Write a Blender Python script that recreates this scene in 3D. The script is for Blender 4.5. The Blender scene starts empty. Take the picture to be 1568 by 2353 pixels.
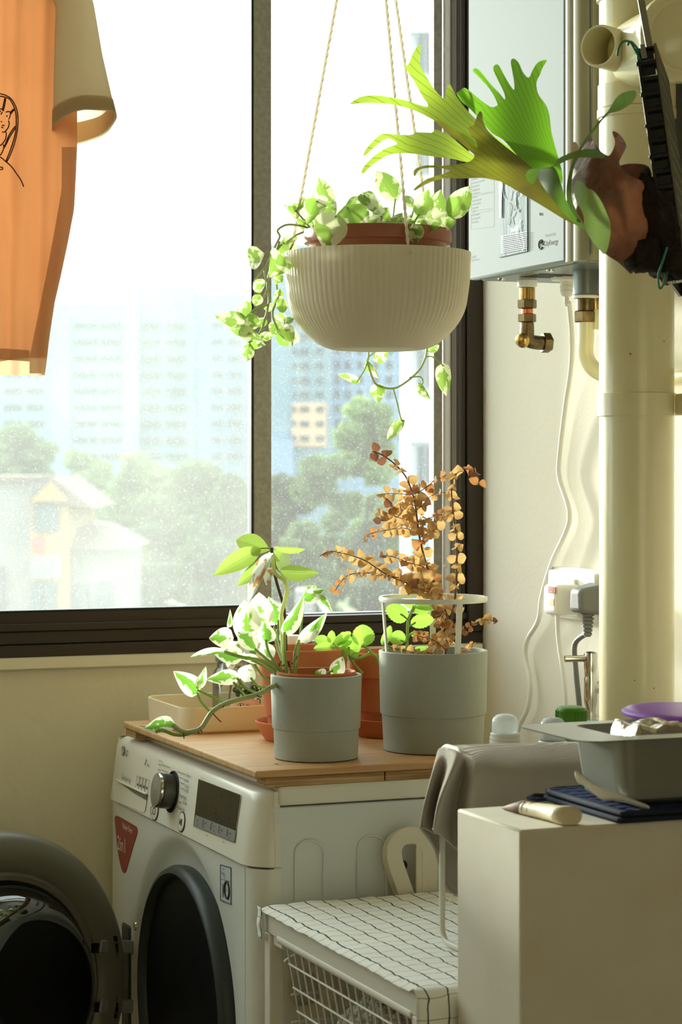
import bpy, bmesh, math, random
from mathutils import Vector, Matrix, noise as mnoise
from mathutils.geometry import delaunay_2d_cdt
random.seed(11)
sc = bpy.context.scene
COL = sc.collection
PI = math.pi
Z = Vector((0, 0, 1))

# ------------------------------------------------------------------ camera
TH = math.radians(21.7)
F = Vector((math.sin(TH), math.cos(TH), 0))
R = Vector((math.cos(TH), -math.sin(TH), 0))
FPX, HY, CX = 5200.0, 1065.0, 784.0
CAM = Vector((-1.419, -3.006, 1.212))
cd = bpy.data.cameras.new('camera')
cam = bpy.data.objects.new('camera', cd)
COL.objects.link(cam)
cam.location = CAM
cam.rotation_euler = (PI / 2, 0, -TH)
cd.sensor_fit = 'VERTICAL'
cd.sensor_height = 36.0
cd.lens = FPX / 2353.0 * 36.0
cd.shift_y = -(1176.5 - HY) / 2353.0
cd.clip_start, cd.clip_end = 0.05, 3000
cd.dof.use_dof = True
cd.dof.focus_distance = 2.68
cd.dof.aperture_fstop = 13.0
sc.camera = cam

# ------------------------------------------------------------------ sky, sun, exposure
SUN_AZ, SUN_EL = math.radians(-10.5), math.radians(9.0)
SUNV = Vector((math.sin(SUN_AZ) * math.cos(SUN_EL), math.cos(SUN_AZ) * math.cos(SUN_EL), math.sin(SUN_EL)))
world = bpy.data.worlds.new('hazy_sky')
sc.world = world
world.use_nodes = True
wt = world.node_tree
wt.nodes.clear()
def wn(t, **k):
    n = wt.nodes.new(t)
    for a, b in k.items():
        setattr(n, a, b)
    return n
w_out = wn('ShaderNodeOutputWorld'); w_bg = wn('ShaderNodeBackground')
w_tc = wn('ShaderNodeTexCoord'); w_dot = wn('ShaderNodeVectorMath', operation='DOT_PRODUCT')
w_dot.inputs[1].default_value = SUNV
wt.links.new(w_tc.outputs['Generated'], w_dot.inputs[0])
w_max = wn('ShaderNodeMath', operation='MAXIMUM'); w_max.inputs[1].default_value = 0.0
wt.links.new(w_dot.outputs['Value'], w_max.inputs[0])
w_pow = wn('ShaderNodeMath', operation='POWER'); w_pow.inputs[1].default_value = 10.0
wt.links.new(w_max.outputs[0], w_pow.inputs[0])
w_mul = wn('ShaderNodeMath', operation='MULTIPLY_ADD')
SKY_BASE, SKY_GLOW = 2.3, 3.4
w_mul.inputs[1].default_value = SKY_GLOW; w_mul.inputs[2].default_value = SKY_BASE
wt.links.new(w_pow.outputs[0], w_mul.inputs[0])
w_mix = wn('ShaderNodeMix', data_type='RGBA')
w_mix.inputs['A'].default_value = (0.92, 0.97, 0.98, 1); w_mix.inputs['B'].default_value = (1.0, 0.96, 0.88, 1)
wt.links.new(w_pow.outputs[0], w_mix.inputs['Factor'])
wt.links.new(w_mix.outputs['Result'], w_bg.inputs['Color'])
wt.links.new(w_mul.outputs[0], w_bg.inputs['Strength'])
wt.links.new(w_bg.outputs[0], w_out.inputs[0])

sd = bpy.data.lights.new('sun', 'SUN')
sd.energy = 7.2
sd.color = (1.0, 0.94, 0.83)
sd.angle = math.radians(5.0)
sun = bpy.data.objects.new('sun', sd)
COL.objects.link(sun)
sun.rotation_euler = (-SUNV).to_track_quat('-Z', 'Y').to_euler()

sc.view_settings.view_transform = 'Standard'
sc.view_settings.look = 'None'
sc.view_settings.gamma = 1.0
sc.view_settings.use_curve_mapping = False
sc.view_settings.exposure = 0.5
sc.cycles.max_bounces = 14
sc.cycles.diffuse_bounces = 8
sc.cycles.transparent_max_bounces = 24
sc.cycles.transmission_bounces = 10

# ------------------------------------------------------------------ pixel -> place helpers
def ray(px, py):
    return F + ((px - CX) / FPX) * R + ((HY - py) / FPX) * Z
def at(px, py, d):
    return CAM + ray(px, py) * d
def on(px, py, axis, val):
    r = ray(px, py)
    return CAM + r * ((val - CAM[axis]) / r[axis])
def onp(px, py, p0, n):
    r = ray(px, py)
    return CAM + r * ((Vector(p0) - CAM).dot(n) / r.dot(n))

# ------------------------------------------------------------------ materials
def newmat(name):
    m = bpy.data.materials.new(name)
    m.use_nodes = True
    nt = m.node_tree
    nt.nodes.clear()
    out = nt.nodes.new('ShaderNodeOutputMaterial')
    return m, nt, out
def nn(nt, t, **k):
    n = nt.nodes.new(t)
    for a, b in k.items():
        setattr(n, a, b)
    return n
def c4(c):
    return (c[0], c[1], c[2], 1)
def srgb(r, g, b):
    f = lambda v: (v / 255 / 12.92) if v <= 10 else ((v / 255 + 0.055) / 1.055) ** 2.4
    return (f(r), f(g), f(b))
def mat(name, col, rough=0.5, metal=0.0, spec=0.5, bump=None, var=None, coat=0.0, trans=0.0, translucent=0.0, tcol=None, ior=1.45, alpha=1.0, stretch=None):
    m, nt, out = newmat(name)
    p = nn(nt, 'ShaderNodeBsdfPrincipled')
    p.inputs['Base Color'].default_value = c4(col)
    p.inputs['Roughness'].default_value = rough
    p.inputs['Metallic'].default_value = metal
    p.inputs['Specular IOR Level'].default_value = spec
    p.inputs['Coat Weight'].default_value = coat
    p.inputs['Transmission Weight'].default_value = trans
    p.inputs['IOR'].default_value = ior
    p.inputs['Alpha'].default_value = alpha
    tc = nn(nt, 'ShaderNodeTexCoord')
    vec = tc.outputs['Object']
    if stretch:
        mp = nn(nt, 'ShaderNodeMapping')
        mp.inputs['Scale'].default_value = stretch
        nt.links.new(vec, mp.inputs[0]); vec = mp.outputs[0]
    colsock = None
    if var:
        nz = nn(nt, 'ShaderNodeTexNoise')
        nz.inputs['Scale'].default_value = var[0]; nz.inputs['Detail'].default_value = 5
        nt.links.new(vec, nz.inputs['Vector'])
        mx = nn(nt, 'ShaderNodeMix', data_type='RGBA')
        mx.inputs['A'].default_value = c4(col)
        mx.inputs['B'].default_value = c4(var[1])
        mr = nn(nt, 'ShaderNodeMapRange')
        mr.inputs['From Min'].default_value = 0.5 - (var[2] if len(var) > 2 else 0.2)
        mr.inputs['From Max'].default_value = 0.5 + (var[2] if len(var) > 2 else 0.2)
        nt.links.new(nz.outputs['Fac'], mr.inputs['Value'])
        nt.links.new(mr.outputs[0], mx.inputs['Factor'])
        nt.links.new(mx.outputs['Result'], p.inputs['Base Color'])
        colsock = mx.outputs['Result']
    if bump:
        nb = nn(nt, 'ShaderNodeTexNoise')
        nb.inputs['Scale'].default_value = bump[0]; nb.inputs['Detail'].default_value = 4
        nt.links.new(vec, nb.inputs['Vector'])
        b = nn(nt, 'ShaderNodeBump')
        b.inputs['Strength'].default_value = bump[1]
        b.inputs['Distance'].default_value = bump[2] if len(bump) > 2 else 0.001
        nt.links.new(nb.outputs['Fac'], b.inputs['Height'])
        nt.links.new(b.outputs[0], p.inputs['Normal'])
    sh = p.outputs[0]
    if translucent:
        t = nn(nt, 'ShaderNodeBsdfTranslucent')
        t.inputs['Color'].default_value = c4(tcol or col)
        if colsock and not tcol:
            nt.links.new(colsock, t.inputs['Color'])
        ms = nn(nt, 'ShaderNodeMixShader')
        ms.inputs[0].default_value = translucent
        nt.links.new(sh, ms.inputs[1]); nt.links.new(t.outputs[0], ms.inputs[2])
        sh = ms.outputs[0]
    nt.links.new(sh, out.inputs[0])
    return m

def glassmat(name, tint=(1, 1, 1), dust=0.0, refl=0.06, rough=0.02, specks=0.0, mesh=False):
    """thin clear sheet: transparent + a little mirror + a translucent layer of dust"""
    m, nt, out = newmat(name)
    tr = nn(nt, 'ShaderNodeBsdfTransparent'); tr.inputs[0].default_value = c4(tint)
    gl = nn(nt, 'ShaderNodeBsdfGlossy'); gl.inputs['Roughness'].default_value = rough
    lw = nn(nt, 'ShaderNodeLayerWeight'); lw.inputs[0].default_value = 0.35
    mm = nn(nt, 'ShaderNodeMath', operation='MULTIPLY_ADD')
    mm.inputs[1].default_value = 0.6; mm.inputs[2].default_value = refl
    nt.links.new(lw.outputs['Facing'], mm.inputs[0])
    if dust == 0.0:
        nt.links.new(lw.outputs['Fresnel'], mm.inputs[0])
    mx = nn(nt, 'ShaderNodeMixShader')
    nt.links.new(mm.outputs[0], mx.inputs[0])
    if dust > 0:
        mx.inputs[0].default_value = refl
        nt.links.remove(mx.inputs[0].links[0])
    nt.links.new(tr.outputs[0], mx.inputs[1]); nt.links.new(gl.outputs[0], mx.inputs[2])
    sh = mx.outputs[0]
    if dust > 0:
        tl = nn(nt, 'ShaderNodeBsdfTranslucent'); tl.inputs[0].default_value = (0.93, 0.96, 0.95, 1)
        df = nn(nt, 'ShaderNodeBsdfDiffuse'); df.inputs[0].default_value = (0.8, 0.8, 0.76, 1)
        dd = nn(nt, 'ShaderNodeMixShader'); dd.inputs[0].default_value = 0.3
        nt.links.new(tl.outputs[0], dd.inputs[1]); nt.links.new(df.outputs[0], dd.inputs[2])
        tc = nn(nt, 'ShaderNodeTexCoord')
        n1 = nn(nt, 'ShaderNodeTexNoise'); n1.inputs['Scale'].default_value = 5; n1.inputs['Detail'].default_value = 6
        nt.links.new(tc.outputs['Object'], n1.inputs['Vector'])
        n2 = nn(nt, 'ShaderNodeTexNoise'); n2.inputs['Scale'].default_value = 420; n2.inputs['Detail'].default_value = 3
        nt.links.new(tc.outputs['Object'], n2.inputs['Vector'])
        r2 = nn(nt, 'ShaderNodeMapRange')
        r2.inputs['From Min'].default_value = 0.60; r2.inputs['From Max'].default_value = 0.72
        r2.inputs['To Max'].default_value = specks
        nt.links.new(n2.outputs['Fac'], r2.inputs['Value'])
        ma = nn(nt, 'ShaderNodeMath', operation='MULTIPLY_ADD')
        ma.inputs[1].default_value = dust * 0.9; ma.inputs[2].default_value = dust * 0.55
        nt.links.new(n1.outputs['Fac'], ma.inputs[0])
        ad = nn(nt, 'ShaderNodeMath', operation='ADD', use_clamp=True)
        nt.links.new(ma.outputs[0], ad.inputs[0]); nt.links.new(r2.outputs[0], ad.inputs[1])
        fac = ad.outputs[0]
        m2 = nn(nt, 'ShaderNodeMixShader')
        nt.links.new(fac, m2.inputs[0]); nt.links.new(sh, m2.inputs[1]); nt.links.new(dd.outputs[0], m2.inputs[2])
        sh = m2.outputs[0]
    nt.links.new(sh, out.inputs[0])
    return m

def leafmat(name, green, pale, amount=0.0, scale=2.5, tgreen=None, tpale=None, trans=0.5, veins=7.0, rough=0.38, center=0.3, veindark=0.8):
    """leaf seen from both sides: glossy face, translucent body, veins, pale variegation by amount"""
    m, nt, out = newmat(name)
    uv = nn(nt, 'ShaderNodeUVMap')
    sp = nn(nt, 'ShaderNodeSeparateXYZ'); nt.links.new(uv.outputs[0], sp.inputs[0])
    oi = nn(nt, 'ShaderNodeObjectInfo')
    def math(op, a, b=None, c=None, clamp=False):
        n = nn(nt, 'ShaderNodeMath', operation=op, use_clamp=clamp)
        for i, v in enumerate((a, b, c)):
            if v is None: continue
            if isinstance(v, (int, float)): n.inputs[i].default_value = v
            else: nt.links.new(v, n.inputs[i])
        return n.outputs[0]
    du = math('ABSOLUTE', math('SUBTRACT', sp.outputs[0], 0.5))          # 0 midrib .. .5 margin
    # side veins run forward from the midrib
    ph = math('ADD', math('MULTIPLY', sp.outputs[1], veins), math('MULTIPLY', du, -veins * 0.55))
    sv = math('ABSOLUTE', math('SUBTRACT', math('FRACT', ph), 0.5))
    svm = math('MULTIPLY', math('SUBTRACT', 0.07, sv, clamp=True), 9.0, clamp=True)
    mid = math('MULTIPLY', math('SUBTRACT', 0.028, du, clamp=True), 40.0, clamp=True)
    vein = math('MAXIMUM', math('MULTIPLY', svm, 0.55), mid)
    gmix = nn(nt, 'ShaderNodeMix', data_type='RGBA')
    gmix.inputs['A'].default_value = c4(green)
    gmix.inputs['B'].default_value = c4([v * veindark for v in green])
    nt.links.new(vein, gmix.inputs['Factor'])
    col = gmix.outputs['Result']
    tg = tgreen or [min(1, v * 1.6) for v in green]
    tmix = nn(nt, 'ShaderNodeMix', data_type='RGBA')
    tmix.inputs['A'].default_value = c4(tg); tmix.inputs['B'].default_value = c4([v * veindark for v in tg])
    nt.links.new(vein, tmix.inputs['Factor'])
    tcol = tmix.outputs['Result']
    if amount > 0:
        cx = nn(nt, 'ShaderNodeCombineXYZ')
        nt.links.new(math('MULTIPLY', oi.outputs['Random'], 91.0), cx.inputs[2])
        nt.links.new(math('ADD', sp.outputs[0], math('MULTIPLY', oi.outputs['Random'], 13.0)), cx.inputs[0])
        nt.links.new(math('MULTIPLY', sp.outputs[1], 1.5), cx.inputs[1])
        nz = nn(nt, 'ShaderNodeTexNoise'); nz.inputs['Scale'].default_value = scale
        nz.inputs['Detail'].default_value = 3; nz.inputs['Distortion'].default_value = 0.6
        nt.links.new(cx.outputs[0], nz.inputs['Vector'])
        v = math('SUBTRACT', nz.outputs['Fac'], math('MULTIPLY', math('SUBTRACT', 0.5, du), center))
        thr = 0.62 - center * 0.3 - amount * 0.3
        k = math('MULTIPLY', math('SUBTRACT', v, thr), 22.0, clamp=True)
        a = nn(nt, 'ShaderNodeMix', data_type='RGBA')
        nt.links.new(k, a.inputs['Factor']); nt.links.new(col, a.inputs['A']); a.inputs['B'].default_value = c4(pale)
        col = a.outputs['Result']
        b = nn(nt, 'ShaderNodeMix', data_type='RGBA')
        nt.links.new(k, b.inputs['Factor']); nt.links.new(tcol, b.inputs['A']); b.inputs['B'].default_value = c4(tpale or pale)
        tcol = b.outputs['Result']
    p = nn(nt, 'ShaderNodeBsdfPrincipled'); p.inputs['Roughness'].default_value = rough
    p.inputs['Specular IOR Level'].default_value = 0.45
    nt.links.new(col, p.inputs['Base Color'])
    bp = nn(nt, 'ShaderNodeBump'); bp.inputs['Strength'].default_value = 0.35; bp.inputs['Distance'].default_value = 0.001
    bp.invert = True
    nt.links.new(vein, bp.inputs['Height']); nt.links.new(bp.outputs[0], p.inputs['Normal'])
    t = nn(nt, 'ShaderNodeBsdfTranslucent'); nt.links.new(tcol, t.inputs['Color'])
    ms = nn(nt, 'ShaderNodeMixShader'); ms.inputs[0].default_value = trans
    nt.links.new(p.outputs[0], ms.inputs[1]); nt.links.new(t.outputs[0], ms.inputs[2])
    nt.links.new(ms.outputs[0], out.inputs[0])
    return m

def stripemat(name, base, line, pitch, width, pu=1.0):
    """woven check: dark threads on a grid, uv measured in metres"""
    m, nt, out = newmat(name)
    uv = nn(nt, 'ShaderNodeUVMap'); sp = nn(nt, 'ShaderNodeSeparateXYZ'); nt.links.new(uv.outputs[0], sp.inputs[0])
    nz = nn(nt, 'ShaderNodeTexNoise'); nz.inputs['Scale'].default_value = 60
    nt.links.new(uv.outputs[0], nz.inputs['Vector'])
    def math(op, a, b=None, clamp=False):
        n = nn(nt, 'ShaderNodeMath', operation=op, use_clamp=clamp)
        for i, v in enumerate((a, b)):
            if v is None: continue
            if isinstance(v, (int, float)): n.inputs[i].default_value = v
            else: nt.links.new(v, n.inputs[i])
        return n.outputs[0]
    wob = math('MULTIPLY', math('SUBTRACT', nz.outputs['Fac'], 0.5), pitch * 0.22)
    ks = []
    for i, wd, st in ((0, width, 1.0), (1, width * 0.62, 0.75)):
        fr = math('FRACT', math('DIVIDE', math('ADD', sp.outputs[i], wob), pitch))
        d = math('ABSOLUTE', math('SUBTRACT', fr, 0.5))
        ks.append(math('MULTIPLY', math('MULTIPLY', math('SUBTRACT', wd, d, clamp=True), 40.0, clamp=True), st))
    k = math('MAXIMUM', ks[0], ks[1])
    mx = nn(nt, 'ShaderNodeMix', data_type='RGBA')
    mx.inputs['A'].default_value = c4(base); mx.inputs['B'].default_value = c4(line)
    nt.links.new(k, mx.inputs['Factor'])
    p = nn(nt, 'ShaderNodeBsdfPrincipled'); p.inputs['Roughness'].default_value = 0.95
    p.inputs['Specular IOR Level'].default_value = 0.1
    nt.links.new(mx.outputs['Result'], p.inputs['Base Color'])
    n2 = nn(nt, 'ShaderNodeTexNoise'); n2.inputs['Scale'].default_value = 500
    nt.links.new(uv.outputs[0], n2.inputs['Vector'])
    b = nn(nt, 'ShaderNodeBump'); b.inputs['Strength'].default_value = 0.4; b.inputs['Distance'].default_value = 0.0006
    nt.links.new(n2.outputs['Fac'], b.inputs['Height']); nt.links.new(b.outputs[0], p.inputs['Normal'])
    nt.links.new(p.outputs[0], out.inputs[0])
    return m

def weavemat(name, col, col2, scale, strength=0.6, rough=0.95, translucent=0.0):
    m, nt, out = newmat(name)
    tc = nn(nt, 'ShaderNodeTexCoord')
    w1 = nn(nt, 'ShaderNodeTexWave', wave_type='BANDS', bands_direction='Z'); w1.inputs['Scale'].default_value = scale
    w1.inputs['Distortion'].default_value = 0.6
    w2 = nn(nt, 'ShaderNodeTexWave', wave_type='BANDS', bands_direction='DIAGONAL'); w2.inputs['Scale'].default_value = scale
    nt.links.new(tc.outputs['Object'], w1.inputs[0]); nt.links.new(tc.outputs['Object'], w2.inputs[0])
    mu = nn(nt, 'ShaderNodeMath', operation='MULTIPLY')
    nt.links.new(w1.outputs['Fac'], mu.inputs[0]); nt.links.new(w2.outputs['Fac'], mu.inputs[1])
    nz = nn(nt, 'ShaderNodeTexNoise'); nz.inputs['Scale'].default_value = 25
    nt.links.new(tc.outputs['Object'], nz.inputs['Vector'])
    mx = nn(nt, 'ShaderNodeMix', data_type='RGBA')
    mx.inputs['A'].default_value = c4(col); mx.inputs['B'].default_value = c4(col2)
    nt.links.new(nz.outputs['Fac'], mx.inputs['Factor'])
    p = nn(nt, 'ShaderNodeBsdfPrincipled'); p.inputs['Roughness'].default_value = rough
    p.inputs['Specular IOR Level'].default_value = 0.15
    p.inputs['Sheen Weight'].default_value = 0.25
    nt.links.new(mx.outputs['Result'], p.inputs['Base Color'])
    b = nn(nt, 'ShaderNodeBump'); b.inputs['Strength'].default_value = strength; b.inputs['Distance'].default_value = 0.0008
    nt.links.new(mu.outputs[0], b.inputs['Height']); nt.links.new(b.outputs[0], p.inputs['Normal'])
    sh = p.outputs[0]
    if translucent:
        t = nn(nt, 'ShaderNodeBsdfTranslucent'); nt.links.new(mx.outputs['Result'], t.inputs[0])
        ms = nn(nt, 'ShaderNodeMixShader'); ms.inputs[0].default_value = translucent
        nt.links.new(sh, ms.inputs[1]); nt.links.new(t.outputs[0], ms.inputs[2]); sh = ms.outputs[0]
    nt.links.new(sh, out.inputs[0])
    return m

def frondmat(name, green, tgreen, brown=None, brown_amt=0.0, trans=0.55, veins=38.0, vs=0.9):
    """antler frond: dark veins fan out along the blade (u across the fan, v along it)"""
    m, nt, out = newmat(name)
    uv = nn(nt, 'ShaderNodeUVMap'); sp = nn(nt, 'ShaderNodeSeparateXYZ'); nt.links.new(uv.outputs[0], sp.inputs[0])
    nz = nn(nt, 'ShaderNodeTexNoise'); nz.inputs['Scale'].default_value = 3.5; nz.inputs['Detail'].default_value = 3
    nt.links.new(uv.outputs[0], nz.inputs['Vector'])
    def math(op, a, b=None, clamp=False):
        n = nn(nt, 'ShaderNodeMath', operation=op, use_clamp=clamp)
        for i, v in enumerate((a, b)):
            if v is None: continue
            if isinstance(v, (int, float)): n.inputs[i].default_value = v
            else: nt.links.new(v, n.inputs[i])
        return n.outputs[0]
    ph = math('ADD', math('MULTIPLY', sp.outputs[0], veins), math('MULTIPLY', nz.outputs['Fac'], 2.2))
    d = math('ABSOLUTE', math('SUBTRACT', math('FRACT', ph), 0.5))
    k = math('MULTIPLY', math('MULTIPLY', math('SUBTRACT', 0.075, d, clamp=True), 12.0, clamp=True), vs)
    def cmix(a, b, f):
        x = nn(nt, 'ShaderNodeMix', data_type='RGBA')
        x.inputs['A'].default_value = c4(a) if not hasattr(a, 'links') else (0, 0, 0, 1)
        if hasattr(a, 'links'): nt.links.new(a, x.inputs['A'])
        x.inputs['B'].default_value = c4(b)
        nt.links.new(f, x.inputs['Factor'])
        return x.outputs['Result']
    c = cmix(green, [v * 0.35 for v in green], k)
    t = cmix(tgreen, [v * 0.3 for v in tgreen], k)
    if brown_amt > 0:
        n2 = nn(nt, 'ShaderNodeTexNoise'); n2.inputs['Scale'].default_value = 2.2; n2.inputs['Detail'].default_value = 6
        nt.links.new(uv.outputs[0], n2.inputs['Vector'])
        f = math('MULTIPLY', math('SUBTRACT', n2.outputs['Fac'], 0.62 - brown_amt * 0.3), 4.5, clamp=True)
        f = math('MULTIPLY', f, 0.8)
        c = cmix(c, brown, f); t = cmix(t, [v * 0.8 for v in brown], f)
    p = nn(nt, 'ShaderNodeBsdfPrincipled'); p.inputs['Roughness'].default_value = 0.5
    p.inputs['Specular IOR Level'].default_value = 0.35
    nt.links.new(c, p.inputs['Base Color'])
    tl = nn(nt, 'ShaderNodeBsdfTranslucent'); nt.links.new(t, tl.inputs[0])
    ms = nn(nt, 'ShaderNodeMixShader'); ms.inputs[0].default_value = trans
    nt.links.new(p.outputs[0], ms.inputs[1]); nt.links.new(tl.outputs[0], ms.inputs[2])
    nt.links.new(ms.outputs[0], out.inputs[0])
    return m

# ------------------------------------------------------------------ mesh builder
class MB:
    def __init__(s):
        s.v = []; s.f = []; s.uv = None
    def quad(s, a, b, c, d):
        i = len(s.v); s.v += [Vector(a), Vector(b), Vector(c), Vector(d)]; s.f.append((i, i + 1, i + 2, i + 3)); return s
    def box(s, a, b, M=None):
        x0, y0, z0 = [min(a[i], b[i]) for i in range(3)]; x1, y1, z1 = [max(a[i], b[i]) for i in range(3)]
        i = len(s.v)
        vs = [Vector(p) for p in ((x0, y0, z0), (x1, y0, z0), (x1, y1, z0), (x0, y1, z0), (x0, y0, z1), (x1, y0, z1), (x1, y1, z1), (x0, y1, z1))]
        if M is not None: vs = [M @ p for p in vs]
        s.v += vs
        s.f += [tuple(i + k for k in q) for q in ((0, 3, 2, 1), (4, 5, 6, 7), (0, 1, 5, 4), (1, 2, 6, 5), (2, 3, 7, 6), (3, 0, 4, 7))]
        return s
    def obox(s, c, hx, hy, hz, X, Y):
        """box about centre c with half sizes along X, Y and X x Y"""
        X = Vector(X).normalized(); Y = Vector(Y); Y = (Y - X * Y.dot(X)).normalized(); W = X.cross(Y)
        M = Matrix((X, Y, W)).transposed().to_4x4(); M.translation = Vector(c)
        return s.box((-hx, -hy, -hz), (hx, hy, hz), M)
    def tube(s, pts, r, n=8, caps=True, closed=False):
        pts = [Vector(p) for p in pts]; m = len(pts)
        rr = r if isinstance(r, (list, tuple)) else [r] * m
        base = len(s.v); up = None
        for k, p in enumerate(pts):
            if closed: t = pts[(k + 1) % m] - pts[k - 1]
            else: t = pts[min(k + 1, m - 1)] - pts[max(k - 1, 0)]
            t = t.normalized() if t.length > 1e-9 else Vector((0, 0, 1))
            if up is None:
                up = Vector((0, 0, 1)) if abs(t.z) < 0.9 else Vector((1, 0, 0))
            a = t.cross(up)
            if a.length < 1e-6: a = t.orthogonal()
            a.normalize(); b = a.cross(t).normalized(); up = b
            for j in range(n):
                q = 2 * PI * j / n
                s.v.append(p + a * (rr[k] * math.cos(q)) + b * (rr[k] * math.sin(q)))
        for k in range(m if closed else m - 1):
            k2 = (k + 1) % m
            for j in range(n):
                j2 = (j + 1) % n
                s.f.append((base + k * n + j, base + k2 * n + j, base + k2 * n + j2, base + k * n + j2))
        if caps and not closed:
            s.f.append(tuple(base + j for j in range(n)))
            s.f.append(tuple(base + (m - 1) * n + j for j in reversed(range(n))))
        return s
    def lathe(s, c, prof, n=48, axis=(0, 0, 1), xref=None, mod=None, close=False):
        """revolve (r, h) pairs about axis through c"""
        A = Vector(axis).normalized(); X = Vector(xref) if xref else A.orthogonal()
        X = (X - A * X.dot(A)).normalized(); Y = A.cross(X)
        base = len(s.v); c = Vector(c)
        for (r, h) in prof:
            for j in range(n):
                q = 2 * PI * j / n
                rr = r + (mod(q, r, h) if mod else 0)
                s.v.append(c + A * h + X * (rr * math.cos(q)) + Y * (rr * math.sin(q)))
        m = len(prof)
        for k in range(m if close else m - 1):
            k2 = (k + 1) % m
            for j in range(n):
                j2 = (j + 1) % n
                s.f.append((base + k * n + j, base + k * n + j2, base + k2 * n + j2, base + k2 * n + j))
        if not close:
            if prof[0][0] > 1e-6: s.f.append(tuple(base + j for j in reversed(range(n))))
            if prof[-1][0] > 1e-6: s.f.append(tuple(base + (m - 1) * n + j for j in range(n)))
        return s
    def prism(s, pts, ext):
        ext = Vector(ext); n = len(pts); i = len(s.v)
        s.v += [Vector(p) for p in pts] + [Vector(p) + ext for p in pts]
        s.f.append(tuple(i + k for k in range(n))); s.f.append(tuple(i + n + k for k in reversed(range(n))))
        for k in range(n):
            s.f.append((i + k, i + n + k, i + n + (k + 1) % n, i + (k + 1) % n))
        return s
    def grid(s, fn, nu, nv, closeu=False, uvfn=None):
        base = len(s.v)
        if uvfn and s.uv is None: s.uv = []
        for b in range(nv + 1):
            for a in range(nu + (0 if closeu else 1)):
                s.v.append(Vector(fn(a / nu, b / nv)))
                if uvfn: s.uv.append(uvfn(a / nu, b / nv))
        w = nu if closeu else nu + 1
        for b in range(nv):
            for a in range(nu):
                a2 = (a + 1) % w if closeu else a + 1
                s.f.append((base + b * w + a, base + b * w + a2, base + (b + 1) * w + a2, base + (b + 1) * w + a))
        return s

ORI = {}
def tag(o, label=None, cat=None, group=None, kind=None):
    if label: o['label'] = label
    if cat: o['category'] = cat
    if group: o['group'] = group
    if kind: o['kind'] = kind
    return o
def thing(name, loc, label=None, cat=None, group=None, kind=None):
    o = bpy.data.objects.new(name, None); COL.objects.link(o)
    o.empty_display_size = 0.02
    o.location = loc; ORI[o] = Vector(loc)
    return tag(o, label, cat, group, kind)
def mesh_from(mb, L, name):
    me = bpy.data.meshes.new(name)
    me.from_pydata([tuple(v - L) for v in mb.v], [], mb.f)
    if mb.uv:
        ul = me.uv_layers.new(name='UVMap')
        for lp in me.loops:
            ul.data[lp.index].uv = mb.uv[lp.vertex_index]
    me.validate(); me.update()
    return me
def recalc(me):
    bm = bmesh.new(); bm.from_mesh(me); bmesh.ops.recalc_face_normals(bm, faces=bm.faces); bm.to_mesh(me); bm.free()
def obj(name, mb, m, parent=None, smooth=None, bevel=0.0, seg=2, solid=0.0, subsurf=0, base=None, kind=None, label=None):
    """link the builder's shape (world coordinates) as ONE object"""
    if parent is not None: L = ORI[parent]
    elif base is not None: L = Vector(base)
    else:
        xs = [v.x for v in mb.v]; ys = [v.y for v in mb.v]; zs = [v.z for v in mb.v]
        L = Vector(((min(xs) + max(xs)) / 2, (min(ys) + max(ys)) / 2, min(zs)))
    me = mesh_from(mb, L, name); recalc(me)
    for mm in (m if isinstance(m, (list, tuple)) else [m]): me.materials.append(mm)
    if smooth is not None:
        me.polygons.foreach_set('use_smooth', [True] * len(me.polygons))
        if smooth < 180: me.set_sharp_from_angle(angle=math.radians(smooth))
    o = bpy.data.objects.new(name, me); COL.objects.link(o)
    if parent is not None:
        o.parent = parent
    else: o.location = L
    ORI[o] = L
    if bevel:
        bv = o.modifiers.new('bevel', 'BEVEL'); bv.width = bevel; bv.segments = seg; bv.limit_method = 'ANGLE'
        bv.angle_limit = math.radians(40)
        me.polygons.foreach_set('use_smooth', [True] * len(me.polygons)); me.set_sharp_from_angle(angle=math.radians(35))
        bv.harden_normals = False
    if solid:
        so = o.modifiers.new('solid', 'SOLIDIFY'); so.thickness = solid; so.offset = 0
    if subsurf:
        ss = o.modifiers.new('sub', 'SUBSURF'); ss.levels = subsurf; ss.render_levels = subsurf
    if kind: o['kind'] = kind
    if label: o['label'] = label
    return o
def inst(name, me, M, parent):
    """an object on shared mesh data, placed by world matrix M under parent"""
    o = bpy.data.objects.new(name, me); COL.objects.link(o)
    o.parent = parent
    L = ORI[parent]
    o.matrix_basis = Matrix.Translation(-L) @ M
    ORI[o] = L
    return o
def crom(pts, k=6, closed=False):
    """Catmull-Rom through pts (tuples of any length)"""
    P = [tuple(p) for p in pts]; n = len(P); out = []
    rng = n if closed else n - 1
    for i in range(rng):
        g = lambda j: P[j % n] if closed else P[max(0, min(n - 1, j))]
        p0, p1, p2, p3 = g(i - 1), g(i), g(i + 1), g(i + 2)
        for s in range(k):
            t = s / k
            out.append(tuple(0.5 * (2 * b + (c - a) * t + (2 * a - 5 * b + 4 * c - d) * t * t + (3 * b - a - 3 * c + d) * t ** 3) for a, b, c, d in zip(p0, p1, p2, p3)))
    if not closed: out.append(P[-1])
    return out
def pxpath(pts, k=6):
    return [at(*p) for p in crom(pts, k)]
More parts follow.
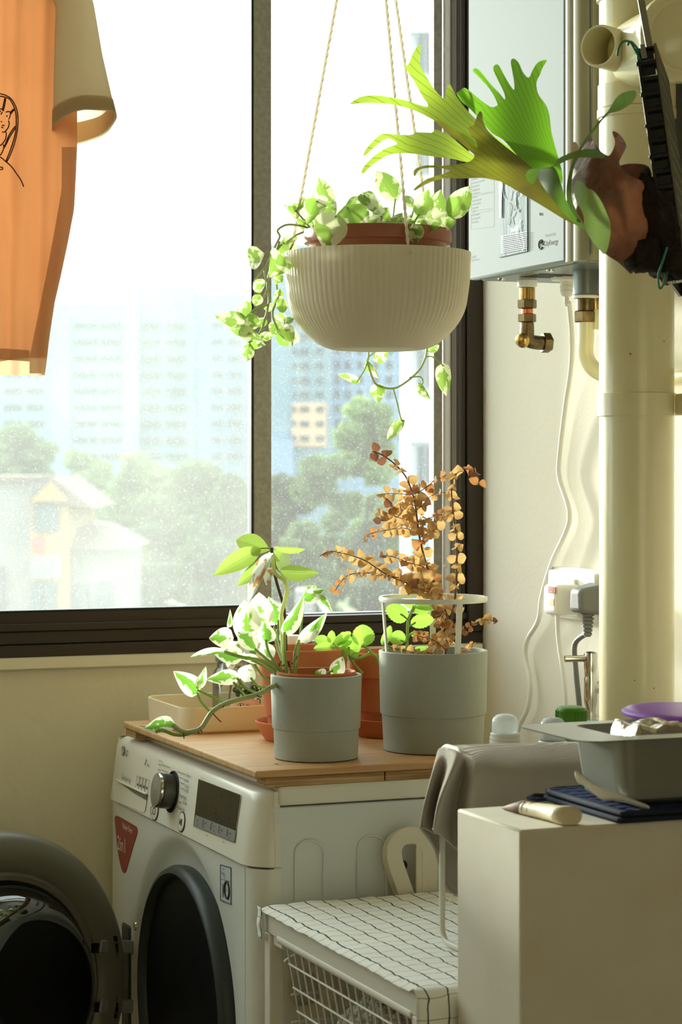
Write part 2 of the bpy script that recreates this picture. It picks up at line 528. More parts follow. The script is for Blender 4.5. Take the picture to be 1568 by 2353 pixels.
def text(name, body, size, pos, X, Y, m, parent, align='LEFT', squeeze=1.0, bold=0.0):
    cu = bpy.data.curves.new(name, 'FONT'); cu.body = body; cu.size = 1.0; cu.align_x = align
    cu.resolution_u = 3
    cu.offset = bold
    t = bpy.data.objects.new(name, cu); COL.objects.link(t)
    dg = bpy.context.evaluated_depsgraph_get(); dg.update()
    me = bpy.data.meshes.new_from_object(t.evaluated_get(dg))
    bpy.data.objects.remove(t); bpy.data.curves.remove(cu)
    me.name = name
    me.materials.clear(); me.materials.append(m)
    X = Vector(X).normalized(); Y = Vector(Y).normalized(); W = X.cross(Y)
    M = Matrix((X * size * squeeze, Y * size, W * size)).transposed().to_4x4(); M.translation = Vector(pos)
    return inst(name, me, M, parent)
def inpoly(x, y, poly):
    c = False; n = len(poly); j = n - 1
    for i in range(n):
        xi, yi = poly[i]; xj, yj = poly[j]
        if (yi > y) != (yj > y) and x < (xj - xi) * (y - yi) / (yj - yi) + xi: c = not c
        j = i
    return c
def sheet(name, pts, dep, m, parent, step=14, k=4, thick=0.0008, base=None, ang=None, smoothpts=True):
    """a thin curved blade: its outline in px, each point at its own distance dep(x, y)"""
    pl = crom(pts, k, True) if smoothpts else [tuple(p) for p in pts]
    n = len(pl); xs = [p[0] for p in pl]; ys = [p[1] for p in pl]
    P = [Vector(p) for p in pl]
    y = min(ys) + step * 0.5; row = 0
    while y < max(ys):
        x = min(xs) + step * (0.25 + 0.5 * (row % 2))
        while x < max(xs):
            if inpoly(x, y, pl) and min((x - q[0]) ** 2 + (y - q[1]) ** 2 for q in pl) > (step * 0.45) ** 2: P.append(Vector((x, y)))
            x += step
        y += step * 0.87; row += 1
    res = delaunay_2d_cdt(P, [], [list(range(n))], 1, 1e-4)
    mb = MB(); mb.uv = []
    bx, by = base or (sum(xs) / n, max(ys)); L = max(math.hypot(q[0] - bx, q[1] - by) for q in pl)
    a0 = ang if ang is not None else PI
    for q in res[0]:
        mb.v.append(at(q.x, q.y, dep(q.x, q.y)))
        dx, dy = q.x - bx, by - q.y
        a = math.atan2(dy, dx) - a0
        while a > PI: a -= 2 * PI
        while a < -PI: a += 2 * PI
        mb.uv.append((a / 1.6 + 0.5, math.hypot(dx, dy) / L))
    mb.f = [tuple(f) for f in res[2]]
    return obj(name, mb, m, parent, smooth=180, solid=thick if thick > 0.001 else 0)

# ------------------------------------------------------------------ shared leaf shapes
def leafmesh(name, prof, fold, curl, wave, m, nu=10, nv=6, seed=0, notch=0.0, serr=0.0):
    """one leaf along +Y from 0 to 1, width 1 across X, face +Z"""
    rnd = random.Random(seed); ph = rnd.random() * 6
    mb = MB()
    def fn(u, v):
        s = 2 * u - 1; w = prof(v) * 0.5
        if serr: w *= 1 + serr * math.sin(v * 46)
        y = v - notch * abs(s) * (1 - v) ** 6
        z = fold * abs(s) ** 1.3 * w * 2 - curl * v * v + wave * math.sin(v * 7 + ph + (2 if s > 0 else 0)) * abs(s)
        return (s * w, y, z)
    mb.grid(fn, nv, nu, uvfn=lambda u, v: (u, v))
    me = mesh_from(mb, Vector((0, 0, 0)), name)
    me.materials.append(m)
    me.polygons.foreach_set('use_smooth', [True] * len(me.polygons))
    return me
heart = lambda t: (max(0.0, t) ** 0.46 * max(0.0, 1 - t) ** 0.92) / 0.409 if 0 < t < 1 else (0.05 if t <= 0 else 0.0)
ovate = lambda t: max(0.03, math.sin(PI * min(1, t) ** 0.9) ** 0.85) if t < 1 else 0.0
broad = lambda t: max(0.05, math.sin(PI * min(1, t) ** 0.9) ** 0.5) if t < 1 else 0.1
def leaf_matrix(P, T, w, roll=0.0):
    d = T - P; L = max(d.length, 1e-4); Y = d / L
    v = (CAM - (P + T) / 2).normalized()
    n = (v - Y * v.dot(Y))
    n = n.normalized() if n.length > 1e-4 else Y.orthogonal().normalized()
    n = Matrix.Rotation(roll, 3, Y) @ n
    X = Y.cross(n).normalized()
    M = Matrix((X * w, Y * L, n * (0.5 * (w + L)))).transposed().to_4x4(); M.translation = P
    return M
def put_leaf(parent, meshes, b, t, wpx, d, dd=0.0, roll=None, name='leaf'):
    P = at(b[0], b[1], d); T = at(t[0], t[1], d + dd)
    rl = random.uniform(-0.5, 0.5) if roll is None else roll
    w = wpx * d / FPX / max(0.5, math.cos(rl))
    return inst(name, random.choice(meshes), leaf_matrix(P, T, w, rl), parent)
# ------------------------------------------------------------------ palette
m_wall = mat('plaster_cream', srgb(234, 227, 210), 0.85, spec=0.25, bump=(90, 0.25, 0.002), var=(3, srgb(227, 221, 206)))
m_wallw = mat('plaster_window_wall', srgb(234, 228, 202), 0.8, spec=0.25, bump=(60, 0.3, 0.003), var=(2.5, srgb(226, 219, 192)))
m_block = mat('plaster_partition', srgb(222, 217, 204), 0.85, spec=0.2, bump=(160, 0.2, 0.0008), var=(14, srgb(216, 208, 188)))
m_ceil = mat('ceiling_white', srgb(216, 206, 184), 0.9)
m_rear = mat('rear_wall_tan', srgb(228, 218, 192), 0.85, var=(2, srgb(220, 208, 182)))
m_floor = mat('floor_tile', srgb(150, 132, 108), 0.5, var=(6, srgb(110, 92, 72)))
m_frame = mat('bronze_aluminium_glare', srgb(140, 136, 124), 0.5, 0.15, bump=(500, 0.1), var=(140, srgb(156, 152, 140), 0.12))  # stile bronze, base colour lightened to carry the window glare
m_track = mat('bronze_aluminium_track', srgb(58, 50, 42), 0.42, 0.5, bump=(300, 0.1))
m_silver = mat('translucent_grey_strip', srgb(206, 206, 200), 0.5, 0.0, translucent=0.35, bump=(400, 0.1), var=(260, srgb(206, 204, 198), 0.15))
m_rubber = mat('dark_rubber', srgb(28, 34, 34), 0.6)
m_white_enamel = mat('white_enamel', srgb(236, 236, 226), 0.28, spec=0.5, coat=0.2)
m_white_plastic = mat('white_plastic', srgb(238, 236, 228), 0.38)
m_cream_plastic = mat('cream_plastic', srgb(232, 222, 198), 0.4)
m_panel_plastic = mat('panel_plastic', srgb(232, 228, 212), 0.3, coat=0.15)
m_dark_plastic = mat('dark_grey_plastic', srgb(66, 64, 58), 0.42)
m_black = mat('black_plastic', srgb(24, 25, 24), 0.38, bump=(300, 0.2))
m_blackgloss = mat('black_display', srgb(22, 24, 24), 0.12, spec=0.6)
m_ink = mat('dark_ink', srgb(60, 60, 58), 0.8)
m_ink2 = mat('grey_ink', srgb(150, 152, 150), 0.8)
m_gasket = mat('grey_rubber_gasket', srgb(50, 55, 53), 0.42)
m_drum = mat('drum_steel', srgb(22, 23, 22), 0.4, 0.3)
m_chrome = mat('chrome', srgb(205, 205, 198), 0.12, 1.0)
m_brushed = mat('brushed_steel', srgb(168, 168, 160), 0.3, 1.0, bump=(900, 0.05))
m_brass = mat('brass', srgb(196, 160, 96), 0.25, 0.95, var=(60, srgb(150, 118, 70)))
m_darkbrass = mat('tarnished_brass', srgb(128, 106, 70), 0.35, 0.9, var=(80, srgb(84, 74, 54)))
m_copper = mat('copper', srgb(206, 116, 78), 0.28, 0.95)
m_pipe = mat('painted_pipe', srgb(232, 223, 182), 0.3, spec=0.5, bump=(260, 0.16, 0.001), coat=0.5)
m_pipein = mat('pipe_inside', srgb(206, 196, 160), 0.6)
m_terra = mat('terracotta', srgb(204, 126, 84), 0.75, spec=0.25, var=(18, srgb(192, 110, 70)), bump=(160, 0.15))
m_terraplastic = mat('terracotta_plastic', srgb(172, 108, 84), 0.45, var=(10, srgb(162, 98, 76)))
m_planterwhite = mat('planter_white', srgb(246, 242, 226), 0.45, spec=0.4, translucent=0.42, tcol=srgb(255, 250, 236))
m_greypot = mat('grey_stoneware', srgb(170, 174, 163), 0.7, spec=0.3, bump=(400, 0.06), var=(330, srgb(165, 169, 158), 0.2))
m_soil = mat('soil', srgb(62, 46, 34), 0.95, bump=(140, 0.9, 0.006), var=(60, srgb(40, 30, 22)))
m_rope = mat('cotton_rope', srgb(246, 240, 226), 0.9, translucent=0.6)
m_wood = mat('board_wood', srgb(212, 172, 122), 0.5, spec=0.35, var=(7, srgb(196, 150, 100), 0.16), stretch=(1.2, 16, 16), bump=(40, 0.12))
m_woodend = mat('board_wood_end', srgb(186, 132, 82), 0.6, var=(60, srgb(160, 108, 62)))
m_tray = mat('cream_tray', srgb(240, 228, 198), 0.35, translucent=0.2, tcol=srgb(246, 228, 180))
m_clear = glassmat('clear_glass', (0.95, 0.97, 0.95), 0, 0.05, 0.02)
m_clearplastic = mat('frosted_plastic', srgb(232, 236, 236), 0.25, trans=0.55, translucent=0.2)
m_stem = mat('green_stem', srgb(156, 178, 104), 0.45, translucent=0.35, tcol=srgb(190, 212, 110))
m_stemdark = mat('vine_stem', srgb(178, 190, 136), 0.4, translucent=0.3, var=(60, srgb(190, 196, 146)))
m_stempale = mat('pale_stem', srgb(216, 222, 158), 0.45, translucent=0.4, tcol=srgb(236, 240, 170))
m_woody = mat('woody_stem', srgb(92, 66, 50), 0.8, bump=(120, 0.4))
m_twig = mat('dry_twig', srgb(134, 110, 92), 0.85, var=(40, srgb(110, 86, 70)))

# ------------------------------------------------------------------ the room
XL, YB, ZC = -2.7, -4.3, 2.62
SILL, TOPW = 0.949, 2.32
obj('added_bounce_blocker', MB().box((-0.06, YB + 0.001, 0), (-0.0005, -1.42, ZC - 0.001)), mat('bounce_blocker_brown', srgb(112, 94, 74), 0.7), kind='structure')  # unseen brown slab added to keep sun bounce off the partition front
W = MB().box((XL - 0.1, 0.0, 0), (0.0, 0.13, SILL)).box((XL - 0.1, 0, TOPW), (0.0, 0.13, ZC)).box((XL - 0.1, 0, SILL), (-2.35, 0.13, TOPW))
obj('wall_window', W, m_wallw, kind='structure')
obj('wall_right', MB().box((0, YB, 0), (0.12, 0.13, ZC)), m_wall, kind='structure')
obj('wall_left', MB().box((XL - 0.1, YB, 0), (XL, 0.0, ZC)), m_rear, kind='structure')
obj('wall_rear', MB().box((XL - 0.1, YB - 0.1, 0), (0.12, YB, ZC)), m_rear, kind='structure')
obj('floor', MB().box((XL - 0.1, YB - 0.1, -0.1), (0.12, 0.13, 0)), m_floor, kind='structure')
obj('ceiling', MB().box((XL - 0.1, YB - 0.1, ZC), (0.12, 0.13, ZC + 0.1)), m_ceil, kind='structure')
# ledge under the window: a worn cream strip
obj('trim_1', MB().grid(lambda u, v: (-2.35 + 2.345 * u, [-0.001, -0.012, -0.014, -0.001][round(v * 3)] + (0.0006 * math.sin(u * 90) if 0 < v < 1 else 0), [SILL + 0.001, SILL - 0.001, SILL - 0.014, SILL - 0.018][round(v * 3)]), 60, 3), m_wallw, kind='structure', smooth=40)
# partition the pan stands on
BX, BY0, BY1, BZ = -0.545, -1.232, -1.10, 0.8925
obj('wall_partition', MB().box((BX, BY0, 0), (-0.001, BY1, BZ)), m_block, kind='structure', bevel=0.0022)

# window: outer frame, two sashes, dusty panes
win = thing('window_1', (-1.2, 0.03, SILL), kind='structure')
xj = on(1055, 1200, 1, 0.0).x
fr = MB().box((-2.35, -0.004, SILL), (0, 0.075, 0.966)).box((-2.35, 0.004, 0.966), (0, 0.028, 0.984)).box((-2.35, -0.002, 0.984), (0, 0.02, 0.995))
fr.box((-2.35, 0.052, 0.966), (0, 0.075, 0.995))
obj('frame_sill', fr, m_track, win, bevel=0.0015)
jb = MB().box((xj + 0.012, -0.006, 0.966), (-0.0005, 0.075, TOPW)).box((xj + 0.004, 0.0, 0.995), (xj + 0.012, 0.02, TOPW)).box((xj - 0.001, 0.03, 0.995), (xj + 0.004, 0.06, TOPW))
obj('frame_jamb', jb, m_track, win, bevel=0.002)
obj('frame_head', MB().box((-2.35, -0.004, TOPW - 0.05), (0, 0.075, TOPW)), m_track, win, bevel=0.0015)
yl, yr = 0.008, 0.036
xa, xb = on(581, 900, 1, yl).x, on(621, 900, 1, yl).x
ls = MB().box((xa, yl - 0.006, 0.99), (xb, yl + 0.016, TOPW - 0.04))
obj('sash_stile', ls, m_frame, win, bevel=0.001)
ls = MB().box((-2.3, yl - 0.003, 0.992), (xa, yl + 0.014, 1.0105))
obj('sash_rail', ls, m_track, win, bevel=0.001)
obj('sash_gasket', MB().box((xa - 0.0035, yl - 0.004, 1.0105), (xa, yl + 0.012, TOPW - 0.05)).box((-2.3, yl - 0.004, 1.0105), (xa, yl + 0.012, 1.0125)), m_rubber, win)
m_dustl = glassmat('dusty_glass_left', (0.90, 0.96, 0.95), 0.11, 0.02, specks=0.14)
m_dustr = glassmat('dusty_glass_right', (0.94, 0.98, 0.98), 0.05, 0.02, specks=0.12)
obj('pane', MB().box((-2.3, yl + 0.004, 1.011), (xa - 0.001, yl + 0.0055, TOPW - 0.045)), m_dustl, win)
xc, xd, xe = on(995, 900, 1, yr).x, on(1015, 900, 1, yr).x, on(1047, 900, 1, yr).x
obj('sash_stile', MB().box((xc, yr - 0.004, 0.99), (xd, yr + 0.014, TOPW - 0.04)), m_frame, win, bevel=0.001)
sil = MB().box((xd, yr - 0.006, 0.99), (xe, yr - 0.005, TOPW - 0.04))  # thin translucent strip, so sunlight from behind brightens it
obj('sash_side_strip', sil, m_silver, win, bevel=0.001, label='thin translucent grey strip with two screws')
for (px, py) in ((1024, 1301), (1025, 113)):
    p = on(px, py, 1, yr - 0.006)
    obj('screw', MB().lathe(p, [(0.0034, 0), (0.003, 0.0012), (0.0012, 0.0014), (0.001, 0.0006)], 14, (0, -1, 0)), m_white_plastic, win, smooth=40)
obj('sash_rail', MB().box((xb - 0.04, yr - 0.006, 0.985), (xc, yr + 0.014, 0.996)), m_track, win, bevel=0.001)
obj('sash_stile', MB().box((xa + 0.017, yr - 0.004, 0.99), (xb + 0.004, yr + 0.014, TOPW - 0.04)), m_track, win)
obj('pane', MB().box((xb + 0.004, yr + 0.003, 0.996), (xc, yr + 0.0045, TOPW - 0.045)), m_dustr, win)

# ------------------------------------------------------------------ outside, at its real distances
GZ = -15.0
m_ground = mat('ground_grass', srgb(96, 112, 70), 0.95, var=(0.05, srgb(120, 128, 90)))
ob = MB().box((-500, 8, GZ - 0.5), (900, 1200, GZ))
obj('ground', ob, m_ground, kind='structure')
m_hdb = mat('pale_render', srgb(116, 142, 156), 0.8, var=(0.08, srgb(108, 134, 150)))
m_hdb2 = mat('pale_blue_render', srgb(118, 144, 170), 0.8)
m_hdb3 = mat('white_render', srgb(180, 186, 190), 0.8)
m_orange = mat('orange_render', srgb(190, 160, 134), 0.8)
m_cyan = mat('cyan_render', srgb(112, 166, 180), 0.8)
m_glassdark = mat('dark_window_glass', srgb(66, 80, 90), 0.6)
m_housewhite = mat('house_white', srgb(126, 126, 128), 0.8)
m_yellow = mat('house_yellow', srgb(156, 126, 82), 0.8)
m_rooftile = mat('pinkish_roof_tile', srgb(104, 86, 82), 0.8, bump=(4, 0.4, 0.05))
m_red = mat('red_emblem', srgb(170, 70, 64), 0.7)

def bpt(px, py, D, back=0.0):
    return at(px, py, D) + F * back
def slab(px0, px1, y0, D, back, bottom=None):
    """box in the building's own frame: front at distance D, top at row y0, down to the ground or row bottom"""
    a = at(px0, y0, D); b = at(px1, y0, D)
    zb = GZ if bottom is None else at(px0, bottom, D).z
    M = Matrix((R, F, Z)).transposed().to_4x4(); M.translation = Vector((a.x, a.y, 0))
    return MB().box((0, 0, zb), ((b - a).length, back, a.z), M)
def far_window(root, px0, px1, y0, y1, D, me_cache={}):
    w = (px1 - px0) * D / FPX; h = (y1 - y0) * D / FPX
    key = (round(w, 2), round(h, 2))
    if key not in me_cache:
        mb = MB().box((0, -0.25, 0), (1, -0.02, 1))
        me = mesh_from(mb, Vector((0, 0, 0)), 'window'); recalc(me); me.materials.append(m_glassdark); me_cache[key] = me
    p = at(px0, y1, D)
    M = Matrix((R * w, F, Z * h)).transposed().to_4x4(); M.translation = p
    return inst('window', me_cache[key], M, root)

D = 400
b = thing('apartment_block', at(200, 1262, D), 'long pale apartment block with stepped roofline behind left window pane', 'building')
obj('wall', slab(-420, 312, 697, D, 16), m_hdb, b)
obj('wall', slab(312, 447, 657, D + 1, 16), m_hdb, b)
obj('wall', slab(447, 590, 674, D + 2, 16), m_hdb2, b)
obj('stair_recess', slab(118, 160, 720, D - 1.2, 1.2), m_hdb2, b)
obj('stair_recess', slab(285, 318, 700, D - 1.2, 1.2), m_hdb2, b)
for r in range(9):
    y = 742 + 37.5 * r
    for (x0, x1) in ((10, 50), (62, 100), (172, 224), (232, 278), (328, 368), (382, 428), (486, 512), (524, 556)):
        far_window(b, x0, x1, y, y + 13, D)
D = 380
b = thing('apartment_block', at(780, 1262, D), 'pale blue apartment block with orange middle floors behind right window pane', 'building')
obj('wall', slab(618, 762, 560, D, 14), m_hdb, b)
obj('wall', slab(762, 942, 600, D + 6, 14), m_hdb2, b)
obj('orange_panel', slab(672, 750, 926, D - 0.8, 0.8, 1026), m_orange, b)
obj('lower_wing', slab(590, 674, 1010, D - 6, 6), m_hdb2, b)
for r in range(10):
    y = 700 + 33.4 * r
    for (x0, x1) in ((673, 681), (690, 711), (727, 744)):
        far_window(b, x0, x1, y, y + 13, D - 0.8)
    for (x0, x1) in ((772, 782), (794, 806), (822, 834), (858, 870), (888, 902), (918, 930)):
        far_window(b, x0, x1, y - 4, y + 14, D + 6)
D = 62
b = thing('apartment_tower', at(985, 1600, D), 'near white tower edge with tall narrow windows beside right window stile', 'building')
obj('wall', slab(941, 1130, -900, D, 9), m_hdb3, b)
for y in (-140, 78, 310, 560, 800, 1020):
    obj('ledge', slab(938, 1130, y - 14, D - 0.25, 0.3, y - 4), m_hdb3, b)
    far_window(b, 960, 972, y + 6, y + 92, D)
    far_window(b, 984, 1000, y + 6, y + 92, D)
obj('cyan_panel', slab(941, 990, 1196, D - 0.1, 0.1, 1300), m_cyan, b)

D = 84
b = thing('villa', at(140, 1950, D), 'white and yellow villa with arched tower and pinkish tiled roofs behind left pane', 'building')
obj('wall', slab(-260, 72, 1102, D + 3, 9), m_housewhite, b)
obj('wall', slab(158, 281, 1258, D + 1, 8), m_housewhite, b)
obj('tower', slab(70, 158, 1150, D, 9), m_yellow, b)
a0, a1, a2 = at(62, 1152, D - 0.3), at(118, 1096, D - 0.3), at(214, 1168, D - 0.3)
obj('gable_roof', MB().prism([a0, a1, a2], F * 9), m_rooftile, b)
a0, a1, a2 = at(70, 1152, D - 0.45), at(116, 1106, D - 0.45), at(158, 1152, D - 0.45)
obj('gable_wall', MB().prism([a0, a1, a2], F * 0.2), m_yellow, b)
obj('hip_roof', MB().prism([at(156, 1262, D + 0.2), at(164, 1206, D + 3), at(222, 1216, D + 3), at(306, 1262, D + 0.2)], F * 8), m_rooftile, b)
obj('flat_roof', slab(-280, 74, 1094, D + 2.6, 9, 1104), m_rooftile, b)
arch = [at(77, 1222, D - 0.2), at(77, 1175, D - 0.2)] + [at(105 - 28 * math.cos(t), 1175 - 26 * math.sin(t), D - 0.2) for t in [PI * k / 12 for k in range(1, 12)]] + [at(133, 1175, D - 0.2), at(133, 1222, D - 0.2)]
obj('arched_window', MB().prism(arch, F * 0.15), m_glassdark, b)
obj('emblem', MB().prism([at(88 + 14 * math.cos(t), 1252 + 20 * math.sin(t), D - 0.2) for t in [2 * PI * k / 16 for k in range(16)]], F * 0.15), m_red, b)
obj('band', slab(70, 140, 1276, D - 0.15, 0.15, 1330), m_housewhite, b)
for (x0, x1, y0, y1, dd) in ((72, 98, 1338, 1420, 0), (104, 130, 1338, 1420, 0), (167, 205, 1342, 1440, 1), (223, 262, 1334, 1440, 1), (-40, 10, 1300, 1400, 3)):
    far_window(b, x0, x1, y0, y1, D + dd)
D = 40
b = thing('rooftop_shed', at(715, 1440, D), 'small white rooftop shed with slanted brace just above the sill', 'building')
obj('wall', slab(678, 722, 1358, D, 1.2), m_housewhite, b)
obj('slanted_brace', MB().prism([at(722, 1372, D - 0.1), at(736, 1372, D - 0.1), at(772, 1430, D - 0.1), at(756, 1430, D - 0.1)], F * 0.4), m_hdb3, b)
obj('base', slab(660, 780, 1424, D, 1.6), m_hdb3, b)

def foliage_mat(name, c, t):
    return mat(name, c, 0.7, var=(0.5, [v * 0.7 for v in c]), translucent=0.4, tcol=t)
m_fol = [foliage_mat('foliage_bright', srgb(104, 132, 72), srgb(136, 168, 76)), foliage_mat('foliage_mid', srgb(82, 108, 64), srgb(110, 138, 70)), foliage_mat('foliage_dark', srgb(62, 82, 56), srgb(82, 106, 60))]
m_trunk = mat('tree_trunk', srgb(96, 80, 64), 0.9)
def tree(px, ytop, wpx, ybot, D, mi, label, nleaf=2600, seed=1):
    rnd = random.Random(seed)
    base = at(px, HY, D); base.z = GZ
    t = thing('tree', base, label, 'tree')
    top = at(px, ytop, D).z; low = at(px, ybot, D).z; rw = wpx * D / FPX / 2
    obj('trunk', MB().tube([base, base + Z * (low - GZ) * 0.6 + R * 0.2, Vector((base.x, base.y, (low + top) / 2))], [0.35, 0.28, 0.1], 8), m_trunk, t, smooth=60)
    cl = []
    for k in range(26):
        a, e = rnd.uniform(0, 2 * PI), rnd.uniform(0, 1)
        rr = rw * (1 - 0.75 * e ** 2.2) * rnd.uniform(0.45, 0.85)
        cl.append((Vector((base.x, base.y, low + (top - low) * (0.08 + 0.84 * e))) + Vector((math.cos(a), math.sin(a), 0)) * rr, rw * rnd.uniform(0.22, 0.4)))
    mb = MB()
    for k in range(nleaf):
        c, r = rnd.choice(cl)
        v = Vector((rnd.gauss(0, 1), rnd.gauss(0, 1), rnd.gauss(0, 1))).normalized() * r * rnd.uniform(0.6, 1.05)
        v.z *= 0.75
        p = c + v; s = D * 0.0028 * rnd.uniform(0.6, 1.3)
        x = Vector((rnd.gauss(0, 1), rnd.gauss(0, 1), rnd.gauss(0, 0.6))).normalized(); y = x.orthogonal().normalized() * s * 0.6; x *= s
        mb.quad(p - x, p - y, p + x, p + y)
    o = obj('foliage', mb, m_fol[mi], t, kind='stuff')
    return t
TR = [(40, 985, 210, 1150, 120, 1, 'greyish green tree rising behind the villa at far left'),
      (200, 1040, 190, 1260, 112, 0, 'bright green tree just right of the villa tower'),
      (330, 1028, 210, 1330, 108, 0, 'wide bright green tree in middle of left pane'),
      (455, 1050, 200, 1360, 104, 1, 'mid green tree left of the window mullion'),
      (545, 1085, 170, 1420, 98, 2, 'dark green tree against the window mullion'),
      (370, 1190, 260, 1480, 102, 2, 'dark green tree lower down beside villa wing'),
      (470, 1240, 220, 1500, 100, 1, 'mid green low tree near the bottom of left pane'),
      (665, 1060, 190, 1420, 105, 2, 'dark rounded tree right behind the window mullion'),
      (845, 905, 230, 1380, 96, 0, 'tall light olive tree in front of the white tower'),
      (745, 1010, 210, 1450, 90, 1, 'mid green tree in centre of right pane'),
      (870, 1170, 190, 1480, 80, 2, 'dark green tree low behind the dried eucalyptus'),
      (690, 1200, 200, 1480, 82, 1, 'green tree low beside rooftop shed')]
for i, a in enumerate(TR):
    tree(*a, seed=20 + i, nleaf=3000)
# ------------------------------------------------------------------ gas water heater on the right wall
m_hfront = mat('heater_front_grey_white', srgb(156, 166, 168), 0.7, 0.0, spec=0.12)
m_hside = mat('heater_side_steel', srgb(120, 126, 126), 0.35, 0.7)
m_htrim = mat('heater_trim', srgb(164, 158, 134), 0.45, 0.5)
m_film = mat('wrinkled_film_blue', srgb(112, 130, 136), 0.6, spec=0.08, bump=(70, 0.4, 0.002), stretch=(1, 1, 0.25))
HX, HZ = -0.15, 1.4555
hy0, hy1 = -0.273, -0.591
h = thing('water_heater', (-0.075, -0.43, HZ), 'white and steel wall gas water heater above brass pipe fittings', 'water heater')
HT = 2.02
obj('casing', MB().box((HX + 0.014, hy0 - 0.006, HZ + 0.006), (-0.001, hy1 + 0.0005, HT)), m_hside, h, bevel=0.003)
yk = -0.553
obj('front_panel', MB().box((HX, hy0, HZ), (HX + 0.016, yk, HT)), m_hfront, h, bevel=0.004)
# folded edge trim: two soft vertical ribs
pr = [(HX + 0.001, yk), (HX + 0.0, yk - 0.008), (HX + 0.004, yk - 0.013), (HX + 0.002, yk - 0.02), (HX + 0.006, yk - 0.03), (HX + 0.02, hy1 - 0.001), (HX + 0.034, hy1 - 0.0012), (HX + 0.034, yk)]
obj('edge_trim', MB().prism([(x, y, HZ + 0.001) for x, y in pr], (0, 0, HT - HZ - 0.002)), m_htrim, h, smooth=50)
hn = Vector((-1, 0, 0)); HXv, HYv = Vector((0, -1, 0)), Vector((0, 0, 1))
def hp(px, py, off=0.00015): return on(px, py, 0, HX - off)
# wrinkled protective film over the display
q = [hp(1147, 330), hp(1214, 318), hp(1214, 578), hp(1149, 592)]
obj('display_film', MB().prism(q, (-0.0012, 0, 0)), m_film, h, bevel=0.0004, label='crinkled blue grey film over display')
q = [hp(1148, 400, 0.0022), hp(1155, 399, 0.0022), hp(1153, 500, 0.0022), hp(1149, 501, 0.0022)]
obj('film_gap', MB().prism(q, (-0.0004, 0, 0)), m_black, h)
rnd = random.Random(3)
for k in range(11):
    x0 = rnd.uniform(1158, 1206); y0 = rnd.uniform(400, 520)
    pts = [hp(x0 + rnd.uniform(-2, 2) + 4 * math.sin(j * 0.9 + k), y0 + j * rnd.uniform(8, 13), 0.0022) for j in range(6)]
    obj('film_wrinkle', MB().tube([Vector(p) for p in crom([tuple(p) for p in pts], 3)], 0.00026, 5), m_white_enamel, h, smooth=80)
for k in range(10):
    y = 540 + k * 4.2
    obj('display_line', MB().prism([hp(1152, y + 3, 0.0022), hp(1212, y - 8, 0.0022), hp(1212, y - 6.8, 0.0022), hp(1152, y + 4.2, 0.0022)], (-0.0003, 0, 0)), m_white_enamel, h)
text('printed_text', 'On/Off', 0.0075, hp(1174, 533, 0.0014), HXv, HYv, m_white_enamel, h)
text('printed_text', 'Powered by', 0.0058, hp(1253, 545), HXv, HYv, m_ink2, h)
text('printed_text', 'CityEnergy', 0.0092, hp(1250, 566), HXv, HYv, m_ink, h, squeeze=0.95, bold=0.004)
cpt = hp(1243.5, 562)
ringpts = [cpt + HXv * 0.0056 * math.cos(t) + HYv * 0.0056 * math.sin(t) for t in [0.35 + k * (2 * PI - 1.0) / 20 for k in range(21)]]
obj('logo_mark', MB().tube(ringpts, 0.0010, 6), m_ink, h, smooth=80)
obj('logo_mark', MB().tube([cpt + HXv * 0.0064, cpt - HXv * 0.0006, cpt + HYv * 0.004 + HXv * 0.0026], 0.0011, 6), m_ink, h, smooth=80)
# printed notices in thin ruled boxes
def rule(px0, py0, px1, py1, w=0.0007, m=m_ink2):
    a, b = hp(px0, py0), hp(px1, py1); d = (b - a).normalized(); n = d.cross(hn).normalized() * w / 2
    return [a - n, b - n, b + n, a + n]
for (ya, yb) in ((395, 440), (441, 478), (482, 520)):
    mb = MB(); e = 11
    for sgm in ((1083, ya + e, 1136, ya), (1083, yb + e * 0.7, 1136, yb), (1083, ya + e, 1083, yb + e * 0.7), (1136, ya, 1136, yb)):
        mb.quad(*rule(*sgm))
    obj('notice_frame', mb, m_ink2, h)
rows = ['WARNING', 'Do not use in a closed room', 'Keep vents clear', 'Check gas supply', 'Turn off after use', 'CAUTION', 'Hot water may scald', 'Test before bathing', 'Service yearly', 'NOTICE', 'Read the manual', 'Use town gas only', 'Keep this label']
for k, s in enumerate(rows):
    y = 414 + k * 8.2
    text('printed_text', s, 0.0042, hp(1085, y + 1.5), Vector((0, -1, 0)), HYv, m_ink2, h, squeeze=0.8)
text('printed_text', 'CW-22', 0.0045, hp(1084, 594), HXv, HYv, m_ink2, h)
text('printed_text', 'Domestic use', 0.0045, hp(1084, 601), HXv, HYv, m_ink2, h)
obj('panel_chip', MB().lathe(hp(1242, 492, 0.0006), [(0.002, 0), (0.0018, 0.0006)], 8, (-1, 0, 0)), m_ink, h)
# underside: plate, slots, screws
obj('bottom_plate', MB().box((HX + 0.016, hy0 - 0.01, HZ - 0.001), (-0.002, hy1 + 0.006, HZ + 0.006)), m_hside, h, bevel=0.001)
for k in range(5):
    y = -0.36 - 0.013 * k
    obj('vent_slot', MB().box((-0.115, y, HZ - 0.0016), (-0.045, y - 0.004, HZ - 0.0009)), m_black, h)
for (x, y) in ((-0.128, -0.33), (-0.128, -0.47), (-0.03, -0.4)):
    obj('screw', MB().lathe((x, y, HZ - 0.001), [(0.005, 0), (0.0045, 0.002), (0.002, 0.003), (0, 0.003)], 12, (0, 0, -1)), m_chrome, h, smooth=40)
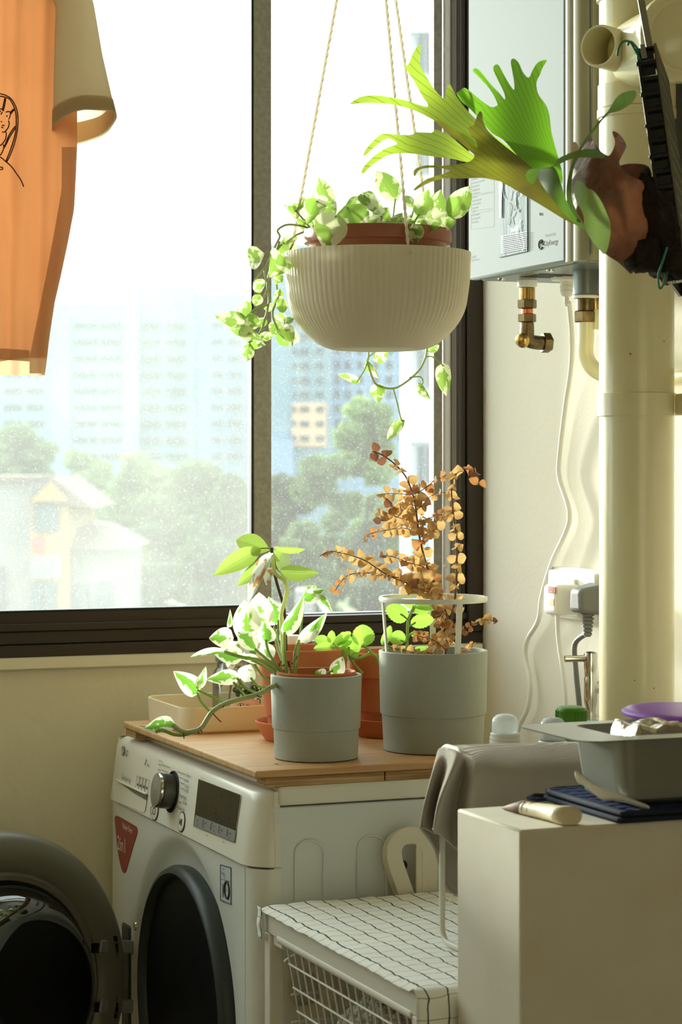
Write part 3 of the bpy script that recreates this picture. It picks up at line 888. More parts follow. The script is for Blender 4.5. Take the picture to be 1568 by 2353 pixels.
# brass outlet, hanging free with a capped elbow
def fitting(name, c, spec_, label, parent=None):
    f = thing(name, c, label, 'pipe fitting')
    for (nm, r0, r1, z0, z1, n, mm) in spec_:
        obj(nm, MB().lathe(Vector(c), [(r0 * 0.9, -z0), (r0, -z0 - 0.001), (r1, -z1 + 0.001), (r1 * 0.9, -z1)], n, (0, 0, 1)), mm, f, smooth=35)
    return f
fx = on(1212, 700, 0, -0.08)
fc = Vector((fx.x, fx.y, HZ))
f = fitting('brass_outlet', fc, [('flange', 0.013, 0.013, 0.0, 0.010, 20, m_white_plastic), ('coupling', 0.0105, 0.0105, 0.010, 0.028, 20, m_brass), ('hex_nut', 0.0128, 0.0128, 0.026, 0.038, 6, m_darkbrass), ('copper_tail', 0.0078, 0.0078, 0.038, 0.046, 20, m_copper), ('hex_nut', 0.0122, 0.0122, 0.045, 0.056, 6, m_darkbrass), ('nipple', 0.009, 0.0095, 0.056, 0.070, 20, m_darkbrass)], 'brass outlet with hex nuts and capped elbow under water heater')
ez = fc + Vector((0, 0, -0.075))
obj('elbow', MB().tube([ez + Vector(p) for p in crom([(0, 0, 0.010), (0, 0, 0.0), (0.004, 0, -0.006), (0.016, 0, -0.008), (0.026, 0, -0.008)], 4)], 0.0095, 16), m_darkbrass, f, smooth=60)
obj('end_cap', MB().lathe(ez + Vector((0.022, 0, -0.008)), [(0.013, 0), (0.0135, 0.001), (0.0135, 0.011), (0.012, 0.012)], 6, (1, 0, 0)), m_darkbrass, f, smooth=30)
obj('front_cap', MB().lathe(ez + Vector((-0.006, 0, -0.005)), [(0.010, 0), (0.0105, 0.002), (0.009, 0.006), (0.004, 0.0085), (0, 0.009)], 16, (-0.6, -0.6, -0.2)), m_brass, f, smooth=50)

p1 = on(1347, 700, 0, -0.08); pc = Vector((p1.x, p1.y, HZ))
wp = thing('water_pipe', pc, 'cream bent water pipe with brass union under heater right end', 'pipe')
for (nm, r0, z0, z1, n, mm) in (('union_collar', 0.0165, 0.0, 0.032, 20, m_hside), ('washer', 0.0172, 0.032, 0.036, 20, m_white_plastic), ('coupling', 0.0125, 0.036, 0.052, 20, m_darkbrass), ('hex_nut', 0.0145, 0.052, 0.066, 6, m_darkbrass)):
    obj(nm, MB().lathe(pc, [(r0 * 0.94, -z0), (r0, -z0 - 0.001), (r0, -z1 + 0.001), (r0 * 0.94, -z1)], n), mm, wp, smooth=35)
pp = [tuple(pc + Vector((0, 0, -0.064))), tuple(pc + Vector((0, 0, -0.085))), tuple(pc + Vector((0.0, -0.0, -0.108))), tuple(pc + Vector((0.008, -0.010, -0.126))), tuple(pc + Vector((0.03, -0.036, -0.138))), (-0.03, pc.y - 0.08, pc.z - 0.14), (-0.03, pc.y - 0.2, pc.z - 0.139), (-0.03, pc.y - 1.6, pc.z - 0.13)]
obj('pipe', MB().tube([Vector(p) for p in crom(pp, 6)], 0.0105, 16), m_pipe, wp, smooth=80)
p2 = on(1368, 640, 0, -0.07)
pk = thing('gas_inlet', (p2.x, p2.y, HZ), 'small brass gas inlet half hidden by the drain pipe', 'pipe fitting')
for (nm, r0, z0, z1, n, mm) in (('collar', 0.009, 0.0, 0.03, 16, m_hside), ('coupling', 0.0075, 0.03, 0.05, 16, m_brass), ('tail', 0.0062, 0.05, 0.075, 14, m_pipe)):
    obj(nm, MB().lathe((p2.x, p2.y, HZ), [(r0 * 0.94, -z0), (r0, -z0 - 0.001), (r0, -z1 + 0.001), (r0 * 0.94, -z1)], n), mm, pk, smooth=35)

# white power cable from heater
p3 = on(1303, 640, 0, -0.055)
cb = thing('power_cable', (p3.x, p3.y, HZ - 0.18), 'long white power cable hanging down wall from water heater', 'cable')
cp = [(p3.x, p3.y, HZ - 0.012), (p3.x, p3.y, HZ - 0.035)] + [tuple(on(x, y, 0, -dx)) for (x, y, dx) in ((1308, 700, .05), (1315, 780, .035), (1312, 850, .025), (1300, 930, .016), (1286, 1050, .012), (1286, 1100, .012), (1308, 1170, .012), (1304, 1215, .012), (1270, 1290, .014), (1246, 1370, .016), (1238, 1425, .016), (1213, 1470, .014), (1208, 1510, .012), (1219, 1570, .012), (1214, 1625, .013), (1196, 1665, .014), (1182, 1720, .015))]
obj('cord', MB().tube([Vector(p) for p in crom(cp, 6)], 0.0034, 10), m_white_plastic, cb, smooth=80)
obj('gland', MB().lathe((p3.x, p3.y, HZ), [(0.021, 0), (0.021, -0.003), (0.02, -0.005), (0.009, -0.006), (0.0085, -0.012), (0.0095, -0.013), (0.008, -0.018), (0.0088, -0.019), (0.007, -0.024), (0.005, -0.026)], 20), m_white_plastic, cb, smooth=40)

# ------------------------------------------------------------------ drain pipe
PC = Vector((-0.105, -0.65, 0)); PR = 0.0443
dp = thing('drain_pipe', PC, 'tall cream painted drain pipe standing before right wall', 'pipe')
z_of = lambda py: at(1463, py, 2.675).z
obj('shaft', MB().lathe(PC, [(PR, 0.0), (PR, 2.61)], 64), m_pipe, dp, smooth=40)
def collar(y0, y1, dr):
    z0, z1 = z_of(y1), z_of(y0)
    obj('collar', MB().lathe(PC, [(PR, z0), (PR + dr, z0 + 0.001), (PR + dr, z1 - 0.001), (PR, z1)], 64), m_pipe, dp, smooth=30)
collar(903, 958, 0.0026); collar(196, 252, 0.0016); collar(252, 274, 0.0024); collar(-40, 6, 0.003)
oc = at(1376, 105, 2.60); ax = (-R * 0.62 - F * 0.78).normalized()
root_ = oc - ax * 0.075
st = MB().lathe(root_, [(0.0245, -0.01), (0.0245, 0.074), (0.0238, 0.0755), (0.0218, 0.0755), (0.0212, 0.074), (0.0212, 0.01), (0, 0.005)], 48, ax)
obj('branch_stub', st, m_pipe, dp, smooth=40, label='open ended short branch pipe')
cc = at(1572, 82, 2.53); ax2 = (R * 0.25 - F * 0.97).normalized()
obj('inspection_cap', MB().lathe(cc, [(0.044, -0.12), (0.044, -0.03), (0.049, -0.028), (0.0505, -0.02), (0.0505, -0.004), (0.048, -0.001), (0.044, 0.001), (0.042, -0.003), (0.038, -0.003), (0.03, 0.003), (0.0, 0.007)], 64, ax2), m_pipe, dp, smooth=35, label='round screw cap of the branch')
obj('bracket', MB().box((PC.x + 0.03, PC.y - 0.065, z_of(956)), (-0.0005, PC.y - 0.035, z_of(906))), m_pipe, dp, bevel=0.003)
obj('bracket_bolt', MB().lathe(Vector((PC.x + 0.04, PC.y - 0.065, z_of(931))), [(0.01, 0), (0.0095, 0.006), (0.006, 0.008), (0, 0.008)], 6, (0, -1, 0)), m_pipe, dp, smooth=30)
for (px, py, r) in ((1452, 814, 0.0016), (1527, 784, 0.0012), (1497, 1580, 0.0011), (1460, 1562, 0.001)):
    r0 = ray(px, py); pq = at(px, py, 2.64)
    dv = Vector((pq.x - PC.x, pq.y - PC.y, 0)).normalized(); cpx = Vector((PC.x, PC.y, pq.z)) + dv * PR
    obj('rust_spot', MB().lathe(cpx - dv * 0.0003, [(r, 0), (r * 0.7, 0.0006), (0, 0.0008)], 8, dv), m_copper, dp)

# ------------------------------------------------------------------ socket, plugs, tap
so = thing('wall_socket', on(1322, 1360, 0, 0.0), 'white double wall socket plate with two plugs in it', 'socket')
a_, b_ = on(1275, 1415, 0, -0.004), on(1392, 1306, 0, -0.004)
zt, zb = on(1300, 1302, 0, -0.004).z, on(1290, 1418, 0, -0.004).z
obj('back_box', MB().box((-0.012, a_.y, zb), (-0.0005, b_.y, zt)), m_white_plastic, so, bevel=0.003)
obj('face_plate', MB().box((-0.017, a_.y - 0.004, zb + 0.004), (-0.011, b_.y + 0.004, zt - 0.004)), m_white_plastic, so, bevel=0.004, seg=3)
sp_ = on(1317, 1343, 0, -0.018)
obj('rocker_switch', MB().box((-0.0215, sp_.y + 0.011, sp_.z - 0.006), (-0.016, sp_.y - 0.011, sp_.z + 0.007)), m_cream_plastic, so, bevel=0.001)
pl = thing('adapter_plug', on(1277, 1380, 0, -0.03), 'white plug with red label in wall socket, left one', 'plug')
q0, q1 = on(1256, 1411, 0, -0.05), on(1303, 1346, 0, -0.05)
obj('body', MB().box((-0.056, q0.y, q0.z), (-0.0175, q0.y - 0.040, q1.z)), m_white_plastic, pl, bevel=0.007, seg=4)
l0 = on(1260, 1362, 0, -0.0566)
obj('red_label', MB().box((-0.0566, l0.y, l0.z), (-0.0555, l0.y - 0.021, l0.z + 0.0085)), m_red, pl, bevel=0.0003)
text('printed_text', 'SAFETY', 0.0038, Vector((-0.0569, l0.y - 0.003, l0.z + 0.0045)), HXv, HYv, m_white_enamel, pl)
text('printed_text', 'MARK', 0.0038, Vector((-0.0569, l0.y - 0.003, l0.z + 0.0009)), HXv, HYv, m_white_enamel, pl)
l1 = on(1262, 1390, 0, -0.0566)
obj('gold_label', MB().box((-0.0566, l1.y - 0.002, l1.z), (-0.0555, l1.y - 0.014, l1.z + 0.0085)), mat('gold_sticker', srgb(196, 176, 110), 0.4), pl, bevel=0.0003)
cpz = [tuple(on(x, y, 0, -0.036)) for (x, y) in ((1281, 1408), (1284, 1470), (1294, 1540), (1300, 1600), (1300, 1660), (1299, 1740))]
obj('cord', MB().tube([Vector(p) for p in crom(cpz, 6)], 0.003, 10), m_white_plastic, pl, smooth=80)
m_gplug = mat('grey_plug', srgb(112, 112, 108), 0.5, bump=(400, 0.1))
gp = thing('grey_plug', on(1328, 1385, 0, -0.03), 'grey three pin plug with ribbed strain relief in wall socket', 'plug')
g0, g1 = on(1302, 1412, 0, -0.055), on(1340, 1352, 0, -0.055)
ym, hw = (g0.y + g1.y) / 2, abs(g1.y - g0.y) / 2
pts = []
for k in range(2):
    pass
bd = MB()
fpts = [(-0.055, ym + hw * 0.75, g0.z + 0.004), (-0.055, ym - hw * 0.75, g0.z + 0.004), (-0.055, ym - hw * 0.6, g1.z - 0.002), (-0.055, ym + hw * 0.6, g1.z - 0.002)]
bpts = [(-0.0178, ym + hw * 1.15, g0.z), (-0.0178, ym - hw * 1.15, g0.z), (-0.0178, ym - hw * 1.15, g1.z + 0.006), (-0.0178, ym + hw * 1.15, g1.z + 0.006)]
bd.v = [Vector(p) for p in fpts + bpts]
bd.f = [(0, 1, 2, 3), (7, 6, 5, 4), (0, 4, 5, 1), (1, 5, 6, 2), (2, 6, 7, 3), (3, 7, 4, 0)]
obj('body', bd, m_gplug, gp, bevel=0.006, seg=4)
sr = []
zs = g0.z + 0.002
for k in range(6):
    r_ = 0.0088 - k * 0.0006
    sr += [(r_, -k * 0.005), (r_, -k * 0.005 - 0.003), (r_ * 0.72, -k * 0.005 - 0.0035), (r_ * 0.72, -k * 0.005 - 0.0048)]
gxc = -0.036
obj('strain_relief', MB().lathe((gxc, ym, zs), sr, 16), m_gplug, gp, smooth=30)
cpz = [(gxc, ym, zs - 0.025)] + [tuple(on(x, y, 0, gxc)) for (x, y) in ((1322, 1480), (1324, 1540), (1330, 1600), (1334, 1650), (1336, 1740))]
obj('cord', MB().tube([Vector(p) for p in crom(cpz, 6)], 0.0036, 10), m_gplug, gp, smooth=80)

tp = on(1358, 1560, 0, -0.055); 
ta = thing('washing_machine_tap', (-0.03, tp.y, tp.z), 'chrome wall tap with lever beside the drain pipe', 'tap')
zz = lambda py: on(1358, py, 0, -0.055).z
obj('body', MB().lathe((tp.x, tp.y, 0), [(0.0068, zz(1662)), (0.0068, zz(1640)), (0.0062, zz(1630)), (0.0085, zz(1612)), (0.0085, zz(1560)), (0.0078, zz(1556)), (0.0078, zz(1540)), (0.0086, zz(1535)), (0.009, zz(1505)), (0.0085, zz(1500)), (0.004, zz(1497))], 24), m_chrome, ta, smooth=35)
obj('wall_arm', MB().tube([(tp.x, tp.y, zz(1580)), (-0.001, tp.y, zz(1580))], 0.008, 16), m_chrome, ta, smooth=60)
lv = on(1302, 1513, 0, -0.055); lv = Vector((tp.x, 0, zz(1513)))
hd = (-R * 0.98 - F * 0.15).normalized()
obj('lever', MB().tube([Vector((tp.x, tp.y, zz(1513))), Vector((tp.x, tp.y, zz(1513))) + hd * 0.034], [0.0042, 0.0044], 14), m_chrome, ta, smooth=40)
obj('hose_collar', MB().lathe((tp.x, tp.y, 0), [(0.009, zz(1690)), (0.0105, zz(1684)), (0.0105, zz(1658)), (0.009, zz(1654))], 20), mat('pale_blue_plastic', srgb(150, 196, 214), 0.4), ta, smooth=35)
obj('lock_wing', MB().obox((tp.x, tp.y, zz(1644)), 0.011, 0.003, 0.0016, R, F), m_chrome, ta, bevel=0.0006)

# ------------------------------------------------------------------ staghorn fern on its hanging panel
fd = 2.2
fe = thing('staghorn_fern', at(1480, 400, fd), 'mounted staghorn fern with antler fronds on black plastic panel', 'fern')
top = at(1485, 108, fd); bot = at(1560, 645, fd)
ga = (F + R * 0.205).normalized()
da = (bot - top); LEN = da.length; da.normalize()
da = (da - ga * da.dot(ga)).normalized()
ea = da.cross(ga).normalized()
if ea.dot(R) < 0: ea = -ea
HT_ = 0.0102
def pb(mb, e0, e1, g0, g1, a0, a1):
    M = Matrix((ea, ga, da)).transposed().to_4x4(); M.translation = top
    return mb.box((e0, g0, a0), (e1, g1, a1), M)
fp = MB()
GW = 0.2
pb(fp, -HT_, -HT_ + 0.0025, 0, GW, 0, LEN)                      # solid inner sheet
obj('panel_sheet', fp, m_black, fe)
ed = MB(); pb(ed, -HT_, -HT_ + 0.003, -0.002, 0.004, 0, LEN); pb(ed, HT_ - 0.003, HT_, -0.002, 0.004, 0, LEN)
obj('panel_edge_rail', ed, m_black, fe, bevel=0.0005)
nr = 15
for k in range(nr + 1):
    a0 = LEN * k / nr
    rb = pb(MB(), -HT_ - (0.0012 if k % 2 else 0), HT_, -0.0012 - 0.001 * (k % 2), 0.03, max(0, a0 - 0.0019), min(LEN, a0 + 0.0019))
    obj('panel_rung', rb, m_black, fe, bevel=0.0005)
    if k < nr:
        obj('panel_pocket', pb(MB(), -HT_ + 0.003, HT_ - 0.004, 0.0015, 0.004, a0 + 0.0045, a0 + LEN / nr - 0.003), m_black, fe)
m_lattice = mat('lit_black_plastic', srgb(112, 110, 94), 0.35)  # black plastic bars, colour lightened to carry the light on them
# lattice on the back face
for k in range(15):
    a0 = LEN * k / 14
    obj('lattice_bar', pb(MB(), HT_ - 0.0025, HT_, 0.0, GW, a0 - 0.0022, a0 + 0.0022), m_lattice, fe)
for k in range(11):
    g0 = GW * k / 10
    obj('lattice_bar', pb(MB(), HT_ - 0.0022, HT_ + 0.0003, g0 - 0.0024, g0 + 0.0024, 0, LEN), m_lattice, fe)
obj('panel_side', pb(MB(), -HT_, HT_, GW - 0.003, GW, 0, LEN), m_black, fe)
# hanging strap and tie wire
sa, sb = at(1494, 112, fd + 0.004), at(1440, -190, fd + 0.02)
sdir = (sa - sb).normalized()
obj('hanging_strap', MB().obox((sa + sb) / 2, (sa - sb).length / 2, 0.0034, 0.0008, sdir, R), m_brushed, fe, bevel=0.0003)
obj('strap_tail', MB().obox(at(1479, 118, fd - 0.002), 0.007, 0.0026, 0.0008, sdir, R), m_brushed, fe, bevel=0.0003)
m_wiregreen = mat('green_tie_wire', srgb(30, 128, 100), 0.35, coat=0.3)
obj('tie_wire', MB().tube(pxpath([(1419, 128, 2.2), (1422, 112, 2.2), (1430, 98, 2.2), (1440, 94, 2.2), (1449, 97, 2.2), (1456, 108, 2.198), (1466, 126, 2.196), (1472, 138, 2.2)], 5), 0.0012, 8), m_wiregreen, fe, smooth=80)
obj('tie_wire', MB().tube(pxpath([(1443, 104, 2.199), (1447, 96, 2.197), (1454, 98, 2.196), (1463, 108, 2.197), (1470, 120, 2.2)], 5), 0.0012, 8), m_wiregreen, fe, smooth=80)
obj('tie_wire', MB().tube(pxpath([(1534, 568, 2.16), (1522, 605, 2.16), (1514, 630, 2.165), (1514, 652, 2.165), (1518, 663, 2.165), (1525, 654, 2.165), (1534, 626, 2.18)], 5), 0.0011, 8), m_wiregreen, fe, smooth=80)
# moss ball behind the shield
m_moss = mat('dark_moss', srgb(32, 28, 22), 0.95, bump=(160, 1.0, 0.01), var=(70, srgb(54, 44, 30)))
mc = at(1500, 520, 2.25)
def moss_pt(u, v):
    t, q = v * PI, u * 2 * PI
    n = Vector((math.sin(t) * math.cos(q), math.sin(t) * math.sin(q), math.cos(t)))
    r = 1 + 0.16 * mnoise.noise(n * 2.4) + 0.08 * mnoise.noise(n * 7)
    return mc + (R * n.x * 0.026 + F * n.y * 0.075 + (Z * n.z * 0.056)) * r + R * 0.018 * (-n.z)
obj('moss', MB().grid(moss_pt, 40, 24, closeu=True), m_moss, fe, smooth=180)
ms = sheet('moss_skirt', [(1445, 600), (1470, 560), (1500, 545), (1540, 560), (1566, 580), (1569, 640), (1552, 634), (1530, 624), (1512, 627), (1490, 622), (1470, 627), (1455, 622)], lambda x, y: 2.19 + 0.006 * math.sin(x * 0.1), m_moss, fe, thick=0.012)
rnd = random.Random(5)
m_root = mat('dry_root', srgb(150, 104, 66), 0.9)
for k in range(9):
    x = rnd.choice([1532, 1538, 1545, 1530]) + rnd.uniform(-5, 5); y = 622
    obj('root', MB().tube(pxpath([(x, y - 6, 2.2), (x + rnd.uniform(-4, 4), y + 12, 2.2), (x + rnd.uniform(-6, 6), y + rnd.uniform(20, 34), 2.2)], 4), 0.0005, 5), m_root, fe)
# shield fronds
m_shield = mat('dry_shield_frond', srgb(128, 90, 70), 0.6, var=(22, srgb(84, 58, 44), 0.14), bump=(45, 0.9, 0.006), translucent=0.1, tcol=srgb(180, 110, 70))
m_shieldpale = mat('pale_shield_rim', srgb(206, 176, 140), 0.7, var=(30, srgb(150, 104, 76), 0.2), translucent=0.35, tcol=srgb(240, 196, 140))
sh1 = [(1322, 330), (1331, 346), (1342, 330), (1355, 313), (1362, 322), (1380, 345), (1398, 358), (1409, 345), (1414, 325), (1408, 302), (1424, 308), (1438, 328), (1439, 340), (1428, 362), (1424, 376), (1438, 396), (1462, 410), (1490, 420), (1497, 442), (1500, 480), (1504, 515), (1506, 560), (1492, 585), (1474, 600), (1462, 614), (1452, 629), (1440, 620), (1420, 602), (1393, 584), (1368, 556), (1338, 507), (1322, 480), (1312, 450), (1312, 420), (1317, 385), (1322, 355)]
def shd(x, y):
    u = (x - 1405) / 100.0; v = (y - 470) / 150.0
    b = max(0.0, 1 - u * u - v * v * 0.9)
    return 2.235 + 0.010 * mnoise.noise(Vector((x * 0.035, y * 0.022, 2))) + 0.004 * mnoise.noise(Vector((x * 0.1, y * 0.08, 5))) - 0.075 * math.sqrt(b) + 0.006 * math.sin(x * 0.06 + y * 0.03) + 0.02 * max(0, -v - 0.4)
sheet('shield_frond', sh1, shd, m_shield, fe, step=11, thick=0.0009, base=(1420, 600))
sh2 = [(1424, 384), (1452, 376), (1490, 383), (1499, 420), (1500, 470), (1490, 455), (1470, 430), (1445, 410)]
sheet('shield_frond', sh2, lambda x, y: 2.19 + 0.0004 * (x - 1424), m_shield, fe, step=11, thick=0.0012)
sh3 = [(1316, 332), (1322, 326), (1330, 338), (1326, 372), (1318, 420), (1322, 470), (1340, 508), (1326, 495), (1312, 455), (1309, 410), (1313, 370)]
sheet('shield_rim', sh3, lambda x, y: 2.245 + 0.0006 * (1330 - x), m_shieldpale, fe, step=9, thick=0.001)
# foliage fronds (coordinates of a 1568-wide view of the frame part 780..1568 x 60..720)
def q2(pts): return [(780 + 0.5026 * x, 60 + 0.5026 * y) for x, y in pts]
fr_bright = frondmat('frond_bright', srgb(88, 132, 54), srgb(124, 180, 44), trans=0.56)
fr_yellow = frondmat('frond_yellow_green', srgb(140, 166, 78), srgb(180, 206, 70), trans=0.58)
fr_olive = frondmat('frond_olive', srgb(112, 112, 62), srgb(172, 172, 58), srgb(120, 98, 62), 0.75, trans=0.38)
fr_grey = frondmat('frond_grey_green', srgb(118, 142, 92), srgb(110, 150, 56), trans=0.3, veins=8, vs=0.25)
fr_pale = frondmat('frond_pale', srgb(150, 176, 110), srgb(150, 180, 96), trans=0.2, veins=6, vs=0.2)
fA = q2([(1018, 722), (1003, 690), (985, 650), (955, 645), (905, 655), (862, 645), (800, 575), (752, 522), (700, 490), (655, 440), (600, 380), (560, 345), (537, 308), (552, 296), (572, 282), (600, 300), (640, 332), (690, 368), (717, 366), (722, 350), (690, 290), (640, 235), (612, 206), (616, 195), (640, 200), (690, 262), (735, 310), (758, 336), (752, 300), (720, 235), (704, 195), (712, 178), (730, 180), (760, 235), (797, 291), (800, 260), (790, 200), (785, 158), (800, 149), (822, 170), (840, 210), (866, 236), (885, 200), (910, 165), (950, 155), (930, 190), (918, 222), (902, 258), (910, 310), (945, 360), (962, 410), (970, 480), (985, 540), (1002, 600), (1018, 660), (1022, 700)])
sheet('frond', fA, lambda x, y: 2.25 + 0.10 * max(0, (520 - y)) / 400 + 0.02 * math.sin((x - 1050) / 45.0), fr_bright, fe, step=12, k=3, base=(1310, 470), ang=2.25)
fB = q2([(50, 358), (75, 335), (110, 320), (180, 317), (290, 336), (360, 358), (400, 369), (404, 355), (380, 320), (345, 255), (318, 215), (300, 190), (318, 172), (340, 120), (362, 90), (375, 90), (370, 130), (373, 185), (400, 235), (440, 295), (470, 325), (484, 330), (488, 300), (494, 275), (506, 267), (520, 290), (545, 335), (590, 390), (640, 440), (700, 495), (760, 540), (830, 590), (890, 640), (950, 700), (900, 690), (800, 640), (700, 600), (640, 585), (590, 545), (520, 485), (440, 435), (350, 388), (250, 360), (130, 351)])
sheet('frond', fB, lambda x, y: 2.30 + 0.12 * (1250 - x) / 450 + 0.014 * math.sin((x + y) / 60.0), fr_yellow, fe, step=12, k=3, base=(1280, 440), ang=2.75)
fC = q2([(110, 592), (122, 562), (160, 520), (200, 492), (270, 496), (335, 497), (350, 486), (420, 487), (440, 472), (465, 480), (510, 505), (600, 580), (690, 640), (800, 680), (780, 690), (690, 655), (620, 622), (580, 622), (520, 607), (420, 596), (330, 582), (240, 586), (185, 612), (140, 645), (112, 674), (101, 665), (120, 632), (170, 585), (220, 555), (262, 540), (250, 524), (215, 515), (165, 550), (128, 585)])
sheet('frond', fC, lambda x, y: 2.31 + 0.13 * (1250 - x) / 450 + 0.008 * math.sin(x / 35.0), fr_yellow, fe, step=11, k=3, base=(1300, 460), ang=3.0)
fD = q2([(440, 436), (462, 436), (505, 458), (560, 500), (600, 535), (632, 556), (625, 525), (596, 490), (592, 462), (615, 452), (628, 415), (642, 390), (654, 400), (660, 440), (690, 490), (760, 550), (840, 612), (900, 665), (950, 718), (1010, 788), (1060, 855), (1105, 905), (1124, 922), (1100, 915), (1040, 890), (950, 835), (850, 775), (750, 717), (700, 702), (650, 694), (560, 697), (480, 696), (400, 722), (345, 752), (350, 736), (400, 700), (450, 682), (505, 664), (490, 655), (430, 648), (370, 655), (346, 686), (340, 672), (350, 652), (400, 636), (480, 638), (570, 627), (606, 612), (618, 590), (590, 565), (545, 525), (490, 485)])
sheet('frond', fD, lambda x, y: 2.235 + 0.11 * (1340 - x) / 450 + 0.006 * math.sin((x - y) / 30.0), fr_olive, fe, step=11, k=3, base=(1340, 520), ang=2.7)
fE = q2([(975, 640), (1000, 608), (1050, 582), (1130, 562), (1180, 566), (1214, 586), (1210, 603), (1160, 602), (1080, 602), (1020, 625), (960, 652), (915, 655), (904, 690), (886, 720), (862, 708), (854, 678), (872, 655), (925, 648)])
sheet('frond', fE, lambda x, y: 2.16 + 0.02 * math.sin((x - 1210) / 60.0), fr_grey, fe, step=10, k=4, base=(1300, 380), ang=3.1)
fF = q2([(905, 655), (945, 645), (985, 648), (1005, 690), (1030, 770), (1060, 840), (1095, 890), (1125, 922), (1110, 924), (1060, 890), (1000, 822), (940, 745), (908, 690)])
sheet('frond', fF, lambda x, y: 2.20 - 0.03 * math.sin(max(0, min(1, (1345 - x) / 110.0)) * PI), fr_grey, fe, step=10, k=4, base=(1345, 525), ang=2.5)
fG = q2([(1085, 890), (1050, 830), (1038, 770), (1042, 715), (1060, 640), (1085, 580), (1140, 495), (1190, 430), (1228, 390), (1262, 335), (1290, 308), (1330, 296), (1356, 298), (1357, 325), (1330, 358), (1280, 388), (1232, 402), (1190, 450), (1140, 515), (1098, 585), (1070, 660), (1062, 740), (1070, 810), (1105, 890)])
sheet('frond', fG, lambda x, y: 2.19 - 0.0003 * (x - 1310), fr_grey, fe, step=9, k=3, base=(1330, 505), ang=1.4)
fH = q2([(1095, 706), (1120, 722), (1140, 745), (1160, 750), (1195, 795), (1222, 850), (1241, 905), (1238, 970), (1216, 1042), (1180, 1012), (1145, 965), (1122, 915), (1115, 860), (1085, 800), (1074, 760), (1078, 720)])
sheet('frond', fH, lambda x, y: 2.145 - 0.015 * math.sin(max(0, min(1, (x - 1318) / 86.0)) * PI), fr_pale, fe, step=10, k=4, base=(1330, 505), ang=-1.2)
# ------------------------------------------------------------------ washing machine
WX, WY0, WY1, WB = -0.578, -0.057, -0.630, -0.20
YC, ZCN, RH = -0.360, 0.545, 0.168
wm = thing('washing_machine', (-0.4, -0.34, 0), 'white front loading washing machine with open round door under wooden board', 'washing machine')
m_wfront = mat('washer_front_white', srgb(226, 228, 218), 0.28, coat=0.25)
m_wside = mat('washer_side_white', srgb(222, 226, 222), 0.45)
m_badge = mat('badge_dark_red', srgb(150, 52, 50), 0.35)
m_badgew = mat('badge_white', srgb(236, 226, 220), 0.5)
m_stick = mat('sticker_silver', srgb(196, 204, 204), 0.4)
m_strip = mat('button_strip_grey', srgb(150, 152, 150), 0.35, 0.3)
# cabinet: side, back, lid; front opening left free for the drum
cbm = MB().box((WX + 0.024, WY1 + 0.001, 0.012), (WB, WY1 + 0.02, 0.827)).box((WX + 0.024, WY0 - 0.02, 0.012), (WB, WY0, 0.827)).box((WB - 0.01, WY1, 0.012), (WB, WY0, 0.827)).box((WX + 0.03, WY1 + 0.01, 0.01), (WB, WY0 - 0.01, 0.02))
obj('cabinet', cbm, m_wside, wm, bevel=0.0015)
obj('lid', MB().box((WX + 0.03, WY1 - 0.0015, 0.829), (WB, WY0 - 0.004, 0.850)), m_panel_plastic, wm, bevel=0.003)
# embossed arches on the side
ysd = WY1 - 0.0002
for (c_, top_) in ((712, 1931), (856, 1920)):
    pts = [(c_ - 33, 2070)] + [(c_ - 33 * math.cos(t), top_ + 32 - 32 * math.sin(t)) for t in [PI * k / 10 for k in range(11)]] + [(c_ + 33, 2060)]
    obj('side_emboss', MB().tube([on(x, y, 1, ysd) for x, y in pts], 0.0016, 8), m_wside, wm, smooth=80)
s_ = on(925, 1988, 1, ysd)
obj('side_screw', MB().lathe(s_, [(0.006, 0), (0.0055, 0.002), (0.003, 0.003), (0, 0.003)], 14, (0, -1, 0)), m_dark_plastic, wm, smooth=40)
# front: flat panel with dished round opening
ya, yb, za, zb_ = -0.602, WY0, 0.015, 0.7585
angs = sorted(set([2 * PI * k / 120 for k in range(120)] + [math.atan2(z - ZCN, y - YC) % (2 * PI) for y in (ya, yb) for z in (za, zb_)]))
def rect_d(a):
    c, s = math.cos(a), math.sin(a); t = 9
    if c > 1e-6: t = min(t, (yb - YC) / c)
    if c < -1e-6: t = min(t, (ya - YC) / c)
    if s > 1e-6: t = min(t, (zb_ - ZCN) / s)
    if s < -1e-6: t = min(t, (za - ZCN) / s)
    return t
fm = MB(); rings = [(0.160, 0.05), (0.165, 0.024), (0.171, 0.0165), (0.180, 0.0150), (0.190, 0.0115), (0.199, 0.006), (0.206, 0.0018), (0.2115, 0.0)]
n = len(angs)
for (r, dx) in rings:
    for a in angs:
        rr = min(r, rect_d(a))
        fm.v.append(Vector((WX + dx, YC + rr * math.cos(a), ZCN + rr * math.sin(a))))
for (k, dx) in ((0.5, 0), (0.97, 0), (1.0, 0.003)):
    for a in angs:
        rd = rect_d(a); r0 = min(0.2115, rd); rr = r0 + (rd - r0) * k
        fm.v.append(Vector((WX + dx, YC + rr * math.cos(a), ZCN + rr * math.sin(a))))
for a in angs:
    rd = rect_d(a); fm.v.append(Vector((WX + 0.03, YC + rd * math.cos(a), ZCN + rd * math.sin(a))))
for k in range(len(rings) + 3):
    for j in range(n):
        j2 = (j + 1) % n
        fm.f.append((k * n + j, k * n + j2, (k + 1) * n + j2, (k + 1) * n + j))
obj('front_panel', fm, m_wfront, wm, smooth=40)
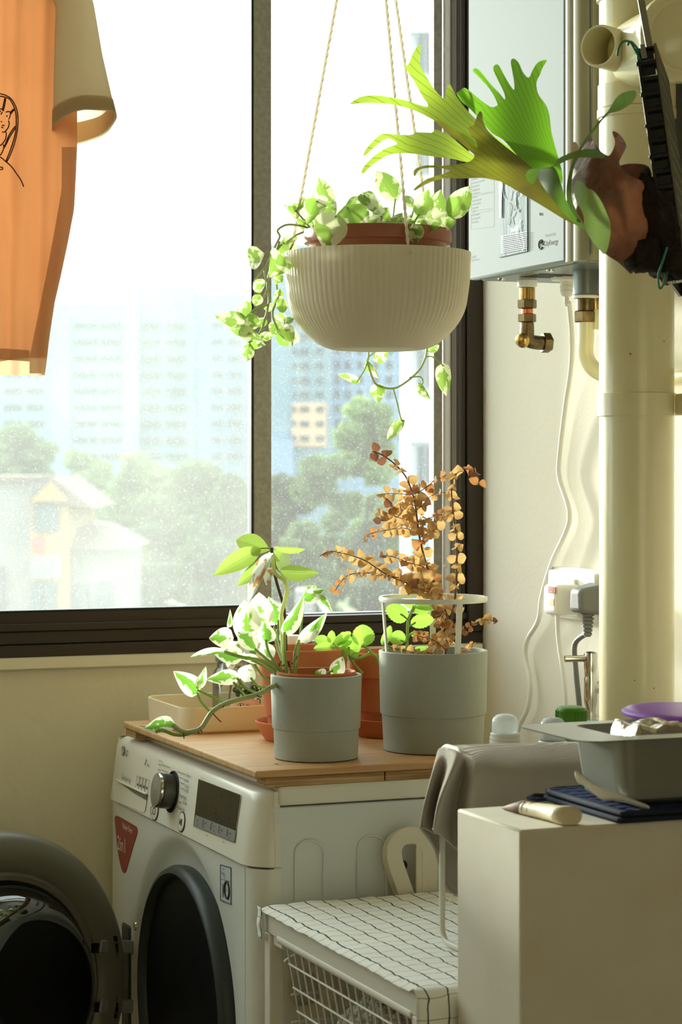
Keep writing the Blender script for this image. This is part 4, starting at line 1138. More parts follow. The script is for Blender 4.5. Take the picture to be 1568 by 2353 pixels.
def plan_path(r, back=-0.545):
    p = [(back, WY0, 0, 1), (WX + 0.008, WY0, 0, 1), (WX + 0.002, WY0 - 0.002, -0.7, 0.7), (WX, WY0 - 0.008, -1, 0)]
    p += [(WX, -0.3, -1, 0)]
    for k in range(9):
        a = PI / 2 * k / 8
        p.append((WX + r - r * math.cos(a), WY1 + r - r * math.sin(a), -math.cos(a), -math.sin(a)))
    p.append((back, WY1, 0, -1))
    return p
cp_ = [q for q in plan_path(0.028) if q[1] < -0.59]
obj('front_corner', MB().grid(lambda u, v: (cp_[round(u * (len(cp_) - 1))][0], cp_[round(u * (len(cp_) - 1))][1], 0.015 + v * 0.7435), len(cp_) - 1, 1), m_wfront, wm, smooth=60)
# control panel leaning back a little
pp_ = plan_path(0.032, -0.553)
rowz = [(0.759, 0.006), (0.7602, -0.001), (0.7615, -0.0042), (0.80, 0.0008), (0.832, 0.0055), (0.840, 0.0085), (0.8445, 0.014), (0.846, 0.022), (0.846, 0.06)]
def cpf(u, v):
    x, y, nx, ny = pp_[round(u * (len(pp_) - 1))]; z, off = rowz[round(v * (len(rowz) - 1))]
    oy = off if off < 0.03 else 0.02
    if abs(ny) > 0.9: oy = min(oy, 0.004) if z < 0.846 else oy
    return (x - nx * off * 1.0, y - ny * oy * 0.6, z)
cp = obj('control_panel', MB().grid(cpf, len(pp_) - 1, len(rowz) - 1), m_panel_plastic, wm, smooth=45)
PN = Vector((-1, 0, 0.135)).normalized(); PP0 = Vector((WX + 0.0008, -0.3, 0.80))
PXv = Vector((0, -1, 0)); PYv = (Vector((0, 0, 1)) + PP0 * 0 - PN * PN.z).normalized()
def pp(px, py, off=0.0006): return onp(px, py, PP0 + PN * off, PN)
def c44(x, y): return (240 + 0.2806 * x, 1620 + 0.2806 * y)
def ptext(body, x, y, hpx, m=m_ink, squeeze=0.85, bold=0.0, off=0.0012):
    px, py = c44(x, y); p = pp(px, py, off)
    d = (p - CAM).dot(F)
    return text('printed_text', body, hpx * 0.2806 * d / FPX * 1.38, p, PXv, PYv, m, cp, squeeze=squeeze, bold=bold)
# logo: ring mark and letters
px, py = c44(150, 372); lc = pp(px, py, 0.0012)
obj('logo_disc', MB().lathe(lc, [(0.0068, 0), (0.0068, 0.0004), (0, 0.0004)], 28, PN), m_ink2, cp, smooth=40)
obj('logo_arc', MB().tube([lc + PN * 0.0006 + PXv * 0.005 * math.cos(t) + PYv * 0.005 * math.sin(t) for t in [PI * 0.5 + k * PI * 1.5 / 18 for k in range(19)]] + [lc + PN * 0.0006 + PXv * 0.002], 0.0005, 6), m_panel_plastic, cp, smooth=80)
obj('logo_arc', MB().tube([lc + PN * 0.0006 + PYv * 0.0026, lc + PN * 0.0006 - PYv * 0.0024, lc + PN * 0.0006 - PYv * 0.0024 + PXv * 0.0018], 0.0005, 6), m_panel_plastic, cp)
ptext('LG', 166, 412, 50, m_ink, 0.85, 0.008)
ptext('Steam', 346, 498, 26, m_ink)
px, py = c44(338, 470); obj('steam_icon', MB().tube([pp(px, py, 0.001) + PXv * 0.002 * math.sin(k) + PYv * 0.0012 * (3 - k) for k in range(7)], 0.0005, 5), m_ink, cp)
ptext('Inverter', 146, 566, 14, m_ink2)
ptext('Direct Drive 9 - 6kg', 140, 606, 36, m_ink, 0.62, 0.004)
for k in range(4):
    px, py = c44(272 + k * 24.5, 652 + k * 9); a = pp(px, py, 0.001)
    mb = MB()
    for (x0, y0, x1, y1) in ((-1, -1, 1, -1), (1, -1, 1, 1), (1, 1, -1, 1), (-1, 1, -1, -1)):
        mb.tube([a + PXv * x0 * 0.0072 + PYv * y0 * 0.0105, a + PXv * x1 * 0.0072 + PYv * y1 * 0.0105], 0.0002, 4)
    obj('icon_frame', mb, m_ink, cp)
    obj('icon_drop', MB().lathe(a, [(0.002, 0), (0.0018, 0.0003), (0, 0.0003)], 10, PN), m_ink, cp)
# detergent drawer: proud upper lip, grip hollow below is a flat plate in shadow grey
def dquad(pts, off): return [pp(*c44(x, y), off) for x, y in pts]
up = dquad([(96, 606), (352, 722), (330, 868), (76, 785)], 0.0)
obj('detergent_drawer', MB().prism(dquad([(72, 640), (108, 612), (353, 728), (353, 745), (335, 868), (318, 880), (72, 782)], 0.0004), PN * 0.0003), m_panel_plastic, cp, bevel=0.0002)
obj('grip_shadow_plate', MB().prism(dquad([(110, 622), (352, 736), (346, 782), (240, 720)], 0.0009), PN * 0.0005), mat('grip_shadow_grey', srgb(120, 118, 102), 0.5), cp, bevel=0.0004)
obj('drawer_lip', MB().prism(dquad([(106, 606), (355, 722), (354, 738), (108, 622)], 0.0006), PN * 0.004), m_panel_plastic, cp, bevel=0.001)
# dial
dc = pp(*c44(556, 710), 0.0)
obj('dial_ring', MB().lathe(dc, [(0.0258, 0.0), (0.0258, 0.0016), (0.0246, 0.0016), (0.0246, 0.0)], 48, PN), m_ink, cp, smooth=40)
obj('dial', MB().lathe(dc, [(0.0215, 0.0), (0.0215, 0.0165), (0.0205, 0.017), (0.0205, 0.018)], 48, PN), mat('dial_grey', srgb(96, 98, 92), 0.3, 0.6), cp, smooth=40)
obj('dial_rim', MB().lathe(dc, [(0.0205, 0.0176), (0.0213, 0.0178), (0.0213, 0.0208), (0.0208, 0.0216), (0.0198, 0.0212)], 48, PN), m_chrome, cp, smooth=40)
obj('dial_face', MB().lathe(dc, [(0.0, 0.0240), (0.0202, 0.0216)], 14, PN), mat('dial_face_steel', srgb(176, 176, 166), 0.42, 0.9), cp)
m_b = m_panel_plastic
for (x, y, nm) in ((420, 866, 'power_button'), (636, 958, 'start_button')):
    a = pp(*c44(x, y), 0.0)
    obj('button_ring', MB().lathe(a, [(0.0125, 0), (0.0125, 0.001), (0.0114, 0.001), (0.0114, 0)], 32, PN), m_ink, cp, smooth=40)
    obj(nm, MB().lathe(a, [(0.0112, 0), (0.0112, 0.0012), (0.0095, 0.0018), (0, 0.0018)], 32, PN), m_panel_plastic, cp, smooth=40)
    if nm == 'power_button':
        obj('power_mark', MB().tube([a + PN * 0.002 + PXv * 0.005 * math.sin(t) + PYv * 0.005 * math.cos(t) for t in [0.6 + k * (2 * PI - 1.2) / 14 for k in range(15)]], 0.0005, 5), m_ink, cp)
        obj('power_mark', MB().tube([a + PN * 0.002 + PYv * 0.002, a + PN * 0.002 + PYv * 0.0065], 0.0005, 5), m_ink, cp)
    else:
        obj('play_mark', MB().prism([a + PN * 0.0019 - PXv * 0.004 + PYv * 0.004, a + PN * 0.0019 - PXv * 0.004 - PYv * 0.004, a + PN * 0.0019 + PXv * 0.001], PN * 0.0003), m_ink, cp)
        for s in (0.0022, 0.0044):
            obj('pause_mark', MB().obox(a + PN * 0.002 + PXv * s, 0.0007, 0.004, 0.0002, PXv, PYv), m_ink, cp)
a = pp(*c44(386, 862), 0.001)
obj('lock_mark', MB().tube([a + PXv * 0.004 * math.cos(t) + PYv * 0.005 * math.sin(t) for t in [k * 2 * PI / 14 for k in range(14)]], 0.0005, 5, closed=True), m_ink2, cp)
ptext('Child', 372, 908, 12, m_ink2); ptext('Lock', 372, 920, 12, m_ink2)
ptext('STEAM CYCLE', 444, 463, 18, m_badge, 0.7); ptext('Cotton', 440, 492, 20, m_ink); ptext('Cotton+', 436, 534, 20, m_ink); ptext('Easy Care', 432, 578, 20, m_ink, 0.7)
for i, (s, x, y) in enumerate((('Delicates', 670, 584), ('Hand/Wool', 652, 622), ('Speed 14', 660, 672), ('Dry Only', 656, 708), ('Wash+Dry(kg)', 622, 756), ('Tub Clean', 640, 806), ('Download Cycle', 604, 852))):
    ptext(s, x, y, 28, m_ink, 0.62)
for (x0, y0, x1, y1) in ((600, 545, 664, 570), (612, 590, 650, 606), (616, 632, 656, 648), (622, 678, 654, 692), (612, 735, 620, 738), (608, 790, 634, 800), (596, 836, 602, 838), (470, 488, 538, 515), (468, 530, 520, 552)):
    obj('pointer_line', MB().tube([pp(*c44(x0, y0), 0.0008), pp(*c44(x1, y1), 0.0008)], 0.0003, 4), m_ink, cp)
ptext('*Press and hold for 3 sec.', 782, 596, 13, m_ink2, 0.7)
dd_ = dquad([(777, 610), (1114, 738), (1062, 1122), (736, 988)], 0.001)
obj('display_bezel', MB().prism(dquad([(773, 604), (1119, 735), (1066, 1129), (731, 992)], 0.0006), PN * 0.0005), m_chrome, cp)
obj('display', MB().prism(dd_, PN * 0.0006), m_blackgloss, cp)
obj('button_strip', MB().prism(dquad([(748, 900), (1075, 1030), (1062, 1122), (736, 988)], 0.0016), PN * 0.0002), m_strip, cp)
for (s1, s2, x, y) in (('Steam', 'Prewash', 756, 950), ('Intensive', 'Rinse', 816, 972), ('Dry', 'TurboDry', 892, 1000), ('Delay End', 'Wi-Fi', 950, 1028), ('Add Item', 'Remote', 1016, 1056)):
    ptext(s1, x, y, 20, m_ink, 0.62, off=0.0021); ptext(s2, x - 4, y + 34, 15, m_ink, 0.62, off=0.0021)
for x, y in ((808, 960), (874, 986), (938, 1012), (1006, 1040)):
    obj('strip_divider', MB().tube([pp(*c44(x + 4, y - 24), 0.002), pp(*c44(x - 4, y + 36), 0.002)], 0.0003, 4), m_ink, cp)
rnd = random.Random(8)
for k in range(26):
    x = rnd.choice((905, 950, 985, 1020, 1065)); y = rnd.choice((740, 800, 870, 900, 950)) + (x - 905) * 0.36 - 20
    obj('display_segment', MB().prism(dquad([(x, y), (x + 12, y + 5), (x + 11, y + 12), (x - 1, y + 7)], 0.0017), PN * 0.0001), mat('dim_segment', srgb(46, 48, 48), 0.4) if k == 0 else bpy.data.materials['dim_segment'], cp)
ptext('Wash+Dry', 830, 1068, 14, m_ink, 0.7); ptext('Child Lock', 965, 1124, 14, m_ink, 0.7)

# badge and stickers on the front panel
def fpn(px, py, off=0.0006): return on(px, py, 0, WX - off)
FN = Vector((-1, 0, 0)); FXv, FYv = Vector((0, -1, 0)), Vector((0, 0, 1))
bp_ = [c44(*q) for q in crom([(100, 908), (128, 918), (245, 985), (266, 1002), (270, 1045), (235, 1160), (180, 1350), (162, 1374), (142, 1345), (112, 1200), (92, 1000), (86, 925)], 4, True)]
bo = obj('badge', MB().prism([fpn(x, y, 0.0004) for x, y in bp_], FN * 0.0004), m_badge, wm, label='dark red triangular 2in1 badge')
def ftext(body, px, py, hpx, m, parent, squeeze=0.8, bold=0.0, off=0.0011):
    p = fpn(px, py, off); d = (p - CAM).dot(F)
    return text('printed_text', body, hpx * d / FPX * 1.38, p, FXv, FYv, m, parent, squeeze=squeeze, bold=bold)
x, y = c44(148, 1010); ftext('Washer+Dryer', x, y, 14, m_badgew, bo, 0.66)
x, y = c44(104, 1178); ftext('2in1', x, y, 34, m_badgew, bo, 0.92, 0.004)
st_ = [(507, 1987), (531, 1994), (531, 2078), (507, 2069)]
so_ = obj('warranty_sticker', MB().prism([fpn(*q, 0.0003) for q in st_], FN * 0.0003), m_stick, wm, bevel=0.0001, label='silver sticker reading 10 year warranty')
mb = MB()
for k in range(4): mb.tube([fpn(*st_[k], 0.0008), fpn(*st_[(k + 1) % 4], 0.0008)], 0.0005, 4)
obj('sticker_border', mb, m_ink, so_)
ftext('INVERTER', 511, 1998, 4, m_ink, so_, 0.62); ftext('Direct Drive', 509, 2008, 7, m_ink, so_, 0.52, 0.008); ftext('MOTOR', 513, 2016, 4, m_ink, so_, 0.8)
ftext('1', 509, 2059, 32, m_ink, so_, 0.9, 0.01)
oc_ = fpn(522, 2045, 0.0009)
obj('sticker_ring', MB().tube([oc_ + FXv * 0.0082 * math.cos(t) + FYv * 0.0096 * math.sin(t) for t in [k * 2 * PI / 24 for k in range(24)]], 0.0014, 6, closed=True), m_ink, so_, smooth=80)
ftext('YEAR', 518.5, 2047, 4.5, m_ink, so_, 0.6); ftext('WARRANTY', 510, 2070, 4.5, m_ink, so_, 0.7)
obj('sticker_rule', MB().tube([fpn(509, 2020, 0.0008), fpn(529, 2026, 0.0008)], 0.0003, 4), m_ink, so_)
# small label in the dish
en = [(333, 2042), (360, 1987), (368, 2016), (342, 2064)]
eo = obj('rating_label', MB().prism([on(x, y, 0, WX + 0.0125) for x, y in en], FN * 0.0004), m_stick, wm, label='small grey rating label')
for k in range(6):
    obj('label_line', MB().tube([on(338 + k * 4.2, 2046 - k * 7.8, 0, WX + 0.0118), on(343 + k * 4.2, 2053 - k * 7.8, 0, WX + 0.0118)], 0.0006, 4), m_ink, eo)
# gasket and drum
GC = Vector((WX, YC, ZCN))
obj('door_gasket', MB().lathe(GC, [(0.166, 0.03), (0.1725, 0.014), (0.1735, 0.004), (0.170, -0.004), (0.164, -0.006), (0.159, -0.001), (0.158, 0.003), (0.1565, 0.001), (0.1555, 0.006)], 96, (1, 0, 0)), m_gasket, wm, smooth=60)
obj('gasket_bellows', MB().lathe(GC, [(0.1555, 0.004), (0.152, 0.006), (0.151, 0.016), (0.154, 0.028), (0.146, 0.04), (0.144, 0.055), (0.149, 0.072)], 96, (1, 0, 0)), m_drum, wm, smooth=60)
obj('drum', MB().lathe(GC, [(0.146, 0.07), (0.150, 0.078), (0.200, 0.085), (0.200, 0.33), (0.0, 0.35)], 72, (1, 0, 0)), m_drum, wm, smooth=35)
for k in range(3):
    a = PI / 2 + 0.5 + k * 2 * PI / 3
    c = GC + Vector((0.2, 0.18 * math.cos(a), 0.18 * math.sin(a)))
    obj('drum_paddle', MB().tube([c + Vector((-0.09, 0, 0)), c + Vector((-0.05, 0, 0)), c + Vector((0.1, 0, 0))], [0.012, 0.022, 0.026], 12), m_gasket, wm, smooth=60)
# open door: ring, smoked bowl, hinges
DN = Vector((0.355, -0.935, 0)).normalized(); DH = Vector((0.935, 0.355, 0)).normalized()
DC = Vector((-0.58, -0.155, 0.546)) - DH * 0.213
m_smoke = glassmat('smoked_glass', (0.7, 0.71, 0.65), 0, 0.12, 0.02)
m_door = mat('door_dark_grey', srgb(112, 109, 95), 0.38, bump=(300, 0.06))
obj('door_ring', MB().lathe(DC, [(0.150, -0.03), (0.192, -0.036), (0.203, -0.028), (0.2065, -0.014), (0.2055, -0.004), (0.198, 0.006), (0.182, 0.0105), (0.164, 0.010), (0.157, 0.004), (0.153, 0.006), (0.147, 0.004), (0.144, -0.006), (0.146, -0.02)], 96, DN, close=True), m_door, wm, smooth=40)
obj('door_cover', MB().lathe(DC, [(0.0, -0.046), (0.09, -0.045), (0.15, -0.04), (0.19, -0.0355), (0.19, -0.032), (0.0, -0.04)], 72, DN), mat('door_cover_black', srgb(132, 130, 116), 0.35), wm, smooth=40)
obj('door_bowl', MB().lathe(DC, [(0.148, 0.001), (0.140, 0.006), (0.134, 0.028), (0.122, 0.046), (0.102, 0.056), (0.06, 0.062), (0.0, 0.064)], 96, DN), m_smoke, wm, smooth=180, label='smoked glass bowl')
obj('bowl_band', MB().lathe(DC, [(0.1405, 0.005), (0.1415, 0.009), (0.138, 0.012)], 96, DN), m_rubber, wm, smooth=60)
for (py, k) in ((2174, 0), (2310, 1)):
    e0 = onp(232, py, DC + DN * 0.008, DN); hpos = fpn(306, py + 2, -0.002)
    arm = MB(); dirv = (hpos - e0).normalized()
    arm.obox((e0 + hpos) / 2 + Vector((0, 0, 0)), (hpos - e0).length / 2 + 0.004, 0.0085, 0.004, dirv, Z)
    obj('hinge_arm', arm, m_strip, wm, bevel=0.002)
    for (x0, x1, y0, y1) in ((214, 272, py - 6, py + 16), (259, 270, py - 23, py - 10), (260, 270, py + 18, py + 30)):
        obj('hinge_slot', MB().prism([onp(x0, y0, DC + DN * 0.0098, DN), onp(x1, y0, DC + DN * 0.0098, DN), onp(x1, y1, DC + DN * 0.0098, DN), onp(x0, y1, DC + DN * 0.0098, DN)], -DN * 0.004), m_black, wm)
hp0, hp1 = on(303, 2115, 0, WX + 0.012), on(322, 2400, 0, WX + 0.012)
obj('hinge_plate', MB().box((WX - 0.003, hp0.y, hp1.z), (WX + 0.012, hp1.y, hp0.z)), m_dark_plastic, wm, bevel=0.004)
obj('hinge_screw', MB().lathe(on(312, 2128, 0, WX - 0.0035), [(0.006, 0), (0.005, 0.002), (0, 0.002)], 12, FN), m_chrome, wm, smooth=40)
for y in (-0.12, -0.55):
    for x in (-0.52, -0.25):
        obj('foot', MB().lathe((x, y, 0), [(0.02, 0), (0.02, 0.012)], 16), m_black, wm)

# ------------------------------------------------------------------ board on two battens
bx0, bx1, by0, by1 = -0.575, -0.236, -0.100, -0.627
BT = 0.869
bd_ = thing('wooden_board', (-0.4, -0.36, 0.85), 'varnished wooden board on plywood battens covering the washing machine', 'board')
obj('board_top', MB().box((bx0, by0, 0.8605), (bx1, by1, BT)), m_wood, bd_, bevel=0.0022, seg=3)
m_ply = mat('plywood_edge', srgb(206, 172, 122), 0.6, var=(230, srgb(150, 108, 66), 0.1), stretch=(0.02, 0.02, 1))
xm = on(886, 1780, 1, by1).x
obj('batten', MB().box((bx0 + 0.012, by1 + 0.0005, 0.8502), (xm - 0.001, by1 + 0.03, 0.8603)), m_ply, bd_, bevel=0.0006)
obj('batten', MB().box((xm + 0.0005, by1 + 0.0005, 0.8502), (bx1, by1 + 0.03, 0.8603)), m_ply, bd_, bevel=0.0006)
obj('batten', MB().box((bx0 + 0.004, by0 - 0.045, 0.8502), (bx1, by0, 0.8603)), m_ply, bd_, bevel=0.0006)
kn = on(636, 1756, 2, BT)
obj('screw_hole', MB().lathe(kn, [(0.003, 0.0002), (0, 0.0003)], 12), m_black, bd_)

# ------------------------------------------------------------------ metal rack with basket, checked cloth
RX0, RX1, RY0, RY1, RZ = -0.577, -0.175, -0.662, -1.085, 0.724
m_rackw = mat('rack_white_steel', srgb(226, 222, 208), 0.4)
rk = thing('storage_rack', (-0.38, -0.87, 0), 'white steel rack with wire basket beside washing machine', 'rack')
T_ = 0.017
for (x, y) in ((RX0, RY0 - T_), (RX0, RY1), (RX1 - T_, RY0 - T_), (RX1 - T_, RY1)):
    obj('leg', MB().box((x, y, 0), (x + T_, y + T_, RZ - 0.0265)), m_rackw, rk, bevel=0.0015)
for (a_, b_) in (((RX0, RY1, RZ - 0.026), (RX0 + 0.012, RY0, RZ - 0.0005)), ((RX1 - 0.012, RY1, RZ - 0.026), (RX1, RY0, RZ - 0.0005)), ((RX0 + 0.0125, RY0 - 0.012, RZ - 0.026), (RX1 - 0.0125, RY0, RZ - 0.0005)), ((RX0 + 0.0125, RY1, RZ - 0.026), (RX1 - 0.0125, RY1 + 0.012, RZ - 0.0005))):
    obj('top_rail', MB().box(a_, b_), m_rackw, rk, bevel=0.001)
obj('shelf_panel', MB().box((RX0 + 0.01, RY1 + 0.01, RZ - 0.008), (RX1 - 0.01, RY0 - 0.01, RZ - 0.001)), m_rackw, rk)
BZ_ = 0.697; bxa, bxb = RX0 + 0.004, RX1 - 0.02
rail = [(bxa, RY0 - 0.042, BZ_), (bxa, RY1 + 0.018, BZ_)]
obj('basket_rail', MB().tube([Vector(p) for p in rail], 0.0055, 14), m_rackw, rk, smooth=60)
for (y) in (RY0 - 0.042, RY1 + 0.018):
    obj('basket_side_rail', MB().tube([Vector((bxa, y, BZ_)), Vector((bxb, y, BZ_))], 0.0035, 8), m_rackw, rk, smooth=60)
obj('runner_clip', MB().box((RX0 + 0.004, RY0 - T_ - 0.028, BZ_ - 0.012), (RX0 + 0.03, RY0 - T_, BZ_ + 0.008)), m_rackw, rk, bevel=0.002)
ny = 16
for k in range(ny + 1):
    y = RY0 - 0.05 + (RY1 + 0.026 - RY0 + 0.05) * k / ny
    obj('basket_wire', MB().tube([Vector((bxa + 0.003, y, BZ_)), Vector((bxa + 0.028, y, BZ_ - 0.14)), Vector((bxb, y, BZ_ - 0.142))], 0.0013, 6), m_rackw, rk, smooth=60)
for k in range(1, 6):
    z = BZ_ - k * 0.026; x = bxa + 0.003 + 0.025 * (k * 0.026) / 0.14
    obj('basket_wire', MB().tube([Vector((x - 0.001, RY0 - 0.05, z)), Vector((x - 0.001, RY1 + 0.026, z))], 0.0013, 6), m_rackw, rk, smooth=60)
for k in range(1, 5):
    z = BZ_ - k * 0.03
    obj('basket_wire', MB().tube([Vector((bxa + 0.01, RY0 - 0.048, z)), Vector((bxb, RY0 - 0.048, z))], 0.0013, 6), m_rackw, rk, smooth=60)
# checked cloth lying on top, hanging over the near side
m_check = stripemat('checked_cotton', srgb(240, 240, 234), srgb(60, 58, 64), 0.0215, 0.05)
cl_w, cl_l = 0.40, RY0 - RY1
def cloth(u, v):
    x = RX0 - 0.006 + u * cl_w
    s = v * (cl_l + 0.012 + 0.1)
    zb = RZ + 0.0012 + 0.0016 * mnoise.noise(Vector((x * 22, s * 22, 0))) + 0.0012 * mnoise.noise(Vector((x * 70, s * 60, 3)))
    zb = max(zb, RZ + 0.0004)
    if s < cl_l:
        y = RY0 + 0.003 - s; z = zb
    else:
        t = s - cl_l; a = min(t / 0.012, PI / 2)
        y = RY1 - 0.001 - 0.007 * math.sin(a) - 0.004 * math.sin(u * 30) * min(1, t / 0.05); z = zb - 0.007 * (1 - math.cos(a)) - max(0, t - 0.019) * 0.96
    if u < 0.03 and s < cl_l: z -= 0.004 * (1 - u / 0.03)
    x += 0.0018 * mnoise.noise(Vector((s * 90, u * 3, 5))) * (1 if u < 0.05 else 0.3)
    return (x, y, z)
ck = obj('checked_cloth', MB().grid(cloth, 80, 96, uvfn=lambda u, v: (u * cl_w, v * (cl_l + 0.112))), m_check, smooth=180, solid=0.0008)
tag(ck, 'white cloth with thin dark check lying over the steel rack', 'cloth')
def tab(u, v):
    return (RX0 - 0.0068 + 0.0008 * math.sin(v * 9), RY0 + 0.003 - u * 0.012, RZ + 0.001 - v * 0.034)
fl = obj('cloth_flap', MB().grid(tab, 4, 14, uvfn=lambda u, v: (u * 0.012, v * 0.034)), m_check, ck, smooth=180, solid=0.0008)
# wash in the basket
m_mesh = mat('mesh_bag_net', srgb(236, 232, 220), 0.8, bump=(260, 1.0, 0.002), var=(220, srgb(150, 144, 130), 0.1))
m_dcloth = mat('black_clothes', srgb(26, 26, 28), 0.9, bump=(60, 0.7, 0.004))
m_gcloth = mat('dark_plum_clothes', srgb(66, 52, 56), 0.9, bump=(60, 0.7, 0.004))
def lump(name, c, sx, sy, sz, m, label, cat, seed):
    def fn(u, v):
        t, q = v * PI, u * 2 * PI
        nv_ = Vector((math.sin(t) * math.cos(q), math.sin(t) * math.sin(q), math.cos(t)))
        r = 1 + 0.22 * mnoise.noise(nv_ * 2 + Vector((seed, 0, 0))) + 0.1 * mnoise.noise(nv_ * 6 + Vector((seed, 2, 0)))
        z = nv_.z * sz * r
        return Vector(c) + Vector((nv_.x * sx * r, nv_.y * sy * r, max(z, -sz * 0.72)))
    o = obj(name, MB().grid(fn, 40, 22, closeu=True), m, smooth=180)
    return tag(o, label, cat)
lump('mesh_laundry_bag', (-0.475, -0.80, 0.598), 0.06, 0.075, 0.062, m_mesh, 'pale net laundry bag in the wire basket', 'laundry bag', 1)
lump('black_garment', (-0.47, -0.97, 0.588), 0.062, 0.085, 0.05, m_dcloth, 'crumpled black garment near front of wire basket', 'clothes', 4)
lump('plum_garment', (-0.37, -0.88, 0.60), 0.06, 0.12, 0.06, m_gcloth, 'dark plum garment at back of the wire basket', 'clothes', 7)
# cream looped straps standing between rack and machine
def loops(name, pts, closed, label, n, off, wd=0.005, hw=0.009):
    f = thing(name, on(pts[0][0], pts[0][1], 1, -0.64), label, 'folded rack')
    for k in range(n):
        y = -0.6385 - 0.0058 * k
        P = [on(x - off[0] * k, yy - off[1] * k, 1, y) for x, yy in crom(pts, 6, closed)]
        mb = MB(); m = len(P); i0 = len(mb.v)
        for j, p in enumerate(P):
            t = (P[(j + 1) % m] - P[j - 1]) if closed else (P[min(j + 1, m - 1)] - P[max(0, j - 1)])
            t.y = 0; t.normalize(); nrm = Vector((-t.z, 0, t.x))
            for (a, bq) in ((-1, -1), (1, -1), (1, 1), (-1, 1)):
                mb.v.append(p + nrm * hw * a + Vector((0, 0.0024 * bq, 0)))
        for j in range(m if closed else m - 1):
            j2 = (j + 1) % m
            for e in range(4):
                e2 = (e + 1) % 4
                mb.f.append((i0 + j * 4 + e, i0 + j * 4 + e2, i0 + j2 * 4 + e2, i0 + j2 * 4 + e))
        obj('loop', mb, m_cream_plastic, f, smooth=50)
    return f
f_ = loops('folded_rack', [(932, 2075), (912, 2020), (898, 1975), (900, 1945), (918, 1926), (942, 1922), (966, 1935), (978, 1960), (978, 2020), (978, 2075)], False, 'stack of cream looped plastic bands behind upper edge of rack', 3, (-4.0, 1.5))
obj('upright', MB().box(on(957, 2080, 1, -0.652), on(971, 1938, 1, -0.6495)), m_cream_plastic, f_, bevel=0.001)
loops('folded_rack', [(700, 2326), (740, 2318), (762, 2290), (755, 2240), (735, 2208), (700, 2204), (668, 2225), (654, 2262), (660, 2300), (678, 2320)], True, 'stack of cream oval plastic bands seen through wire basket', 3, (5.0, -1.5))

# ------------------------------------------------------------------ towel on a wire stand
ws = thing('wire_stand', (-0.35, -0.945, RZ + 0.002), 'white wire stand on checked cloth holding the grey towel', 'stand')
wz0, wz1 = RZ + 0.006, 0.927
def loopend(x):
    pts = []
    y0, y1, r = -0.918, -0.972, 0.014
    for (cy, cz, a0) in ((y0 - r, wz1 - r, 0), (y1 + r, wz1 - r, 90), (y1 + r, wz0 + r, 180), (y0 - r, wz0 + r, 270)):
        for k in range(6):
            a = math.radians(a0 + 90 * k / 5)
            pts.append(Vector((x, cy + r * math.cos(a), cz + r * math.sin(a))))
    return pts
for x in (-0.478, -0.21):
    obj('end_loop', MB().tube(loopend(x), 0.0031, 10, closed=True), m_rackw, ws, smooth=80)
for (y, z) in ((-0.918, wz1 - 0.014), (-0.972, wz1 - 0.014), (-0.972, wz0 + 0.014)):
    obj('cross_wire', MB().tube([Vector((-0.478, y, z)), Vector((-0.21, y, z))], 0.0025, 8), m_rackw, ws, smooth=80)
cols = [
 [(1350, 1709, 2.365), (1350, 1713, 2.33), (1350, 1762, 2.262), (1350, 1860, 2.255), (1350, 1990, 2.255)],
 [(1240, 1711, 2.34), (1240, 1716, 2.30), (1240, 1766, 2.238), (1240, 1860, 2.235), (1240, 1990, 2.235)],
 [(1150, 1713, 2.32), (1145, 1719, 2.285), (1138, 1768, 2.22), (1125, 1850, 2.215), (1122, 1985, 2.215)],
 [(1085, 1715, 2.305), (1082, 1721, 2.275), (1092, 1765, 2.19), (1080, 1850, 2.19), (1080, 1970, 2.195)],
 [(1055, 1716, 2.298), (1052, 1722, 2.268), (1068, 1755, 2.215), (1046, 1850, 2.23), (1046, 1945, 2.235)],
 [(1035, 1717, 2.293), (1032, 1723, 2.263), (1048, 1746, 2.195), (1012, 1840, 2.185), (999, 1906, 2.185)],
 [(1022, 1718, 2.29), (1020, 1725, 2.262), (1025, 1752, 2.232), (1006, 1840, 2.25), (1001, 1914, 2.25)],
 [(1014, 1720, 2.288), (1008, 1728, 2.266), (998, 1765, 2.235), (976, 1850, 2.235), (967, 1900, 2.235)],
 [(1018, 1719, 2.292), (1011, 1727, 2.30), (1003, 1785, 2.305), (985, 1870, 2.295), (1000, 1950, 2.29)],
 [(1035, 1717, 2.296), (1034, 1722, 2.325), (1036, 1800, 2.345), (1034, 1900, 2.335), (1040, 2052, 2.31)],
 [(1150, 1713, 2.325), (1150, 1718, 2.365), (1150, 1800, 2.39), (1150, 1900, 2.39), (1150, 2030, 2.38)],
 [(1350, 1709, 2.37), (1350, 1713, 2.41), (1350, 1800, 2.43), (1350, 1900, 2.43), (1350, 2030, 2.43)]]
dense = []
KU, KV = 8, 6
rowsd = [crom(c, KV) for c in cols]
for j in range(len(rowsd[0])):
    dense.append(crom([rowsd[i][j] for i in range(len(cols))], KU))
def towel(u, v):
    j = round(v * (len(dense) - 1)); i = round(u * (len(dense[0]) - 1))
    return at(*dense[j][i])
m_towel = weavemat('taupe_towel', srgb(198, 188, 172), srgb(186, 174, 158), 420, 0.9, translucent=0.06)
tw = obj('towel', MB().grid(towel, len(dense[0]) - 1, len(dense) - 1), m_towel, smooth=180, solid=0.0018)
tag(tw, 'taupe microfibre towel draped over the white wire stand', 'towel')
hem = [at(*p) for p in dense[-1]]
obj('hem', MB().tube(hem[24:76], 0.0016, 6), m_towel, tw, smooth=80)
for k in range(3):
    obj('loose_thread', MB().tube(pxpath([(1040 - k, 2050, 2.31), (1038 + 3 * k, 2060, 2.3), (1030 + 6 * k, 2075 - 4 * k, 2.3)], 4), 0.0005, 5), m_rope, tw)

